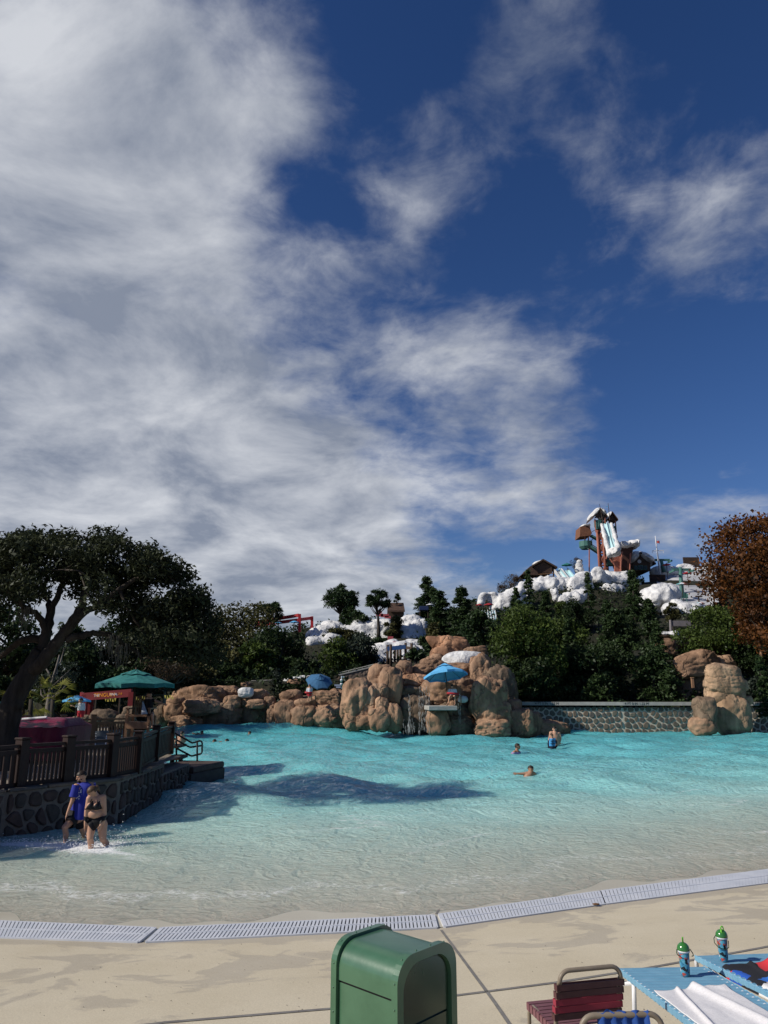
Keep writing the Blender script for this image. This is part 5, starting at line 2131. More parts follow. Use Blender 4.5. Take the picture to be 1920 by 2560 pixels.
    # snow shelf and the timber housing below it
    for (x0, y0, x1, y1) in ((575, 532, 700, 612), (660, 520, 792, 600), (740, 515, 795, 610)):
        c, r = pxbox(*zt(x0, y0), *zt(x1, y1), TY - 2)
        V, F = blob(c, (r[0], 2.6, r[2]), x0, 4, amp=.16)
        obj('snow_shelf', V, F, M_SNOW, root, smooth=True)
    mb = MB()
    mb.prism([A(545, 640, -3), A(600, 600, -3), A(755, 590, -3), A(715, 800, -3), A(700, 860, -3), A(610, 800, -3)], (0, 4.5, 0))
    recalc(mb.build('housing', mat('tower_boards', (.06, .028, .022), .8, (.09, .04, .03), 3, stretch=(1, 1, .1)), root))
    mb = MB()
    mb.prism([A(540, 700, -3.4), A(608, 690, -3.4), A(606, 945, -3.4), A(538, 945, -3.4)], (0, .5, 0))
    recalc(mb.build('board_panel', M_RUST, root))
    for (x0, y0, x1, y1) in ((625, 640, 598, 930), (605, 700, 612, 930), (720, 660, 712, 850), (460, 640, 440, 725), (535, 790, 480, 720), (560, 740, 500, 760)):
        MB().tube([A(x0, y0, -3.6), A(x1, y1, -3.6)], .15, 6).build('strut', M_RUST, root)
    # side cabin on its own post, with stairs
    a, b = A(140, 350, .5), A(277, 470, .5)
    mb = MB()
    mb.prism([A(135, 468, .5), A(262, 455, .5), A(277, 425, .5), A(245, 350, .5), A(143, 352, .5)], (0, 3.6, 0))
    recalc(mb.build('cabin_roof', mat('cedar_roof', (.15, .065, .038), .8, (.22, .10, .055), 3, bump=.4), root))
    c, r = pxbox(*zt(140, 340), *zt(245, 366), TY + 2)
    V, F = blob(c, (r[0], 2.0, r[2]), 4, 4, amp=.12)
    obj('snow_cover', V, F, M_SNOW, root, smooth=True)
    a, b = A(185, 512, .6), A(262, 600, .6)
    c = (a + b) / 2
    mb = MB()
    mb.lathe((c[0], c[1] + 1.2, b[2]), [(.9, 0), (1.3, .5), (1.3, a[2] - b[2]), (1.2, a[2] - b[2]), (1.2, .6)], 12)
    mb.build('landing', M_DKTEAL, root)
    for (x0, y0, x1, y1) in ((195, 465, 195, 512), (235, 465, 235, 512), (245, 600, 245, 870)):
        MB().tube([A(x0, y0, 1.0), A(x1, y1, 1.0)], .12, 6).build('cabin_post', M_RUST, root)
    for (x0, y0, x1, y1, w) in ((255, 585, 352, 650, .5), (262, 458, 338, 500, .3), (255, 545, 345, 605, .12), (262, 520, 300, 480, .12), (278, 410, 312, 392, .1)):
        MB().beam(A(x0, y0, 1.2), A(x1, y1, 1.2), 1.2 if w > .2 else .12, w).build('stair', M_DKTEAL, root)
    return root


tower()


def deck_rail(lab, x0, y0, x1, y1, n, Y):
    a, b = at_y(x0, y0, Y), at_y(x1, y0, Y)
    zb = at_y(x0, y1, Y)[2]
    root = empty('summit_deck', ((a[0] + b[0]) / 2, Y, zb), lab, 'deck')
    h = a[2] - zb
    MB().box(((a[0] + b[0]) / 2, Y + 2, zb - .2), (b[0] - a[0], 4.5, .35)).build('floor', M_WOOD_RED, root)
    for z in (a[2], zb + h * .3):
        MB().beam((a[0], Y, z), (b[0], Y, z), .2, .18).build('rail', M_WOOD_RED, root)
    for k in range(n):
        x = a[0] + (b[0] - a[0]) * (k + .5) / n
        MB().box((x, Y + .05, zb + h * .5), (.24, .1, h)).build('picket', M_WOOD_RED, root)
    for k in range(4):
        x = a[0] + (b[0] - a[0]) * k / 3
        MB().box((x, Y + 1.5, zb - 2.6), (.35, .35, 3.6)).build('post', M_WOOD_RED, root)


deck_rail('dark red railed deck at the foot of the slide tower', *zt(318, 938), *zt(620, 990), 22, 134)
deck_rail('dark red deck beside the chairlift slope', *zt(935, 912), *zt(1120, 1000), 12, 136)
gable_hut('summit_lodge', 'dark lodge with a thick snow roof right of the slide tower', (*zt(712, 665), *zt(965, 860)), 141, M_ROOF, M_WOOD_DK, 7, snow=1.0, cat='lodge')
# lodge front: round gable badge and windows
lod = bpy.data.objects['summit_lodge']
for (zx, zy, s) in ((822, 755, .6),):
    p = at_y(*zt(zx, zy), 140.9)
    mb = MB()
    mb.lathe(p, [(0, -.05), (s * .6, -.05), (s * .6, .05), (0, .05)], 14, M=Matrix.Rotation(R(90), 3, 'X'))
    mb.build('gable_badge', M_SNOW, lod)
for (x0, y0, x1, y1) in ((762, 805, 800, 850), (808, 800, 865, 850), (875, 805, 910, 850)):
    c, r = pxbox(*zt(x0, y0), *zt(x1, y1), 140.9)
    w = MB().box(c, (r[0] * 2, .16, r[2] * 2)).build('window', M_DKTEAL, lod)
    MB().box(c + [0, -.1, 0], (r[0] * 1.5, .06, r[2] * 1.5)).build('pane', mat('dark_glass', (.02, .03, .035), .1), w)

gable_hut('chalet', 'brown open chalet with a patch of snow on its steep roof', (1331, 1402, 1384, 1432), 136, M_ROOF, M_ROOF, 6, snow=0, cat='chalet')
ch = bpy.data.objects['chalet']
c, r = pxbox(1332, 1400, 1364, 1416, 139)
V, F = blob(c, (r[0], 2.2, r[2] * .7), 2, 4, amp=.12, tilt=.25)
obj('snow_cover', V, F, M_SNOW, ch, smooth=True)
for (x, y0, y1) in ((1336, 1425, 1452), (1363, 1425, 1452), (1384, 1422, 1452), (1352, 1425, 1452)):
    MB().tube([at_y(x, y0, 136.5), at_y(x, y1, 136.5)], .14, 6).build('post', M_WOOD_LT, ch)
MB().beam(at_y(1345, 1436, 136), at_y(1384, 1433, 136), .12, .12).build('rail', M_WOOD_LT, ch)
MB().beam(at_y(1345, 1443, 136), at_y(1384, 1440, 136), .12, .12).build('rail', M_WOOD_LT, ch)
mb = MB()
mb.prism([at_y(1306, 1435, 134), at_y(1327, 1415, 134), at_y(1345, 1432, 134), at_y(1345, 1438, 134)], (0, 6, 0))
recalc(mb.build('side_roof', M_ROOF, ch))

# short blue slide beside the chalet
root = empty('water_slide', at_y(1425, 1452, 131), 'short pale blue slide running down beside the chalet', 'slide')
for (x0, y0, x1, y1, w, m) in ((1409, 1428, 1429, 1452, 1.6, M_SLIDE), (1394, 1428, 1412, 1452, 1.4, M_SNOW)):
    a, b = at_y(x0, y0, 137), at_y(x1, y1, 131)
    MB().beam(a, b, w, .3).build('bed', m, root)
    for s in (-1, 1):
        MB().beam(a + [s * w / 2, 0, .25], b + [s * w / 2, 0, .25], .22, .6).build('side', m, root)
root = empty('ribbed_slide', at_y(1215, 1552, 112), 'ribbed pale blue multi-lane slide below the red umbrellas', 'slide')
for k in range(7):
    a = at_y(1197 + k * 6.2, 1529 - k * .2, 114)
    b = at_y(1200 + k * 6.4, 1552, 109)
    MB().beam(a, b, .30, .25).build('lane', M_SLIDE, root)
    MB().beam(a + [.2, 0, .12], b + [.2, 0, .12], .1, .3).build('lane_divider', M_SNOW, root)
root = empty('snowman', at_y(1448, 1432, 137), 'white snowman figure standing beside the summit pole', 'statue')
for (px, py, rr) in ((1448, 1426, .9), (1448, 1414, .72), (1448, 1405, .5)):
    V, F = blob(at_y(px, py, 137), (rr, rr, rr * .9), int(rr * 10), 3, amp=.05, power=2)
    obj('snowball', V, F, M_SNOW, root, smooth=True)

# ---- flag pole, chairlift
root = empty('flagpole', at_y(*zt(1060, 905), 142), 'tall white flagpole with a cross arm and a red flag', 'flagpole')
A = lambda zx, zy, d=0: at_y(*zt(zx, zy), 142 + d)
MB().tube([A(1062, 910), A(1005, 460)], [.22, .07], 8).build('pole', M_WHITE_P, root, smooth=True)
MB().tube([A(970, 632), A(1100, 628)], .08, 6).build('cross_arm', M_WHITE_P, root)
for x in (973, 1098):
    MB().tube([A(x, 630), A(x, 658)], .05, 5).build('halyard', M_WHITE_P, root)
V, F = [], []
for i in range(9):
    f = i / 8
    for zy in (508 + 14 * f + 5 * math.sin(f * 6), 534 + 20 * f + 5 * math.sin(f * 6)):
        V.append(A(1012 + 44 * f, zy, .3 * math.sin(f * 7)))
    if i:
        F.append((2 * i - 2, 2 * i - 1, 2 * i + 1, 2 * i))
obj('flag', V, F, mat('flag_cloth', (.55, .06, .06), .8, (.65, .5, .45), 1.6, (.5, .6)), root)


def pylon(lab, x, y0, y1, ax0, ax1, ay, Y):
    root = empty('chairlift_pylon', at_y(x + 8, y1, Y), lab, 'pylon', 'chairlift pylons on the snowy hill')
    a, b = at_y(x, y0, Y), at_y(x + 8, y1, Y)
    MB().tube([a, b], [.28, .42], 10).build('mast', M_DKTEAL, root, smooth=True)
    c, d = at_y(ax0, ay, Y), at_y(ax1, ay, Y)
    MB().beam(c, d, .3, .42).build('cross_beam', M_DKTEAL, root)
    for e in (c, d):
        MB().beam(e + [0, -1.1, -.3], e + [0, 1.1, -.3], .25, .3).build('sheave_train', M_DKTEAL, root)
    return root


pylon('teal chairlift pylon standing on the grey slope', 1700, 1418, 1520, 1680, 1727, 1424, 126)
pylon('teal chairlift top station arm behind the lodge', 1652, 1398, 1430, 1632, 1674, 1400, 144)
CH_A = mat('salmon_canvas', (.52, .20, .15), .8)
CH_B = mat('aqua_canvas', (.16, .42, .45), .8)


def chair(lab, px, py, Y, r, dark=False):
    p = at_y(px, py, Y)
    root = umbrella(lab, p, r, r * .38, p[2] - 3.0, M_RED if dark else CH_A, group='chairlift seats under umbrellas', tier=False, stripes=None if dark else [CH_B, M_WHITE_P], name='chairlift_gondola', pole=.06)
    root['category'] = 'chairlift'
    if dark:
        return
    z = p[2] - 2.6
    MB().box((p[0], p[1], z), (1.5, .6, .15)).build('seat', M_DKTEAL, root)
    MB().box((p[0], p[1] + .3, z + .5), (1.5, .12, .7)).build('backrest', M_DKTEAL, root)
    for s in (-.7, .7):
        MB().box((p[0] + s, p[1], z + .35), (.1, .5, .6)).build('armrest', M_DKTEAL, root)
        MB().box((p[0] + s * .6, p[1] - .4, z - .5), (.1, .1, .9)).build('footrest', M_DKTEAL, root)


chair('chairlift seat under a striped umbrella in front of the teal pylon', 1704, 1455, 122, .95)
chair('chairlift seat under a striped umbrella low on the grey slope', 1749, 1504, 112, .75)
chair('dark red chairlift umbrella beside the flagpole', 1666, 1408, 138, .8, True)
chair('dark red chairlift umbrella right of the teal pylon', 1718, 1429, 130, .8, True)
root = empty('board_fence', at_y(1725, 1418, 152), 'dark wooden board wall on the summit skyline', 'wall')
a, b = at_y(1708, 1405, 152), at_y(1748, 1403, 152)
for k in range(12):
    x = a[0] + (b[0] - a[0]) * (k + .5) / 12
    MB().box((x, 152, a[2] - .3), ((b[0] - a[0]) / 12 * .94, .2, 2.6)).build('board', M_WOOD_DK, root)
root = empty('grey_sign', at_y(1681, 1592, 78), 'weathered grey blank board sign on a post above the trees', 'sign')
MB().tube([at_y(1678, 1592, 78), at_y(1676, 1550, 78)], .14, 8).build('post', mat('grey_wood', (.16, .15, .16), .8, (.22, .2, .2), 4), root)
c, r = pxbox(1680, 1552, 1726, 1566, 78)
MB().box(c, (r[0] * 2, .12, r[2] * 2), 0, .02).build('board', MATS['grey_wood'], root)
root = empty('lamp_post', at_y(1747, 1512, 116), 'slim dark lamp post on the grey slope', 'lamp')
MB().tube([at_y(1748, 1510, 116), at_y(1746, 1491, 116)], .1, 6).build('pole', M_WOOD_DK, root)
MB().box(at_y(1747, 1491, 116), (1.0, .4, .2)).build('lamp_head', M_WOOD_DK, root)

# ---- left ridge
gable_hut('wooden_hut', 'small dark wooden hut with a tiled roof on the left ridge', (968, 1507, 1012, 1548), 113, M_ROOF, M_WOOD_DK, 4, ridge_dir='x', cat='hut')
root = empty('red_banner', at_y(955, 1545, 108), 'red stacked sign boards beside the small wooden hut', 'sign')
for bx in ((941, 1527, 955, 1533), (940, 1534, 958, 1541), (952, 1535, 972, 1543), (962, 1540, 977, 1546)):
    c, r = pxbox(*bx, 108)
    MB().box(c, (r[0] * 2, .12, r[2] * 2)).build('board', mat('faded_red', (.36, .06, .075), .7, (.42, .09, .10), 3), root)
for x in (945, 970):
    MB().tube([at_y(x, 1526, 108.2), at_y(x, 1556, 108.2)], .08, 6).build('post', M_WOOD_DK, root)
for lab, bx, Y in (('small faded red square sign above the wooden bridge frame', (982, 1604, 996, 1615), 88), ('small red sign beside the toboggan snow', (969, 1591, 983, 1600), 94)):
    c, r = pxbox(*bx, Y)
    root = empty('square_sign', c - [0, 0, r[2] + .6], lab, 'sign')
    MB().box(c, (r[0] * 2, .1, r[2] * 2)).build('board', MATS['faded_red'], root)
    MB().tube([c + [0, .1, r[2]], c + [0, .1, -r[2] - .8]], .04, 6).build('post', M_WOOD_DK, root)

root = empty('bridge_frame', at_y(1000, 1668, 80), 'tall wooden post frame with a blue banner beam by the snow terrace', 'frame')
A = lambda x, y, d=0: at_y(x, y, 80 + d)
for (x, y0, y1, d) in ((969, 1612, 1668, 0), (977, 1611, 1670, -1.5), (1001, 1612, 1665, 2), (1014, 1607, 1664, 0), (1029, 1608, 1668, -1.5), (987, 1622, 1662, 3), (994, 1622, 1662, 4)):
    MB().tube([A(x, y0, d), A(x, y1, d)], .14, 8).build('post', M_WOOD_DK, root, smooth=True)
c = [A(968, 1622, -.2), A(1014, 1617, -.2)]
MB().beam(c[0], c[1], .3, .42).build('banner_beam', mat('blue_beam', (.035, .10, .26), .7), root)
MB().beam(A(1014, 1619, 0), A(1029, 1621, -1.5), .2, .3).build('beam', M_WOOD_DK, root)
MB().beam(A(977, 1650, -1.5), A(1014, 1649, 0), .12, .12).build('rail', M_WOOD_DK, root)
MB().beam(A(977, 1657, -1.5), A(1029, 1655, -1.5), .12, .12).build('rail', M_WOOD_DK, root)
MB().beam(A(1014, 1651, 0), A(1029, 1660, -1.5), .1, .1).build('brace', M_WOOD_DK, root)

root = empty('red_gate', at_y(760, 1575, 100), 'red steel portal frame above the dark trees', 'gate')
A = lambda x, y, d=0: at_y(x, y, 100 + d)
for (x, y0, y1, d) in ((749, 1535, 1580, 0), (780, 1541, 1580, 6)):
    MB().beam(A(x, y0, d), A(x, y1, d), .36, .36).build('post', M_RED, root)
for (x0, y0, x1, y1, d) in ((640, 1556, 747, 1538, 0), (640, 1563, 747, 1550, 0)):
    MB().beam(A(x0, y0, 3), A(x1, y1, 0), .25, .42).build('beam', M_RED, root)
MB().beam(A(751, 1549, 0), A(779, 1545, 6), .25, .4).build('beam', M_RED, root)
UG = 'parasols on the far hill'
for lab, px, py, Y, r, m in (('small blue parasol under the red gate, right one', 736, 1551, 99, .62, M_BLUE_C), ('small blue parasol under the red gate next to the pine', 696, 1554, 99, .5, M_BLUE_C),
                             ('red parasol in front of the curled snow cliff', 1222, 1507, 114, .75, M_RED), ('red parasol half hidden by firs left of the snow cliff', 1198, 1509, 114, .55, M_RED),
                             ('teal parasol on the summit between chalet and snowman', 1417, 1407, 136, 1.05, M_TEAL), ('white parasol beside the blue awning', 1075, 1508, 112, .6, M_WHITE_P)):
    p = at_y(px, py, Y)
    umbrella(lab, p, r, r * .4, p[2] - 2.4, m, group=UG, tier=False)
root = empty('awning', at_y(1059, 1530, 112), 'dark blue awning on posts beside the dense ridge pine', 'awning')
c, r = pxbox(1048, 1517, 1070, 1527, 112)
MB().box(c, (r[0] * 2, 2, r[2] * 2), 0, .05).build('canopy', mat('navy', (.015, .03, .09), .8), root)
for s in (-1, 1):
    MB().tube([c + [s * r[0] * .9, -.8, 0], c + [s * r[0] * .9, -.8, -1.6]], .05, 6).build('post', M_WOOD_DK, root)

# ================================================================== around the far shore
umbrella('bright sky-blue umbrella tilted over the seated lifeguard', at_y(1110, 1659, 55.5), 1.62, .85, 2.1, M_BLUE_C, tilt=R(14), tiltdir=R(115), pole=.035, group='lifeguard umbrellas')
umbrella('dark blue umbrella tilted over the lifeguard on the cracked ledge', at_y(800, 1689, 64.5), 1.15, .55, 3.0, M_NAVY_C, tilt=R(34), tiltdir=R(-75), pole=.035, group='lifeguard umbrellas')
umbrella('large teal umbrella over the tall lifeguard chair', at_y(340, 1676, 31), 1.62, .55, TZ, M_TEAL, pole=.035, group='lifeguard umbrellas')
umbrella('small pale blue umbrella left of the red banner booth', at_y(193, 1739, 38), .72, .24, TZ, M_BLUE_C, group='terrace umbrellas')
umbrella('teal umbrella at the terrace edge behind the oak trunk', at_y(-8, 1752, 33), .62, .22, TZ, M_TEAL, group='terrace umbrellas')

# low rubble walls behind the rocks (stones too small to tell apart)
def rubble_mat():
    m = bpy.data.materials.new('small_rubble')
    m.use_nodes = True
    nt, p, out = nodes_of(m)
    g = nt.nodes.new('ShaderNodeNewGeometry')
    v = nt.nodes.new('ShaderNodeTexVoronoi')
    v.inputs['Scale'].default_value = 3.4
    nt.links.new(g.outputs['Position'], v.inputs['Vector'])
    r = nt.nodes.new('ShaderNodeValToRGB')
    r.color_ramp.elements[0].color = (.26, .19, .14, 1)
    r.color_ramp.elements[1].color = (.12, .09, .07, 1)
    r.color_ramp.elements[1].position = .6
    nt.links.new(v.outputs['Distance'], r.inputs[0])
    nt.links.new(r.outputs[0], p.inputs['Base Color'])
    p.inputs['Roughness'].default_value = .9
    b = nt.nodes.new('ShaderNodeBump')
    b.inputs['Distance'].default_value = .08
    b.invert = True
    nt.links.new(v.outputs['Distance'], b.inputs['Height'])
    nt.links.new(b.outputs[0], p.inputs['Normal'])
    return m


M_RUBBLE = rubble_mat()
for lab, a, b, h, Y in (('low rubble wall with a pale rail behind the left outcrop', (600, 1711), (700, 1707), 1.6, 71), ('rubble wall rising to the right behind the cracked ledge', (846, 1690), (948, 1665), 2.2, 72)):
    p, q = at_y(*a, Y), at_y(*b, Y)
    root = empty('rubble_wall', (p + q) / 2 - [0, 0, h], lab, 'wall')
    MB().beam(p - [0, 0, h / 2], q - [0, 0, h / 2], .6, h).build('masonry', M_RUBBLE, root)
    MB().beam(p + [0, 0, .08], q + [0, 0, .08], .72, .12).build('coping', M_CONC, root)
    MB().tube([p + [0, 0, .28], q + [0, 0, .28]], .035, 6).build('hand_rail', M_CONC, root)
    for k in range(6):
        s = p + (q - p) * (k + .5) / 6
        MB().tube([s, s + [0, 0, .28]], .025, 5).build('rail_post', M_CONC, root)

# sign post with a little flag and two arrow boards
root = empty('signpost', at_y(854, 1722, 63), 'white striped signpost with a small flag and two arrow boards', 'sign')
A = lambda x, y: at_y(x, y, 62.4)
MB().tube([A(854, 1722), A(854, 1690)], .045, 8).build('pole', M_WHITE_P, root)
for y in (1700, 1705, 1710, 1715):
    p = A(854, y)
    MB().lathe(p, [(.10, -.06), (.13, 0), (.10, .06)], 10).build('band', M_WHITE_P if y % 2 == 0 else M_DKTEAL, root)
mb = MB()
mb.prism([A(854.5, 1690), A(863, 1692), A(854.5, 1695)], (0, .02, 0))
mb.build('flag', M_WHITE_P, root)
for (x0, x1, y, m) in ((856, 876, 1711, mat('sign_green', (.04, .22, .13), .6)), (836, 852, 1713, mat('sign_grey', (.30, .32, .42), .6)), (840, 852, 1718, MATS['sign_grey'])):
    c, r = pxbox(x0, y - 2, x1, y + 2, 62.3)
    s = 1 if x0 > 854 else -1
    mb = MB()
    mb.prism([c + [-r[0], 0, r[2]], c + [r[0] * .8, 0, r[2]], c + [r[0], 0, 0], c + [r[0] * .8, 0, -r[2]], c + [-r[0], 0, -r[2]]], (0, .05, 0))
    recalc(mb.build('arrow_board', m, root))

# leaning post behind the autumn tree, small timber post by the cave
root = empty('timber_post', at_y(1916, 1665, 63), 'leaning brown timber post with a short cross piece behind the young evergreens', 'post')
MB().tube([at_y(1905, 1668, 63), at_y(1899, 1590, 63)], .13, 8).build('shaft', M_WOOD_LT, root)
MB().beam(at_y(1893, 1603, 62.8), at_y(1905, 1601, 62.8), .12, .2).build('cross_piece', M_WOOD_LT, root)
root = empty('timber_post', at_y(1731, 1722, 63), 'short pale timber post in the shade left of the pillar', 'post')
c, r = pxbox(1729, 1696, 1734, 1720, 62.6)
MB().box(c, (.18, .18, r[2] * 2), 0, .02).build('shaft', M_WOOD_LT, root)
MB().box(c + [0, 0, r[2] + .05], (.24, .24, .08), 0, .02).build('cap', M_WOOD_LT, root)

# ================================================================== on the terrace
def stall():
    Y = 24.5
    m1 = mat('magenta_tarp', (.14, .005, .030), .45, (.18, .009, .045), 3, bump=.6, bscale=3, dist=.05)
    A = lambda x, y, d=0: at_y(x, y, Y + d)
    root = empty('covered_stall', (A(70, 1900)[0], Y + 1, TZ), 'magenta tarpaulin-covered stall with a sloping top behind the picket fence', 'stall')
    x0, x1 = A(-40, 1830)[0], A(151, 1830)[0]
    zt_, ze = A(60, 1798)[2], A(60, 1819)[2]
    d = 2.6
    mb = MB()
    xl, xr = x0 + .5, x1 - .12
    # sloped top as a frustum with soft sagging
    V, F = [], []
    n = 16
    for i in range(n + 1):
        f = i / n
        for j in range(n + 1):
            g = j / n
            x = x0 + (x1 - x0) * f
            y = Y + d * g
            e = min(f / .12, (1 - f) / .06, g / .3, (1 - g) / .3, 1)
            V.append((x, y, ze + (zt_ - ze) * max(e, 0) - .02 * math.sin(f * 25) * (1 - e) - .012 * math.sin(f * 40 + g * 6)))
    for i in range(n):
        for j in range(n):
            F.append((i * (n + 1) + j, (i + 1) * (n + 1) + j, (i + 1) * (n + 1) + j + 1, i * (n + 1) + j + 1))
    obj('tarp_top', V, F, m1, root, smooth=True)
    V, F = [], []
    ring = []
    for i in range(40):
        f = i / 40
        if f < .4:
            p = (x0 + (x1 - x0) * f / .4, Y)
        elif f < .5:
            p = (x1, Y + d * (f - .4) / .1)
        elif f < .9:
            p = (x1 - (x1 - x0) * (f - .5) / .4, Y + d)
        else:
            p = (x0, Y + d * (1 - (f - .9) / .1))
        ring.append(p)
    for k, z in enumerate((ze, ze - .5, TZ + .05)):
        for i, p in enumerate(ring):
            w = .02 * math.sin(i * 2.1) * k
            V.append((p[0] + w, p[1] + w - .012, z))
    for k in range(2):
        for i in range(40):
            F.append((k * 40 + i, (k + 1) * 40 + i, (k + 1) * 40 + (i + 1) % 40, k * 40 + (i + 1) % 40))
    obj('tarp_skirt', V, F, m1, root, smooth=True)
    MB().tube([A(40, 1800, .7), A(117, 1794, .7)], .05, 8).build('roof_bar', M_WHITE_P, root)


stall()


M_BOOTH = mat('booth_red', (.17, .012, .016), .6, (.13, .010, .013), 3)


def booth():
    Y = 43
    A = lambda x, y, d=0: at_y(x, y, Y + d)
    root = empty('banner_booth', (A(270, 1780)[0], Y, TZ), 'red open booth with a lettered banner beam and yellow bunting', 'booth')
    a, b = A(212, 1742), A(330, 1732, -.5)
    MB().beam(a, b, .2, .42).build('banner_beam', M_BOOTH, root)
    for (x, y0, d) in ((213, 1736, 0), (330, 1730, -.5), (240, 1745, 2), (300, 1742, 2)):
        p = A(x, y0, d)
        MB().box((p[0], p[1], (p[2] + TZ) / 2), (.3, .25, p[2] - TZ) if d <= 0 else (.08, .08, p[2] - TZ)).build('post', M_BOOTH if d <= 0 else M_WOOD_DK, root)
    MB().beam(A(203, 1737, .5), A(212, 1742), .15, .3).build('beam', M_BOOTH, root)
    p = A(213, 1756, .1)
    MB().box((p[0] + .15, p[1] + .2, (A(213, 1745)[2] + TZ) / 2), (.5, .1, A(213, 1745)[2] - TZ)).build('side_panel', M_BOOTH, root)
    t = (b - a) / np.linalg.norm(b - a)
    for (px, s, mm, size) in ((246, 'THE', M_WHITE_P, .2), (267, 'PENGUIN', mat('orange_letters', (.75, .28, .02), .6), .3), (291, 'FINAL', M_WHITE_P, .18), (308, '2-B', MATS['orange_letters'], .16)):
        cu = bpy.data.curves.new('lettering', 'FONT')
        cu.body = s
        cu.size = size
        cu.align_x = 'CENTER'
        cu.align_y = 'CENTER'
        cu.extrude = .004
        tmp = bpy.data.objects.new('tmp', cu)
        COL.objects.link(tmp)
        me = bpy.data.meshes.new_from_object(tmp.evaluated_get(bpy.context.evaluated_depsgraph_get()))
        bpy.data.objects.remove(tmp)
        me.materials.append(mm)
        o = bpy.data.objects.new('lettering', me)
        COL.objects.link(o)
        o.parent = root
        f = (at_y(px, 1737, Y)[0] - a[0]) / (b[0] - a[0])
        q = a + (b - a) * f + np.array([0, -.112, 0])
        o.location = q - root_loc(root)
        o.rotation_euler = (R(90), R(-2), math.atan2(t[1], t[0]))
    root2 = empty('bunting', A(300, 1760), 'string of yellow triangular flags across the shady terrace', 'bunting')
    M_Y = mat('yellow_cloth', (.55, .47, .10), .8)
    cord = [A(255, 1744, .3), A(300, 1744, .3), A(335, 1741, .3), A(370, 1738, 1), A(420, 1737, 3), A(438, 1737, 4)]
    MB().tube(cord, .012, 5).build('cord', M_WOOD_DK, root2)
    for k, x in enumerate([264, 270, 276, 282, 288, 336, 341, 348, 357, 362, 413, 419, 425, 431]):
        y = np.interp(x, [255, 300, 335, 370, 420, 438], [1745, 1745, 1742, 1739, 1738, 1738])
        d = np.interp(x, [255, 335, 370, 438], [.3, .3, 1, 4])
        up = k % 2
        mb = MB()
        pts = [A(x - 2.6, y, d), A(x + 2.6, y, d), A(x, y + 9, d)] if not up else [A(x - 2.6, y + 9, d), A(x + 2.6, y + 9, d), A(x, y, d)]
        mb.prism(pts, (0, .01, 0))
        mb.build('pennant', M_Y, root2)


booth()


def guard_chair():
    Y = 30.5
    A = lambda x, y, d=0: at_y(x, y, Y + d)
    x0, x1 = A(326, 1790)[0], A(380, 1790)[0]
    zs = A(340, 1789)[2]
    root = empty('lifeguard_chair', ((x0 + x1) / 2, Y, TZ), 'tall wooden slatted lifeguard chair under the large teal umbrella', 'chair')
    w = (x1 - x0)
    MB().box(((x0 + x1) / 2, Y, zs), (w, .8, .08), 0, .01).build('seat', M_WOOD_LT, root)
    MB().box(((x0 + x1) / 2, Y, zs - .36), (w * 1.04, .9, .26), 0, .01).build('front_board', M_WOOD_LT, root)
    for k in range(7):
        x = x0 + .05 + w * .55 * k / 6
        MB().beam((x, Y + .3, zs), (x - .06, Y + .5, zs + .75), .055, .03).build('back_slat', M_WOOD_LT, root)
    for s in (0, 1):
        x = x0 if s == 0 else x1
        for dy in (-.38, .38):
            MB().box((x, Y + dy, (TZ + zs) / 2), (.1, .1, zs - TZ)).build('leg', M_WOOD_LT, root)
        MB().box((x, Y, zs + .28), (.12, .85, .05)).build('armrest', M_WOOD_LT, root)
        MB().box((x, Y - .35, zs + .14), (.08, .08, .28)).build('armrest_post', M_WOOD_LT, root)
    root2 = empty('folded_sign', A(362, 1790, -.2), 'white pointed folded sign leaning on the lifeguard chair', 'sign')
    mb = MB()
    mb.prism([A(353, 1786, -.55), A(367, 1785, -.55), A(356, 1754, -.3)], (.02, .05, 0))
    recalc(mb.build('panel', mat('dull_white', (.34, .38, .44), .7), root2))
    MB().tube([A(353, 1787, -.5), A(356, 1753, -.25)], .012, 5).build('edge_rail', M_WOOD_DK, root2)


guard_chair()
# folded grey lounge leaning in the corner of the rear fence
root = empty('lounge_chair', at_z(250, 1868, TZ), 'grey tilted lounge chair back behind the picket fence', 'chair')
c = at_y(252, 1842, 24.6)
for k in range(5):
    f = k / 4
    MB().beam(at_y(238 + 4 * f * 0, 1858 - 26 * f, 24.6 + .3 * f), at_y(262 + 4 * f, 1857 - 27 * f, 24.6 + .3 * f), .03, .10).build('strap', mat('grey_vinyl', (.11, .13, .15), .6), root)
for px in (238, 264):
    MB().tube([at_y(px, 1866, 24.5), at_y(px + 3, 1830, 24.95)], .018, 6).build('frame_tube', M_WHITE_P, root)
MB().box(c + [.0, .25, 0], (.30, .02, .36)).build('sling', MATS['grey_vinyl'], root)


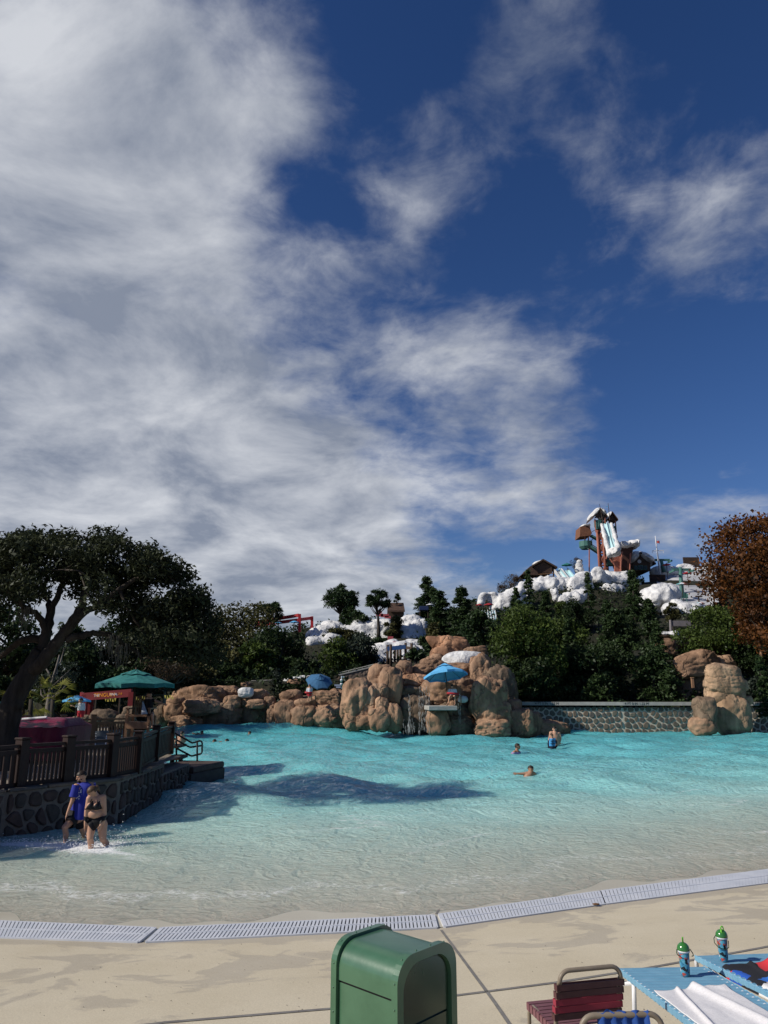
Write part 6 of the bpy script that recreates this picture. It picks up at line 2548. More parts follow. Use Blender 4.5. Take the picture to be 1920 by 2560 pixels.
# ================================================================== foreground
def trash_can():
    # near corner of the bin under the photograph's pixel (988, ...)
    y0 = 4.5
    top = at_y(989, 2398, y0)
    zt_ = top[2]
    zd = float(deck_z(top[0], y0)) - .02
    ang = R(43)
    u = np.array([-math.cos(ang), math.sin(ang), 0])      # along the lit side
    v = np.array([math.sin(ang), math.cos(ang), 0])       # along the dark front
    u_len, v_len = .50, .52
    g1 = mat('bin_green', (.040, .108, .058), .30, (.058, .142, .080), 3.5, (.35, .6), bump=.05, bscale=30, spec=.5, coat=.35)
    g2 = mat('bin_green_shaded', (.012, .045, .024), .22, (.016, .055, .03), 2.0, (.3, .7), spec=.5, coat=.4)  # same green darkened: shade on the sunless front put into its colour
    c = np.array([top[0], top[1], 0]) + u * u_len / 2 + v * v_len / 2
    root = empty('litter_bin', (c[0], c[1], zd), 'green metal litter bin with a rounded top and riveted rims', 'bin')
    H = zt_ - zd
    rad = .135
    O = np.array([top[0], top[1], zd])

    def prof(inset, lift=0, n=8):
        """cross-section in the (v, z) plane with rounded shoulders"""
        pts = [(inset, 0)]
        r = rad
        for k in range(n + 1):
            a = PI - PI / 2 * k / n
            pts.append((inset + r + r * math.cos(a), H - inset - r + r * math.sin(a)))
        for k in range(n + 1):
            a = PI / 2 - PI / 2 * k / n
            pts.append((v_len - inset - r + r * math.cos(a), H - inset - r + r * math.sin(a)))
        pts.append((v_len - inset, 0))
        return pts

    def P(s, q):
        return O + u * s + v * q[0] + np.array([0, 0, q[1]])

    # body skin between the two rims; the hood and the side panel are separate sheets with a seam
    pr = prof(.016)
    seam = .21
    hood, side = [], []
    hs = [q for q in pr if q[1] > H - seam]
    hood = [(hs[0][0], H - seam)] + hs + [(hs[-1][0], H - seam)]
    V, F = [], []
    for s in (.03, u_len - .03):
        V += [P(s, q) for q in hood]
    m = len(hood)
    for i in range(m - 1):
        F.append((i, i + 1, m + i + 1, m + i))
    o = obj('hood', V, F, g1, root, smooth=True)
    for q0 in (.022, v_len - .022):
        mb = MB()
        mb.add([P(.035, (q0, 0)), P(u_len - .035, (q0, 0)), P(u_len - .035, (q0, H - seam - .012)), P(.035, (q0, H - seam - .012))], [(0, 1, 2, 3)])
        mb.build('side_panel', g1, root)
        MB().beam(P(.03, (q0 + (.02 if q0 < .1 else -.02), H - seam - .004)), P(u_len - .03, (q0 + (.02 if q0 < .1 else -.02), H - seam - .004)), .03, .03).build('seam_strip', M_BLACK, root)
    # end rims
    for s0, s1 in ((-.012, .032), (u_len - .032, u_len + .012)):
        V, F = [], []
        for s in (s0, s1):
            for ins in (0.0, .05):
                V += [P(s, q) for q in prof(ins)]
        m = len(prof(0))
        for i in range(m - 1):
            F += [(i, i + 1, m + i + 1, m + i), (2 * m + i, 3 * m + i, 3 * m + i + 1, 2 * m + i + 1), (i, 2 * m + i, 2 * m + i + 1, i + 1), (m + i, m + i + 1, 3 * m + i + 1, 3 * m + i)]
        rim = recalc(obj('rim', V, F, g1, root))
        for k, (q) in enumerate(prof(-.002, n=3)):
            pass
        rp = prof(0)
        # rivets along the rim, on its outer curve
        L = [0]
        for i in range(1, len(rp)):
            L.append(L[-1] + math.dist(rp[i], rp[i - 1]))
        d = H - .75
        while d < L[-1] - (H - .75):
            i = max(k for k in range(len(L)) if L[k] <= d)
            i = min(i, len(rp) - 2)
            f = (d - L[i]) / (L[i + 1] - L[i] + 1e-9)
            q = (rp[i][0] + (rp[i + 1][0] - rp[i][0]) * f, rp[i][1] + (rp[i + 1][1] - rp[i][1]) * f)
            V, Fz = ico(1)
            obj('rivet', V * .0065 + P((s0 + s1) / 2, q), Fz, g1, rim, smooth=True)
            d += .125
    # closed ends: recessed face with swing flap
    for s, nm in ((.022, 1), (u_len - .022, 0)):
        face = prof(.05)
        V = [P(s, q) for q in face]
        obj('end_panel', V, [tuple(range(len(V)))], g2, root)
        # flap: stands a little proud, separate below the slot
        ins = .062
        fl = [q for q in prof(ins) if q[1] > H - .36]
        fl = [(fl[0][0], H - .36)] + fl + [(fl[-1][0], H - .36)]
        mb = MB()
        d = -u * .012 if nm else u * .012
        mb.prism([P(s, q) for q in fl], d)
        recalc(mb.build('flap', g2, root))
        mb = MB()
        mb.prism([P(s, (ins, .05)), P(s, (v_len - ins, .05)), P(s, (v_len - ins, H - .372)), P(s, (ins, H - .372))], d)
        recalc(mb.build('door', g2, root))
    return root


trash_can()
M_FRAME = mat('taupe_tube', (.20, .165, .125), .42, (.24, .20, .15), 9)
M_STRAP = [mat('maroon_strap', (.075, .028, .030), .5, (.10, .04, .042), 12), mat('plum_strap', (.16, .065, .075), .5, (.19, .085, .095), 12), mat('crimson_strap', (.26, .022, .045), .5, (.30, .03, .055), 12)]


def strap_chair(name, lab, pr, dirn, z_deck, W=.50, seat_h=.42, back_h=.80, D=.46, lower=False):
    """tubular chair with vinyl straps; pr = rear-left seat corner seen from behind, dirn = unit vector to the front"""
    f = np.array([dirn[0], dirn[1], 0])
    f = f / np.linalg.norm(f)
    s = np.array([f[1], -f[0], 0])                  # to the chair's right-hand side as seen from behind
    O = np.array([pr[0], pr[1], z_deck])
    root = empty(name, O + f * D / 2 + s * W / 2, lab, 'chair')
    P = lambda a, b, h: O + f * a + s * b + np.array([0, 0, h])
    r = .0145
    # back hoop
    hoop = [P(.06, 0, .02), P(.04, 0, seat_h), P(-.05, 0, back_h - .07)]
    n = 6
    for k in range(n + 1):
        a = PI - PI / 2 * k / n
        hoop.append(P(-.06, .07 + .07 * math.cos(a), back_h - .07 + .07 * math.sin(a)))
    for k in range(n + 1):
        a = PI / 2 - PI / 2 * k / n
        hoop.append(P(-.06, W - .07 + .07 * math.cos(a), back_h - .07 + .07 * math.sin(a)))
    hoop += [P(-.05, W, back_h - .07), P(.04, W, seat_h), P(.06, W, .02)]
    MB().tube(hoop, r, 10).build('back_frame', M_FRAME, root, smooth=True)
    seat = [P(.0, 0, seat_h), P(D - .06, 0, seat_h + .02), P(D, .0, seat_h), P(D + .01, 0, .02)]
    for b in (0, W):
        MB().tube([P(.02, b, seat_h), P(D - .08, b, seat_h + .015), P(D - .02, b, seat_h + .0), P(D, b, seat_h - .06), P(D + .015, b, .02)], r, 8).build('leg', M_FRAME, root, smooth=True)
    MB().tube([P(D - .03, 0, seat_h), P(D - .03, W, seat_h)], r, 8).build('seat_rail', M_FRAME, root, smooth=True)
    # back straps wrapped round the uprights
    nb = 5
    for k in range(nb):
        h = seat_h + .09 + (back_h - seat_h - .19) * k / (nb - 1)
        t = (h - seat_h) / (back_h - .07 - seat_h)
        a = .04 - .09 * t
        mb = MB()
        w = (back_h - seat_h - .19) / (nb - 1) * .78
        for q in (-.022, .022):
            mb.beam(P(a + q * .8, -.016, h), P(a + q * .8, W + .016, h), .006, w)
        for b in (-.020, W + .020):
            mb.box(P(a, b, h), (.006, .044, w), math.atan2(s[1], s[0]))
        mb.build('back_strap', M_STRAP[2] if k in (1, 2) else M_STRAP[0], root)
    ns = 8
    for k in range(ns):
        a = .05 + (D - .08) * k / (ns - 1)
        mb = MB()
        w = (D - .08) / (ns - 1) * .80
        mb.beam(P(a, -.018, seat_h + .022), P(a, W + .018, seat_h + .022), w, .006)
        for b in (-.019, W + .019):
            mb.box(P(a, b, seat_h), (.006, w, .045), math.atan2(s[1], s[0]))
        mb.build('seat_strap', M_STRAP[1], root)
    return root, P


zc_ = float(deck_z(2.2, 5.2))
pr = at_z(1394, 2553, zc_ + .42)
pf = at_z(1342, 2500, zc_ + .44)
pq = at_z(1560, 2535, zc_ + .42)
dirv = (pf - pr)[:2]
sv = (pq - pr)[:2]
# square the chair up on its measured rear edge
sv = sv / np.linalg.norm(sv)
dirv = np.array([-sv[1], sv[0]])
strap_chair('strap_chair', 'maroon and crimson strap chair with taupe tube frame beside the litter bin', pr, dirv, float(deck_z(pr[0], pr[1])), W=float(np.linalg.norm((pq - pr)[:2])) * .92, back_h=.80)
zc2 = float(deck_z(1.8, 4.2))
pa, pb = at_z(1452, 2562, zc2 + .80), at_z(1655, 2556, zc2 + .80)
sv2 = (pb - pa)[:2]
W2 = float(np.linalg.norm(sv2))
sv2 = sv2 / W2
dv2 = np.array([-sv2[1], sv2[0]])
ch2, P2 = strap_chair('strap_chair', 'second strap chair with a blue garment hung over its back', pa + np.array([*(dv2 * .06), 0]), dv2, zc2, W=W2, back_h=.84)
# garment over the chair back
V, F = [], []
nx, ny = 26, 14
for i in range(nx + 1):
    for j in range(ny + 1):
        b = .09 + (W2 - .16) * i / nx
        t = (j / ny - .45) * 2
        drop = abs(t) ** 1.3 * .28
        h = .84 + .022 - drop + .006 * math.sin(i * .9 + j * .5) + .008 * mnoise.noise(Vector((i * .35, j * .3, 1)))
        a = -.06 + t * (.045 + .012 * math.sin(i * .8)) + .008 * math.sin(i * 1.1 + j * .4)
        V.append(P2(a, b, h))
for i in range(nx):
    for j in range(ny):
        F.append((i * (ny + 1) + j, (i + 1) * (ny + 1) + j, (i + 1) * (ny + 1) + j + 1, i * (ny + 1) + j + 1))
obj('swim_shorts', V, F, mat('royal_blue_cloth', (.012, .05, .22), .8, (.02, .075, .30), 9, bump=.3), smooth=True, label='royal blue garment draped over the back of the second chair', cat='garment')

# ---- loungers
M_BSTRAP = mat('lounge_blue', (.14, .32, .46), .45, (.18, .37, .51), 7, bump=.1)
LZ = .37


def lounger(name, lab, pts, L, group):
    """pts: pixel corners (far-left, far-right, near-left) of the strapped bed"""
    zz = float(deck_z(3.8, 6.0)) + LZ
    a, b, c = [at_z(*p, zz) for p in pts]
    s = (b - a)[:2]
    W = float(np.linalg.norm(s))
    s = s / W
    m_ = (c - a)[:2]
    m_ = m_ / np.linalg.norm(m_)
    l = m_ * .62 + np.array([s[1], -s[0]]) * .38      # towards the near end
    l = l / np.linalg.norm(l)
    s = np.array([-l[1], l[0], 0])
    l = np.array([*l, 0])
    O = np.array([a[0], a[1], zz])
    slope = float(deck_z(O[0] + l[0], O[1] + l[1]) - deck_z(O[0], O[1])) / 1.0
    P = lambda u, v, h=0: O + l * u + s * v + np.array([0, 0, h + slope * u])
    root = empty(name, P(L / 2, W / 2, -LZ), lab, 'lounger', group)
    r = .017
    for v in (0, W):
        MB().tube([P(.0, v, -.10), P(.0, v, -.03), P(.03, v, 0), P(.10, v, 0.0), P(L, v, 0)], r, 8).build('side_tube', M_WHITE_P, root, smooth=True)
        for u in (.30, L - .4):
            MB().tube([P(u, v, -.01), P(u - .05, v, -LZ + .01)], r, 8).build('leg', M_WHITE_P, root, smooth=True)
    MB().tube([P(.0, 0, -.10), P(.0, W, -.10)], r, 8).build('end_tube', M_WHITE_P, root, smooth=True)
    n = int(L / .074)
    for k in range(n):
        u = .06 + .074 * k
        mb = MB()
        mb.beam(P(u, -.016, .019), P(u, W + .016, .019), .030, .0016)
        pr_ = ((-.027, .010), (-.017, .020), (.017, .020), (.027, .010))
        Vs = [P(u + a_, b_, h_) for b_ in (-.018, W + .018) for (a_, h_) in pr_]
        mb.add(Vs, [(0, 1, 5, 4), (1, 2, 6, 5), (2, 3, 7, 6)])
        for v in (-.020, W + .020):
            mb.box(P(u, v, 0), (.007, .0725, .044), math.atan2(l[1], l[0]) - PI / 2, .003)
        mb.build('strap', M_BSTRAP, root)
    return root, P, W


LG = 'blue strap loungers facing the water'
l1, LP1, LW1 = lounger('sun_lounger', 'sky-blue strap lounger with the white towel on it', ((1550, 2424), (1733, 2409), (1628, 2535)), 1.95, LG)
l2, LP2, LW2 = lounger('sun_lounger', 'sky-blue strap lounger with the colourful printed towel on it', ((1740, 2393), (1920, 2372), (1885, 2527)), 1.95, LG)


def towel(name, lab, P, u0, u1, v0, v1, m, seed, wrinkle=.018, edge=.05, skew=0.0, hang=0.0):
    nx, ny = 70, 70
    V, F = [], []
    for i in range(nx + 1):
        for j in range(ny + 1):
            f, g = i / nx, j / ny
            e = mnoise.noise(Vector((g * 5, seed, 0))) * edge * (1 - f) + mnoise.noise(Vector((g * 2.1, seed + 9, 0))) * edge * 1.5 * (1 - f)
            u = u0 + (u1 - u0) * f + e + skew * (1 - g) * (1 - f)
            v = v0 + (v1 - v0) * g + mnoise.noise(Vector((f * 4, seed + 5, 0))) * edge * .4
            w1 = math.sin((v * 1.0 + .35 * u) * 24 + 2.2 * mnoise.noise(Vector((u * 3, v * 3, seed))))
            w2 = mnoise.noise(Vector((u * 5.2, v * 7.5, seed + 2)))
            # one long fold and a few creases
            k1 = math.exp(-((v - (v0 + v1) * .56 - .35 * (u - u0) * .4) / .045) ** 2)
            k2 = math.exp(-((v - (v0 + v1) * .34 + .15 * (u - u0)) / .018) ** 2)
            h = .026 + wrinkle * (.25 + .22 * w1 * (.5 + .5 * w2) + .45 * abs(w2)) + .036 * k1 * (1 - .3 * f) + .02 * k2 + .02 * math.exp(-(f / .05) ** 2) * (.5 + w2)
            if hang and g < .09:
                h -= hang * (1 - g / .09) ** 2
            V.append(P(u, v, h))
    for i in range(nx):
        for j in range(ny):
            F.append((i * (ny + 1) + j, i * (ny + 1) + j + 1, (i + 1) * (ny + 1) + j + 1, (i + 1) * (ny + 1) + j))
    o = obj(name, V, F, m, smooth=True, label=lab, cat='towel')
    md = o.modifiers.new('solid', 'SOLIDIFY')
    md.thickness = .006
    md.offset = 1
    return o


M_TERRY = mat('white_terry', (.66, .65, .66), .95, (.74, .73, .74), 60, bump=.5, bscale=260, dist=.004)


def print_towel_mat():
    m = bpy.data.materials.new('printed_towel')
    m.use_nodes = True
    nt, p, out = nodes_of(m)
    p.inputs['Roughness'].default_value = .95
    t = nt.nodes.new('ShaderNodeTexCoord')
    mp = nt.nodes.new('ShaderNodeMapping')
    mp.inputs['Scale'].default_value = (1, 1, .2)
    nt.links.new(t.outputs['Object'], mp.inputs[0])
    nd = nt.nodes.new('ShaderNodeTexNoise')
    nd.inputs['Scale'].default_value = 5
    nt.links.new(mp.outputs[0], nd.inputs['Vector'])
    ad = nt.nodes.new('ShaderNodeVectorMath')
    ad.operation = 'MULTIPLY_ADD'
    nt.links.new(nd.outputs['Color'], ad.inputs[0])
    ad.inputs[1].default_value = (.22, .22, .22)
    nt.links.new(mp.outputs[0], ad.inputs[2])
    v = nt.nodes.new('ShaderNodeTexVoronoi')
    v.inputs['Scale'].default_value = 5.5
    nt.links.new(ad.outputs[0], v.inputs['Vector'])
    sepc = nt.nodes.new('ShaderNodeSeparateColor')
    nt.links.new(v.outputs['Color'], sepc.inputs[0])
    r = nt.nodes.new('ShaderNodeValToRGB')
    r.color_ramp.interpolation = 'CONSTANT'
    cols = [(0, (.008, .009, .014)), (.30, (.012, .085, .42)), (.46, (.02, .15, .55)), (.56, (.70, .70, .68)), (.66, (.008, .009, .014)), (.76, (.80, .30, .02)), (.86, (.30, .42, .04)), (.93, (.55, .03, .04))]
    r.color_ramp.elements[0].color = (*cols[0][1], 1)
    r.color_ramp.elements[1].position = cols[1][0]
    r.color_ramp.elements[1].color = (*cols[1][1], 1)
    for pos, c in cols[2:]:
        e = r.color_ramp.elements.new(pos)
        e.color = (*c, 1)
    nt.links.new(sepc.outputs[0], r.inputs[0])
    nt.links.new(r.outputs[0], p.inputs['Base Color'])
    return m


towel('white_towel', 'rumpled white towel lying on the blue lounger', LP1, .60, 1.9, .0, LW1 * .86, M_TERRY, 3, wrinkle=.011, skew=.10, edge=.05)
towel('printed_towel', 'towel with a bold black, blue and orange print lying on the blue lounger', LP2, .42, 1.9, -.03, LW2 * 1.0, print_towel_mat(), 8, wrinkle=.012, edge=.02, hang=.06)


# ---- refillable mugs
def mug_mat():
    m = bpy.data.materials.new('mug_print')
    m.use_nodes = True
    nt, p, out = nodes_of(m)
    p.inputs['Roughness'].default_value = .3
    t = nt.nodes.new('ShaderNodeTexCoord')
    v = nt.nodes.new('ShaderNodeTexVoronoi')
    v.inputs['Scale'].default_value = 52
    nd = nt.nodes.new('ShaderNodeTexNoise')
    nd.inputs['Scale'].default_value = 25
    nt.links.new(t.outputs['Object'], nd.inputs['Vector'])
    ad = nt.nodes.new('ShaderNodeVectorMath')
    ad.operation = 'MULTIPLY_ADD'
    nt.links.new(nd.outputs['Color'], ad.inputs[0])
    ad.inputs[1].default_value = (.03, .03, .03)
    nt.links.new(t.outputs['Object'], ad.inputs[2])
    nt.links.new(ad.outputs[0], v.inputs['Vector'])
    sepc = nt.nodes.new('ShaderNodeSeparateColor')
    nt.links.new(v.outputs['Color'], sepc.inputs[0])
    r = nt.nodes.new('ShaderNodeValToRGB')
    r.color_ramp.interpolation = 'CONSTANT'
    cols = [(0, (.06, .26, .40)), (.30, (.03, .16, .28)), (.46, (.10, .34, .46)), (.60, (.42, .07, .05)), (.72, (.62, .64, .66)), (.80, (.012, .014, .02)), (.90, (.05, .20, .20))]
    r.color_ramp.elements[0].color = (*cols[0][1], 1)
    r.color_ramp.elements[1].position = cols[1][0]
    r.color_ramp.elements[1].color = (*cols[1][1], 1)
    for pos, c in cols[2:]:
        e = r.color_ramp.elements.new(pos)
        e.color = (*c, 1)
    nt.links.new(sepc.outputs[0], r.inputs[0])
    nt.links.new(r.outputs[0], p.inputs['Base Color'])
    return m


M_MUG = mug_mat()
M_LID = mat('green_lid', (.035, .17, .03), .18, spec=.6, coat=.5, col=None) if False else mat('green_lid', (.030, .150, .028), .18, (.04, .18, .035), 8, spec=.6, coat=.5)


def mug(lab, px, py, P, up=True, seed=0):
    zz = P(0.3, .3, .024)[2]
    c = at_z(px, py, zz)
    root = empty('drinking_mug', c, lab, 'mug', 'mugs with domed green lids')
    mb = MB()
    mb.lathe(c, [(0, 0), (.030, 0), (.032, .004), (.041, .165), (.041, .172)], 28)
    mb.build('cup', M_MUG, root, smooth=True)
    mb = MB()
    mb.lathe(c, [(.041, .163), (.0455, .165), (.0455, .178), (.041, .180)], 28)
    mb.build('rim_ring', M_WHITE_P, root, smooth=True)
    mb = MB()
    prof = [(.046, .176), (.047, .185)] + [(.046 * math.cos(a), .185 + .045 * math.sin(a)) for a in np.linspace(.1, PI / 2 - .05, 8)]
    mb.lathe(c, prof, 28)
    lid = mb.build('lid', M_LID, root, smooth=True)
    M_STRAW = mat('lime_straw', (.12, .42, .04), .3)
    if up:
        MB().tube([c + [0, -.005, .222], c + [-.004, -.012, .262], c + [-.006, -.02, .268]], .006, 8).build('straw', M_STRAW, lid, smooth=True)
        hand = [c + [math.cos(a) * .056 if abs(math.cos(a)) > .2 else math.cos(a) * .056, -.02 - .015 * math.sin(a), .176 - .03 * abs(math.sin(a))] for a in np.linspace(0, PI, 12)]
        hand = [c + [.05, 0, .182], c + [.062, -.02, .16], c + [.06, -.035, .148], c + [.045, -.043, .146]]
        MB().tube(hand, .0035, 6).build('handle', mat('dark_green_wire', (.012, .05, .025), .4), root)
        MB().tube([c + [-.05, 0, .182], c + [-.06, -.02, .16], c + [-.055, -.035, .148], c + [-.04, -.043, .146]], .0035, 6).build('handle', MATS['dark_green_wire'], root)
    else:
        loop = [c + [.012 * math.cos(a) + .004, -.01 + .0 * a, .225 + .03 * math.sin(a)] for a in np.linspace(0, PI, 9)]
        MB().tube(loop, .005, 8).build('straw', M_STRAW, lid, smooth=True)
        MB().tube([c + [-.01, -.03, .20], c + [-.008, -.022, .235]], .008, 8).build('spout', M_STRAW, lid, smooth=True)
        hand = [c + [-.048, 0, .185], c + [-.072, -.02, .17], c + [-.075, -.03, .14], c + [-.05, -.04, .11], c + [0, -.05, .095], c + [.03, -.045, .11], c + [.044, -.015, .15]]
        MB().tube(hand, .0035, 6).build('handle', mat('dark_green_wire', (.012, .05, .025), .4), root)
    return root


mug('mug with an upright straw on the lounger that has the white towel', 1714, 2439, LP1, True)
mug('mug with a looped straw and hanging handle on the lounger that has the printed towel', 1810, 2402, LP2, False)
# a dead leaf and grit on the deck
rng = np.random.default_rng(77)
p = at_z(1490, 2262, .05)
V, F = blob(p + [0, 0, .01], (.05, .03, .012), 6, 2, amp=.4)
obj('dead_leaf', V, F, mat('dead_leaf', (.14, .07, .03), .8), smooth=True, label='curled brown dead leaf lying on the white grating', cat='leaf')
V, F = [], []
for k in range(170):
    px, py = rng.uniform(0, 1920), rng.uniform(2340, 2560)
    q = deck_hit(px, py)
    s = rng.uniform(.003, .009)
    n0 = len(V)
    q = q + [0, 0, .004]
    a = rng.uniform(0, 6)
    V += [q + [s * math.cos(a), s * math.sin(a), 0], q + [s * math.cos(a + 2), s * math.sin(a + 2), 0], q + [s * math.cos(a + 4), s * math.sin(a + 4), 0], q + [0, 0, s * .6]]
    F += [(n0, n0 + 1, n0 + 3), (n0 + 1, n0 + 2, n0 + 3), (n0 + 2, n0, n0 + 3)]
obj('deck_grit', V, F, mat('grit', (.10, .08, .06), .9), origin=(0, 0, 0), label='scattered dark grit on the beige deck', kind='stuff')

# ================================================================== people
def cap_geo(p0, p1, r0, r1, n=12, flat=None):
    """closed tapered capsule"""
    p0, p1 = np.array(p0, dtype=float), np.array(p1, dtype=float)
    t = p1 - p0
    L = np.linalg.norm(t)
    t = t / (L + 1e-9)
    ref = np.array([0, 1.0, 0]) if abs(t[1]) < .9 else np.array([1.0, 0, 0])
    u = np.cross(t, ref)
    u /= np.linalg.norm(u)
    w = np.cross(t, u)
    rings = []
    for k in range(1, 5):
        a = PI / 2 * k / 4
        rings.append((-r0 * math.cos(a), r0 * math.sin(a)))
    for k in range(4, 0, -1):
        a = PI / 2 * k / 4
        rings.append((L + r1 * math.cos(a), r1 * math.sin(a)))
    V = [p0 - t * r0]
    for (s, r) in rings:
        for k in range(n):
            a = 2 * PI * k / n
            V.append(p0 + t * s + r * (math.cos(a) * u + math.sin(a) * w))
    V.append(p1 + t * r1)
    m = len(rings)
    F = []
    for k in range(n):
        F.append((0, 1 + (k + 1) % n, 1 + k))
        F.append((1 + (m - 1) * n + k, 1 + (m - 1) * n + (k + 1) % n, 1 + m * n))
    for i in range(m - 1):
        for k in range(n):
            F.append((1 + i * n + k, 1 + i * n + (k + 1) % n, 1 + (i + 1) * n + (k + 1) % n, 1 + (i + 1) * n + k))
    return V, F


def ell_geo(c, r, M=None):
    V, F = ico(3)
    V = V * np.array(r)
    if M is not None:
        V = np.array([tuple(M @ Vector(v)) for v in V])
    return V + np.array(c), F


def garment(name, body, pred, offs, m, root):
    V, N, F = body
    keep = pred(V)
    Fk = [f for f in F if all(keep[i] for i in f)]
    if not Fk:
        return None
    used = sorted({i for f in Fk for i in f})
    ix = {v: k for k, v in enumerate(used)}
    W = V[used] + N[used] * offs
    return obj(name, W, [tuple(ix[i] for i in f) for f in Fk], m, root, smooth=True)


def head_shapes(c, r, face, up=(0, 0, 1)):
    """head of height 2r turned towards unit vector face"""
    f = Vector(face).normalized()
    u = Vector(up)
    s = f.cross(u).normalized()
    u = s.cross(f).normalized()
    M = Matrix((s, f, u)).transposed()
    c = Vector([float(v) for v in c])
    L = lambda x, y, z: c + M @ Vector((x * r, y * r, z * r))
    sh = [ell_geo(L(0, -.06, .12), (r * .74, r * .86, r * .84), M), ell_geo(L(0, .16, -.38), (r * .55, r * .62, r * .56), M),
          cap_geo(L(0, .78, .05), L(0, .93, -.22), r * .08, r * .13), ell_geo(L(0, .70, .18), (r * .52, r * .16, r * .12), M),
          ell_geo(L(0, .68, -.52), (r * .24, r * .16, r * .10), M), ell_geo(L(0, .60, -.76), (r * .25, r * .2, r * .18), M)]
    for e in (-1, 1):
        sh.append(ell_geo(L(.74 * e, -.06, .0), (r * .09, r * .17, r * .26), M))
        sh.append(ell_geo(L(.40 * e, .52, -.18), (r * .22, r * .2, r * .2), M))
    eyes = [L(.28 * e, .80, .05) for e in (-1, 1)]
    return sh, M, L, eyes


def hand_shapes(wrist, tip_dir, palm_n, size=.095, curl=.5):
    d = Vector(tip_dir).normalized()
    n = Vector(palm_n)
    n = (n - d * n.dot(d)).normalized()
    s = d.cross(n).normalized()
    w = Vector([float(v) for v in wrist])
    P = lambda a, b, c: w + d * a * size + s * b * size + n * c * size
    sh = [cap_geo(P(.05, -.2, 0), P(.85, -.28, 0), size * .22, size * .20), cap_geo(P(.05, .15, 0), P(.85, .28, 0), size * .22, size * .19), cap_geo(P(0, 0, 0), P(.9, 0, 0), size * .25, size * .21)]
    for b, ln in ((-.36, .78), (-.12, .95), (.13, .88), (.36, .66)):
        a0 = P(.92, b, 0)
        a1 = P(.92 + ln * .5, b * 1.05, curl * .12)
        a2 = P(.92 + ln * .88, b * 1.02, curl * .42)
        sh.append(cap_geo(a0, a1, size * .105, size * .095, 8))
        sh.append(cap_geo(a1, a2, size * .095, size * .08, 8))
    sh.append(cap_geo(P(.2, -.34, .1), P(.65, -.66, .22), size * .13, size * .11, 8))
    sh.append(cap_geo(P(.65, -.66, .22), P(1.02, -.62, .36), size * .11, size * .09, 8))
    return sh


def limb_shapes(pts, rad):
    return [cap_geo(pts[i], pts[i + 1], rad[i], rad[i + 1]) for i in range(len(pts) - 1)]


def hair_cap(L, M, r, pred, m, root, name='hair', scale=1.06, extra=()):
    V, F = ico(4)
    keepV = [pred(v) for v in V]
    Fk = [tuple(f) for f in F if all(keepV[i] for i in f)]
    W = []
    for v in V:
        k = 1 + .05 * mnoise.noise(Vector(v) * 6)
        W.append(L(v[0] * .80 * scale * k, -.05 + v[1] * .92 * scale * k, .13 + v[2] * .90 * scale * k))
    used = sorted({i for f in Fk for i in f})
    ix = {v: k for k, v in enumerate(used)}
    mb = MB()
    mb.add([W[i] for i in used], [tuple(ix[i] for i in f) for f in Fk])
    for g in extra:
        mb.add(*g)
    return mb.build(name, m, root, smooth=True)


def add_eyes(eyes, r, root):
    for e in eyes:
        V, F = ico(2)
        obj('eye', V * r * .09 + np.array(e), F, M_BLACK, root, smooth=True)


